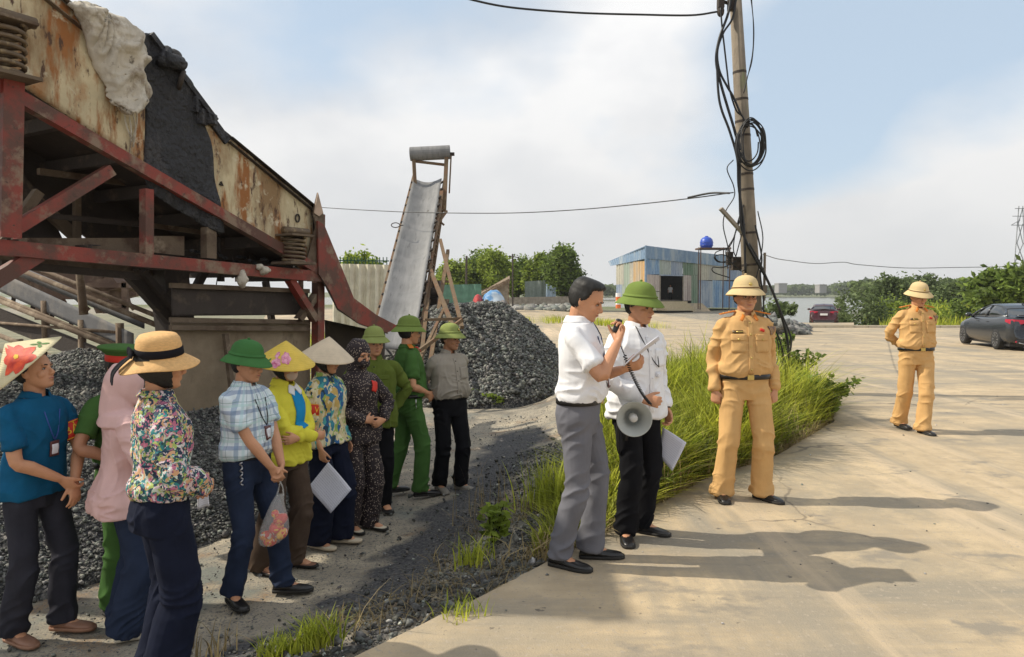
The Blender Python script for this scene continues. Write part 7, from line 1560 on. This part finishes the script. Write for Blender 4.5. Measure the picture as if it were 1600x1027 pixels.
def thing_wheel(t, c, q):
    M_ = rotm('Y', 90); mb = MB(); mb.lathe([(.20, -.11), (.31, -.11), (.325, -.08), (.325, .08), (.31, .11), (.20, .11)], c, 32, M=M_); me = mb.mesh('tyre'); me.materials.append(M_TYRE); me.polygons.foreach_set('use_smooth', [True] * len(me.polygons)); o = bpy.data.objects.new('wheel', me); COL.objects.link(o); o.parent = t
    mb = MB(); mb.lathe([(.001, .10), (.04, .10), (.05, .085), (.06, .085)], c, 20, M=rotm('Y', 90 * q)); mb.lathe([(.205, .06), (.215, .115), (.225, .115), (.225, .05)], c, 32, M=rotm('Y', 90 * q))
    for i in range(10): a = i * .6283; mb.beam(c + np.array((q * .09, .05 * math.cos(a), .05 * math.sin(a))), c + np.array((q * .10, .21 * math.cos(a), .21 * math.sin(a))), .035, .02)
    me = mb.mesh('rim'); me.materials.append(M_RIM); r_ = bpy.data.objects.new('rim', me); COL.objects.link(r_); r_.parent = o
    mb = MB(); mb.tube([c - np.array((q * .05, 0, 0)), c + np.array((q * .03, 0, 0))], .20, 20); me = mb.mesh('brake_disc'); me.materials.append(M_PLASTIC); r_ = bpy.data.objects.new('brake_disc', me); COL.objects.link(r_); r_.parent = o
    mb = MB(); mb.tube([c - np.array((q * .02, 0, 0)), c + np.array((q * .105, 0, 0))], .352, 28); me = mb.mesh('wheel_arch'); me.materials.append(M_PLASTIC)
    return o
M_PBLK = pm('black_car_paint', (.016, .020, .026), .22, .05, bump=0, spec=.8); M_PRED = pm('wine_red_paint', (.045, .010, .014), .25, .05, bump=0, spec=.8)
g = gp(1592, 546, -.11); car('black sedan parked at the right edge, seen from behind', (g.x + .42, g.y + 1.1, gz1(g.x, g.y) + .015), R(180 - 13), M_PBLK)
g = at(1287, 506, 51); mb = MB(); mb.grid(np.array([[(y * q_, y, z) for q_ in (.385, .465)] for y, z in ((41.7, -.275), (46, -.35), (49, -.44), (54, -.62), (66, -2.4))])); tag(mb.build('boat_ramp', [M_CONC], solid=.3), kind='structure'); car('wine red sedan seen from behind going down to the river', (g.x, 51, -.49 + .0), R(180 - 23), M_PRED)

# ------------------------------------------------------------------ things people hold
def held(name, mb, mat, label, cat, smooth=False, origin=None, solid=0): return tag(mb.build(name, mat if isinstance(mat, list) else [mat], None, origin, smooth=smooth, solid=solid), label, cat)
def paperm(name, lines=True):
    m, nt, b = _new(name); N, L = nt.nodes, nt.links; tc = N.new('ShaderNodeTexCoord'); mp = N.new('ShaderNodeMapping'); L.new(tc.outputs['UV'], mp.inputs[0]); sp = N.new('ShaderNodeSeparateXYZ'); L.new(mp.outputs[0], sp.inputs[0])
    n = N.new('ShaderNodeTexNoise'); n.inputs['Scale'].default_value = 60; L.new(mp.outputs[0], n.inputs[0]); f = N.new('ShaderNodeMath'); f.operation = 'FRACT'; mu = N.new('ShaderNodeMath'); mu.operation = 'MULTIPLY'; mu.inputs[1].default_value = 15; L.new(sp.outputs[1], mu.inputs[0]); L.new(mu.outputs[0], f.inputs[0])
    g_ = N.new('ShaderNodeMath'); g_.operation = 'GREATER_THAN'; g_.inputs[1].default_value = .62; L.new(f.outputs[0], g_.inputs[0]); h = N.new('ShaderNodeMath'); h.operation = 'GREATER_THAN'; h.inputs[1].default_value = .50; L.new(n.outputs[0], h.inputs[0]); k = N.new('ShaderNodeMath'); k.operation = 'MULTIPLY'; L.new(g_.outputs[0], k.inputs[0]); L.new(h.outputs[0], k.inputs[1])
    mx = N.new('ShaderNodeMix'); mx.data_type = 'RGBA'; mx.inputs[6].default_value = (.72, .73, .82, 1); mx.inputs[7].default_value = (.50, .50, .58, 1); L.new(k.outputs[0], mx.inputs[0]); L.new(mx.outputs[2], b.inputs['Base Color']); b.inputs['Roughness'].default_value = .8; return m
M_PRINT = paperm('printed_paper')
def sheet4(corners, label, bulge=.02, sheets=1, name='paper_sheet'):
    a, b, c, d = [np.array(p) for p in corners]; n = nrm(np.cross(b - a, d - a)); k = 9; G = np.array([[(a * (1 - u) + b * u) * (1 - v) + (d * (1 - u) + c * u) * v + n * bulge * (math.sin(u * 3.1) * .8 + math.sin(v * 3 + u) * .5) for u in np.linspace(0, 1, k)] for v in np.linspace(0, 1, k)])
    mb = MB(); mb.grid(G); me = mb.mesh(name); uv = me.uv_layers.new(name='UVMap'); 
    for lp in me.loops: i = lp.vertex_index; uv.data[lp.index].uv = ((i % k) / (k - 1), (i // k) / (k - 1))
    o = link(name, me, [M_PRINT], origin=G[0, 0], smooth=True); md = o.modifiers.new('s', 'SOLIDIFY'); md.thickness = .002 * sheets; return tag(o, label, 'paper')
# paper of the leaf print woman
w = PAPP.world(PAPP.arm[-1]['W']); Yp = w.y - .02
sheet4([at(513, 722, Yp - .02), at(549, 765, Yp - .10), at(517, 802, Yp - .10), at(481, 762, Yp + .02)], 'printed sheet hanging from the hand of the woman in the leaf print shirt', .006)
# papers of the helmeted man in white
w = HORNP.world(HORNP.arm[1]['W']); Yp = w.y
sheet4([at(1036, 668, Yp), at(1072, 692, Yp - .12), at(1051, 736, Yp - .10), at(1028, 712, Yp)], 'sheaf of printed papers held low by the man in the white shirt', .010, 3)
# speech sheet
Lw = MICP.arm[1]['W'] + nrm(MICP.arm[1]['d']) * .08; c_ = MICP.world(Lw); ax1 = (at(1030, 527, c_.y) - at(975, 572, c_.y)); m_ = at(1002, 550, c_.y - .02); ax2 = (m_ - Vector((0, 0, CH))).normalized() * .20 + Vector((.006, 0, -.012)); sheet4([m_ - ax1 / 2 - ax2 / 2, m_ + ax1 / 2 - ax2 / 2, m_ + ax1 / 2 + ax2 / 2, m_ - ax1 / 2 + ax2 / 2], 'folded white sheet the bareheaded speaker is reading from', .008, 3)
# sheet in the straw hat woman's hands
c_ = STRAWP.world(STRAWP.arm[1]['W'] + np.array((-.02, -.04, -.04))); sheet4([c_ + Vector((-.02, .02, .03)), c_ + Vector((.015, .05, .05)), c_ + Vector((.0, .10, -.11)), c_ + Vector((-.04, .06, -.12))], 'folded paper in the hand of the woman in the straw hat', .01, 3)
# microphone and coiled cord
Wm = MICP.arm[-1]; hc = Wm['W'] + nrm(Wm['d']) * .085 + np.array((.010, .022, .0)); mk = thing('hand_microphone', MICP.world(hc), 'black hand microphone with coiled cord held to the speaker\'s mouth', 'microphone')
c_ = MICP.world(hc); mb = MB(); mb.box(c_ + Vector((.0, 0, .01)), (.035, .05, .085), M=rotm('Y', 20)); mb.build('microphone_body', [M_PLASTIC], mk, bevel=.01); mb = MB(); mb.lathe([(.001, .004), (.018, .003), (.02, 0)], c_ + Vector((.02, 0, .02)), 14, M=rotm('Y', 70)); mb.build('grille', [M_RIM], mk)
hp = HORNP.world(HORNP.arm[-1]['W'] + nrm(HORNP.arm[-1]['d']) * .08); s0 = c_ - Vector((0, 0, .05)); e0 = Vector(hp) + Vector((-.03, -.02, -.02)); P = []
for t in np.linspace(0, 1, 420): b_ = s0.lerp(e0, t) + Vector((.0, -.05 * math.sin(t * math.pi), -.06 * math.sin(t * math.pi))); a = t * 2 * math.pi * 38; r_ = .010 if .18 < t < .95 else .001; P.append(b_ + Vector((math.cos(a) * r_, math.sin(a) * r_, 0)))
mb = MB(); mb.tube(P, .0032, 5); mb.build('coiled_cord', [M_CABLE], mk, smooth=True)
# megaphone
M_HORN = pm('grey_plastic_horn', (.42, .44, .42), .45, .05, bump=.03); hn = thing('megaphone', hp, 'grey megaphone held by the man in the white shirt, horn facing the camera', 'megaphone')
mc = at(991, 655, hp.y - .12); axis = (Vector((0, 0, CH)) - mc); axis.z = 0; axis = (axis.normalized() + Vector((.10, 0, .02))).normalized(); Mz = np.array(axis.to_track_quat('Z', 'Y').to_matrix())
mb = MB(); mb.lathe([(.045, -.20), (.05, -.16), (.055, -.10), (.068, -.05), (.090, -.015), (.108, 0), (.111, .003), (.109, .006), (.104, .002), (.086, -.012), (.064, -.045), (.05, -.09), (.04, -.13), (.001, -.135)], mc, 44, M=Mz); mb.build('horn', [M_HORN], hn, smooth=True)
mb = MB(); mb.lathe([(.001, .005), (.020, .003), (.026, -.01), (.028, -.06), (.02, -.12)], mc - axis * .02, 24, M=Mz); mb.build('driver', [pm('driver_white', (.6, .6, .58), .4)], hn, smooth=True)
mb = MB(); mb.lathe([(.001, -.30), (.045, -.295), (.058, -.28), (.058, -.20), (.046, -.19)], mc, 24, M=Mz); mb.build('amplifier', [M_PLASTIC], hn, smooth=True)
mb = MB(); q_ = mc - axis * .20; mb.tube([q_ + Vector((-.02, 0, -.05)), q_ + Vector((-.035, 0, -.17))], .018, 10); mb.build('grip', [M_PLASTIC], hn, smooth=True); mb = MB(); mb.tube([q_ + Vector((-.05, 0, .04)), q_ + Vector((-.085, -.01, -.05)), q_ + Vector((-.085, 0, -.20)), q_ + Vector((-.07, .02, -.26))], .010, 6, smooth=4); mb.build('strap', [M_CABLE], hn, smooth=True)
# plastic bag
bw = BAGP.world((BAGP.arm[-1]['W'] + BAGP.arm[1]['W']) / 2 + np.array((0, -.03, -.07))); Yb = bw.y - .02; bg = thing('plastic_bag', at(428, 852, Yb), 'thin translucent shopping bag of red and orange packets held by the plaid shirt man', 'bag')
mb = MB(); rr = []
for py, x0, x1 in ((772, 432, 444), (785, 424, 444), (798, 418, 447), (812, 412, 451), (826, 407, 452), (838, 404, 447), (848, 404, 436), (853, 408, 426)):
    a, b = at(x0, py, Yb), at(x1, py, Yb); c = (a + b) / 2; r_ = (b - a).length / 2; an = np.linspace(0, 2 * np.pi, 28, endpoint=False); rr.append(np.stack([c.x + r_ * np.cos(an), c.y + r_ * .55 * np.sin(an) * (1 + .15 * np.sin(an * 5 + py)), np.full(28, c.z)], 1))
mb.loft(rr, cap=False); mfilm, nt, b_ = _new('bag_film'); b_.inputs['Base Color'].default_value = (.85, .85, .82, 1); b_.inputs['Roughness'].default_value = .25; b_.inputs['Alpha'].default_value = .22; mb.build('film', [mfilm], bg, smooth=True)
for q in (-1, 1): mb = MB(); mb.tube([at(438 + q * 5, 774, Yb), at(439 + q * 3, 762, Yb), at(438, 752, Yb)], [.006, .004, .004], 6); mb.build('handle', [mfilm], bg)
M_PACK = cells('snack_packets', [(.65, .05, .02), (.75, .28, .02), (.70, .05, .03), (.80, .45, .05), (.65, .04, .02), (.75, .65, .55)], 24, .35, .5, .01, edge=.3)
rs = np.random.RandomState(9)
for px, py, s_ in ((432, 824, .055), (418, 838, .050), (438, 812, .05), (422, 846, .045), (440, 834, .045), (430, 803, .035)): mb = MB(); mb.ell(at(px, py, Yb), (s_, s_ * .6, s_ * .75), M=rotm('Y', rs.uniform(-50, 50)) @ rotm('Z', rs.uniform(0, 90)), seg=12); mb.build('packet', [M_PACK], bg, smooth=True)
# ------------------------------------------------------------------ haze: one even box of air
mb = MB(); mb.box((0, 330, 12), (1900, 1500, 48)); hz = mb.build('haze', []); hm = bpy.data.materials.new('haze_air'); hm.use_nodes = True; nt = hm.node_tree; nt.nodes.clear()
o_ = nt.nodes.new('ShaderNodeOutputMaterial'); v_ = nt.nodes.new('ShaderNodeVolumePrincipled'); v_.inputs['Color'].default_value = (.86, .89, .92, 1); v_.inputs['Density'].default_value = .0003; v_.inputs['Anisotropy'].default_value = .2; nt.links.new(v_.outputs[0], o_.inputs['Volume'])
hz.data.materials.append(hm); tag(hz, kind='stuff')
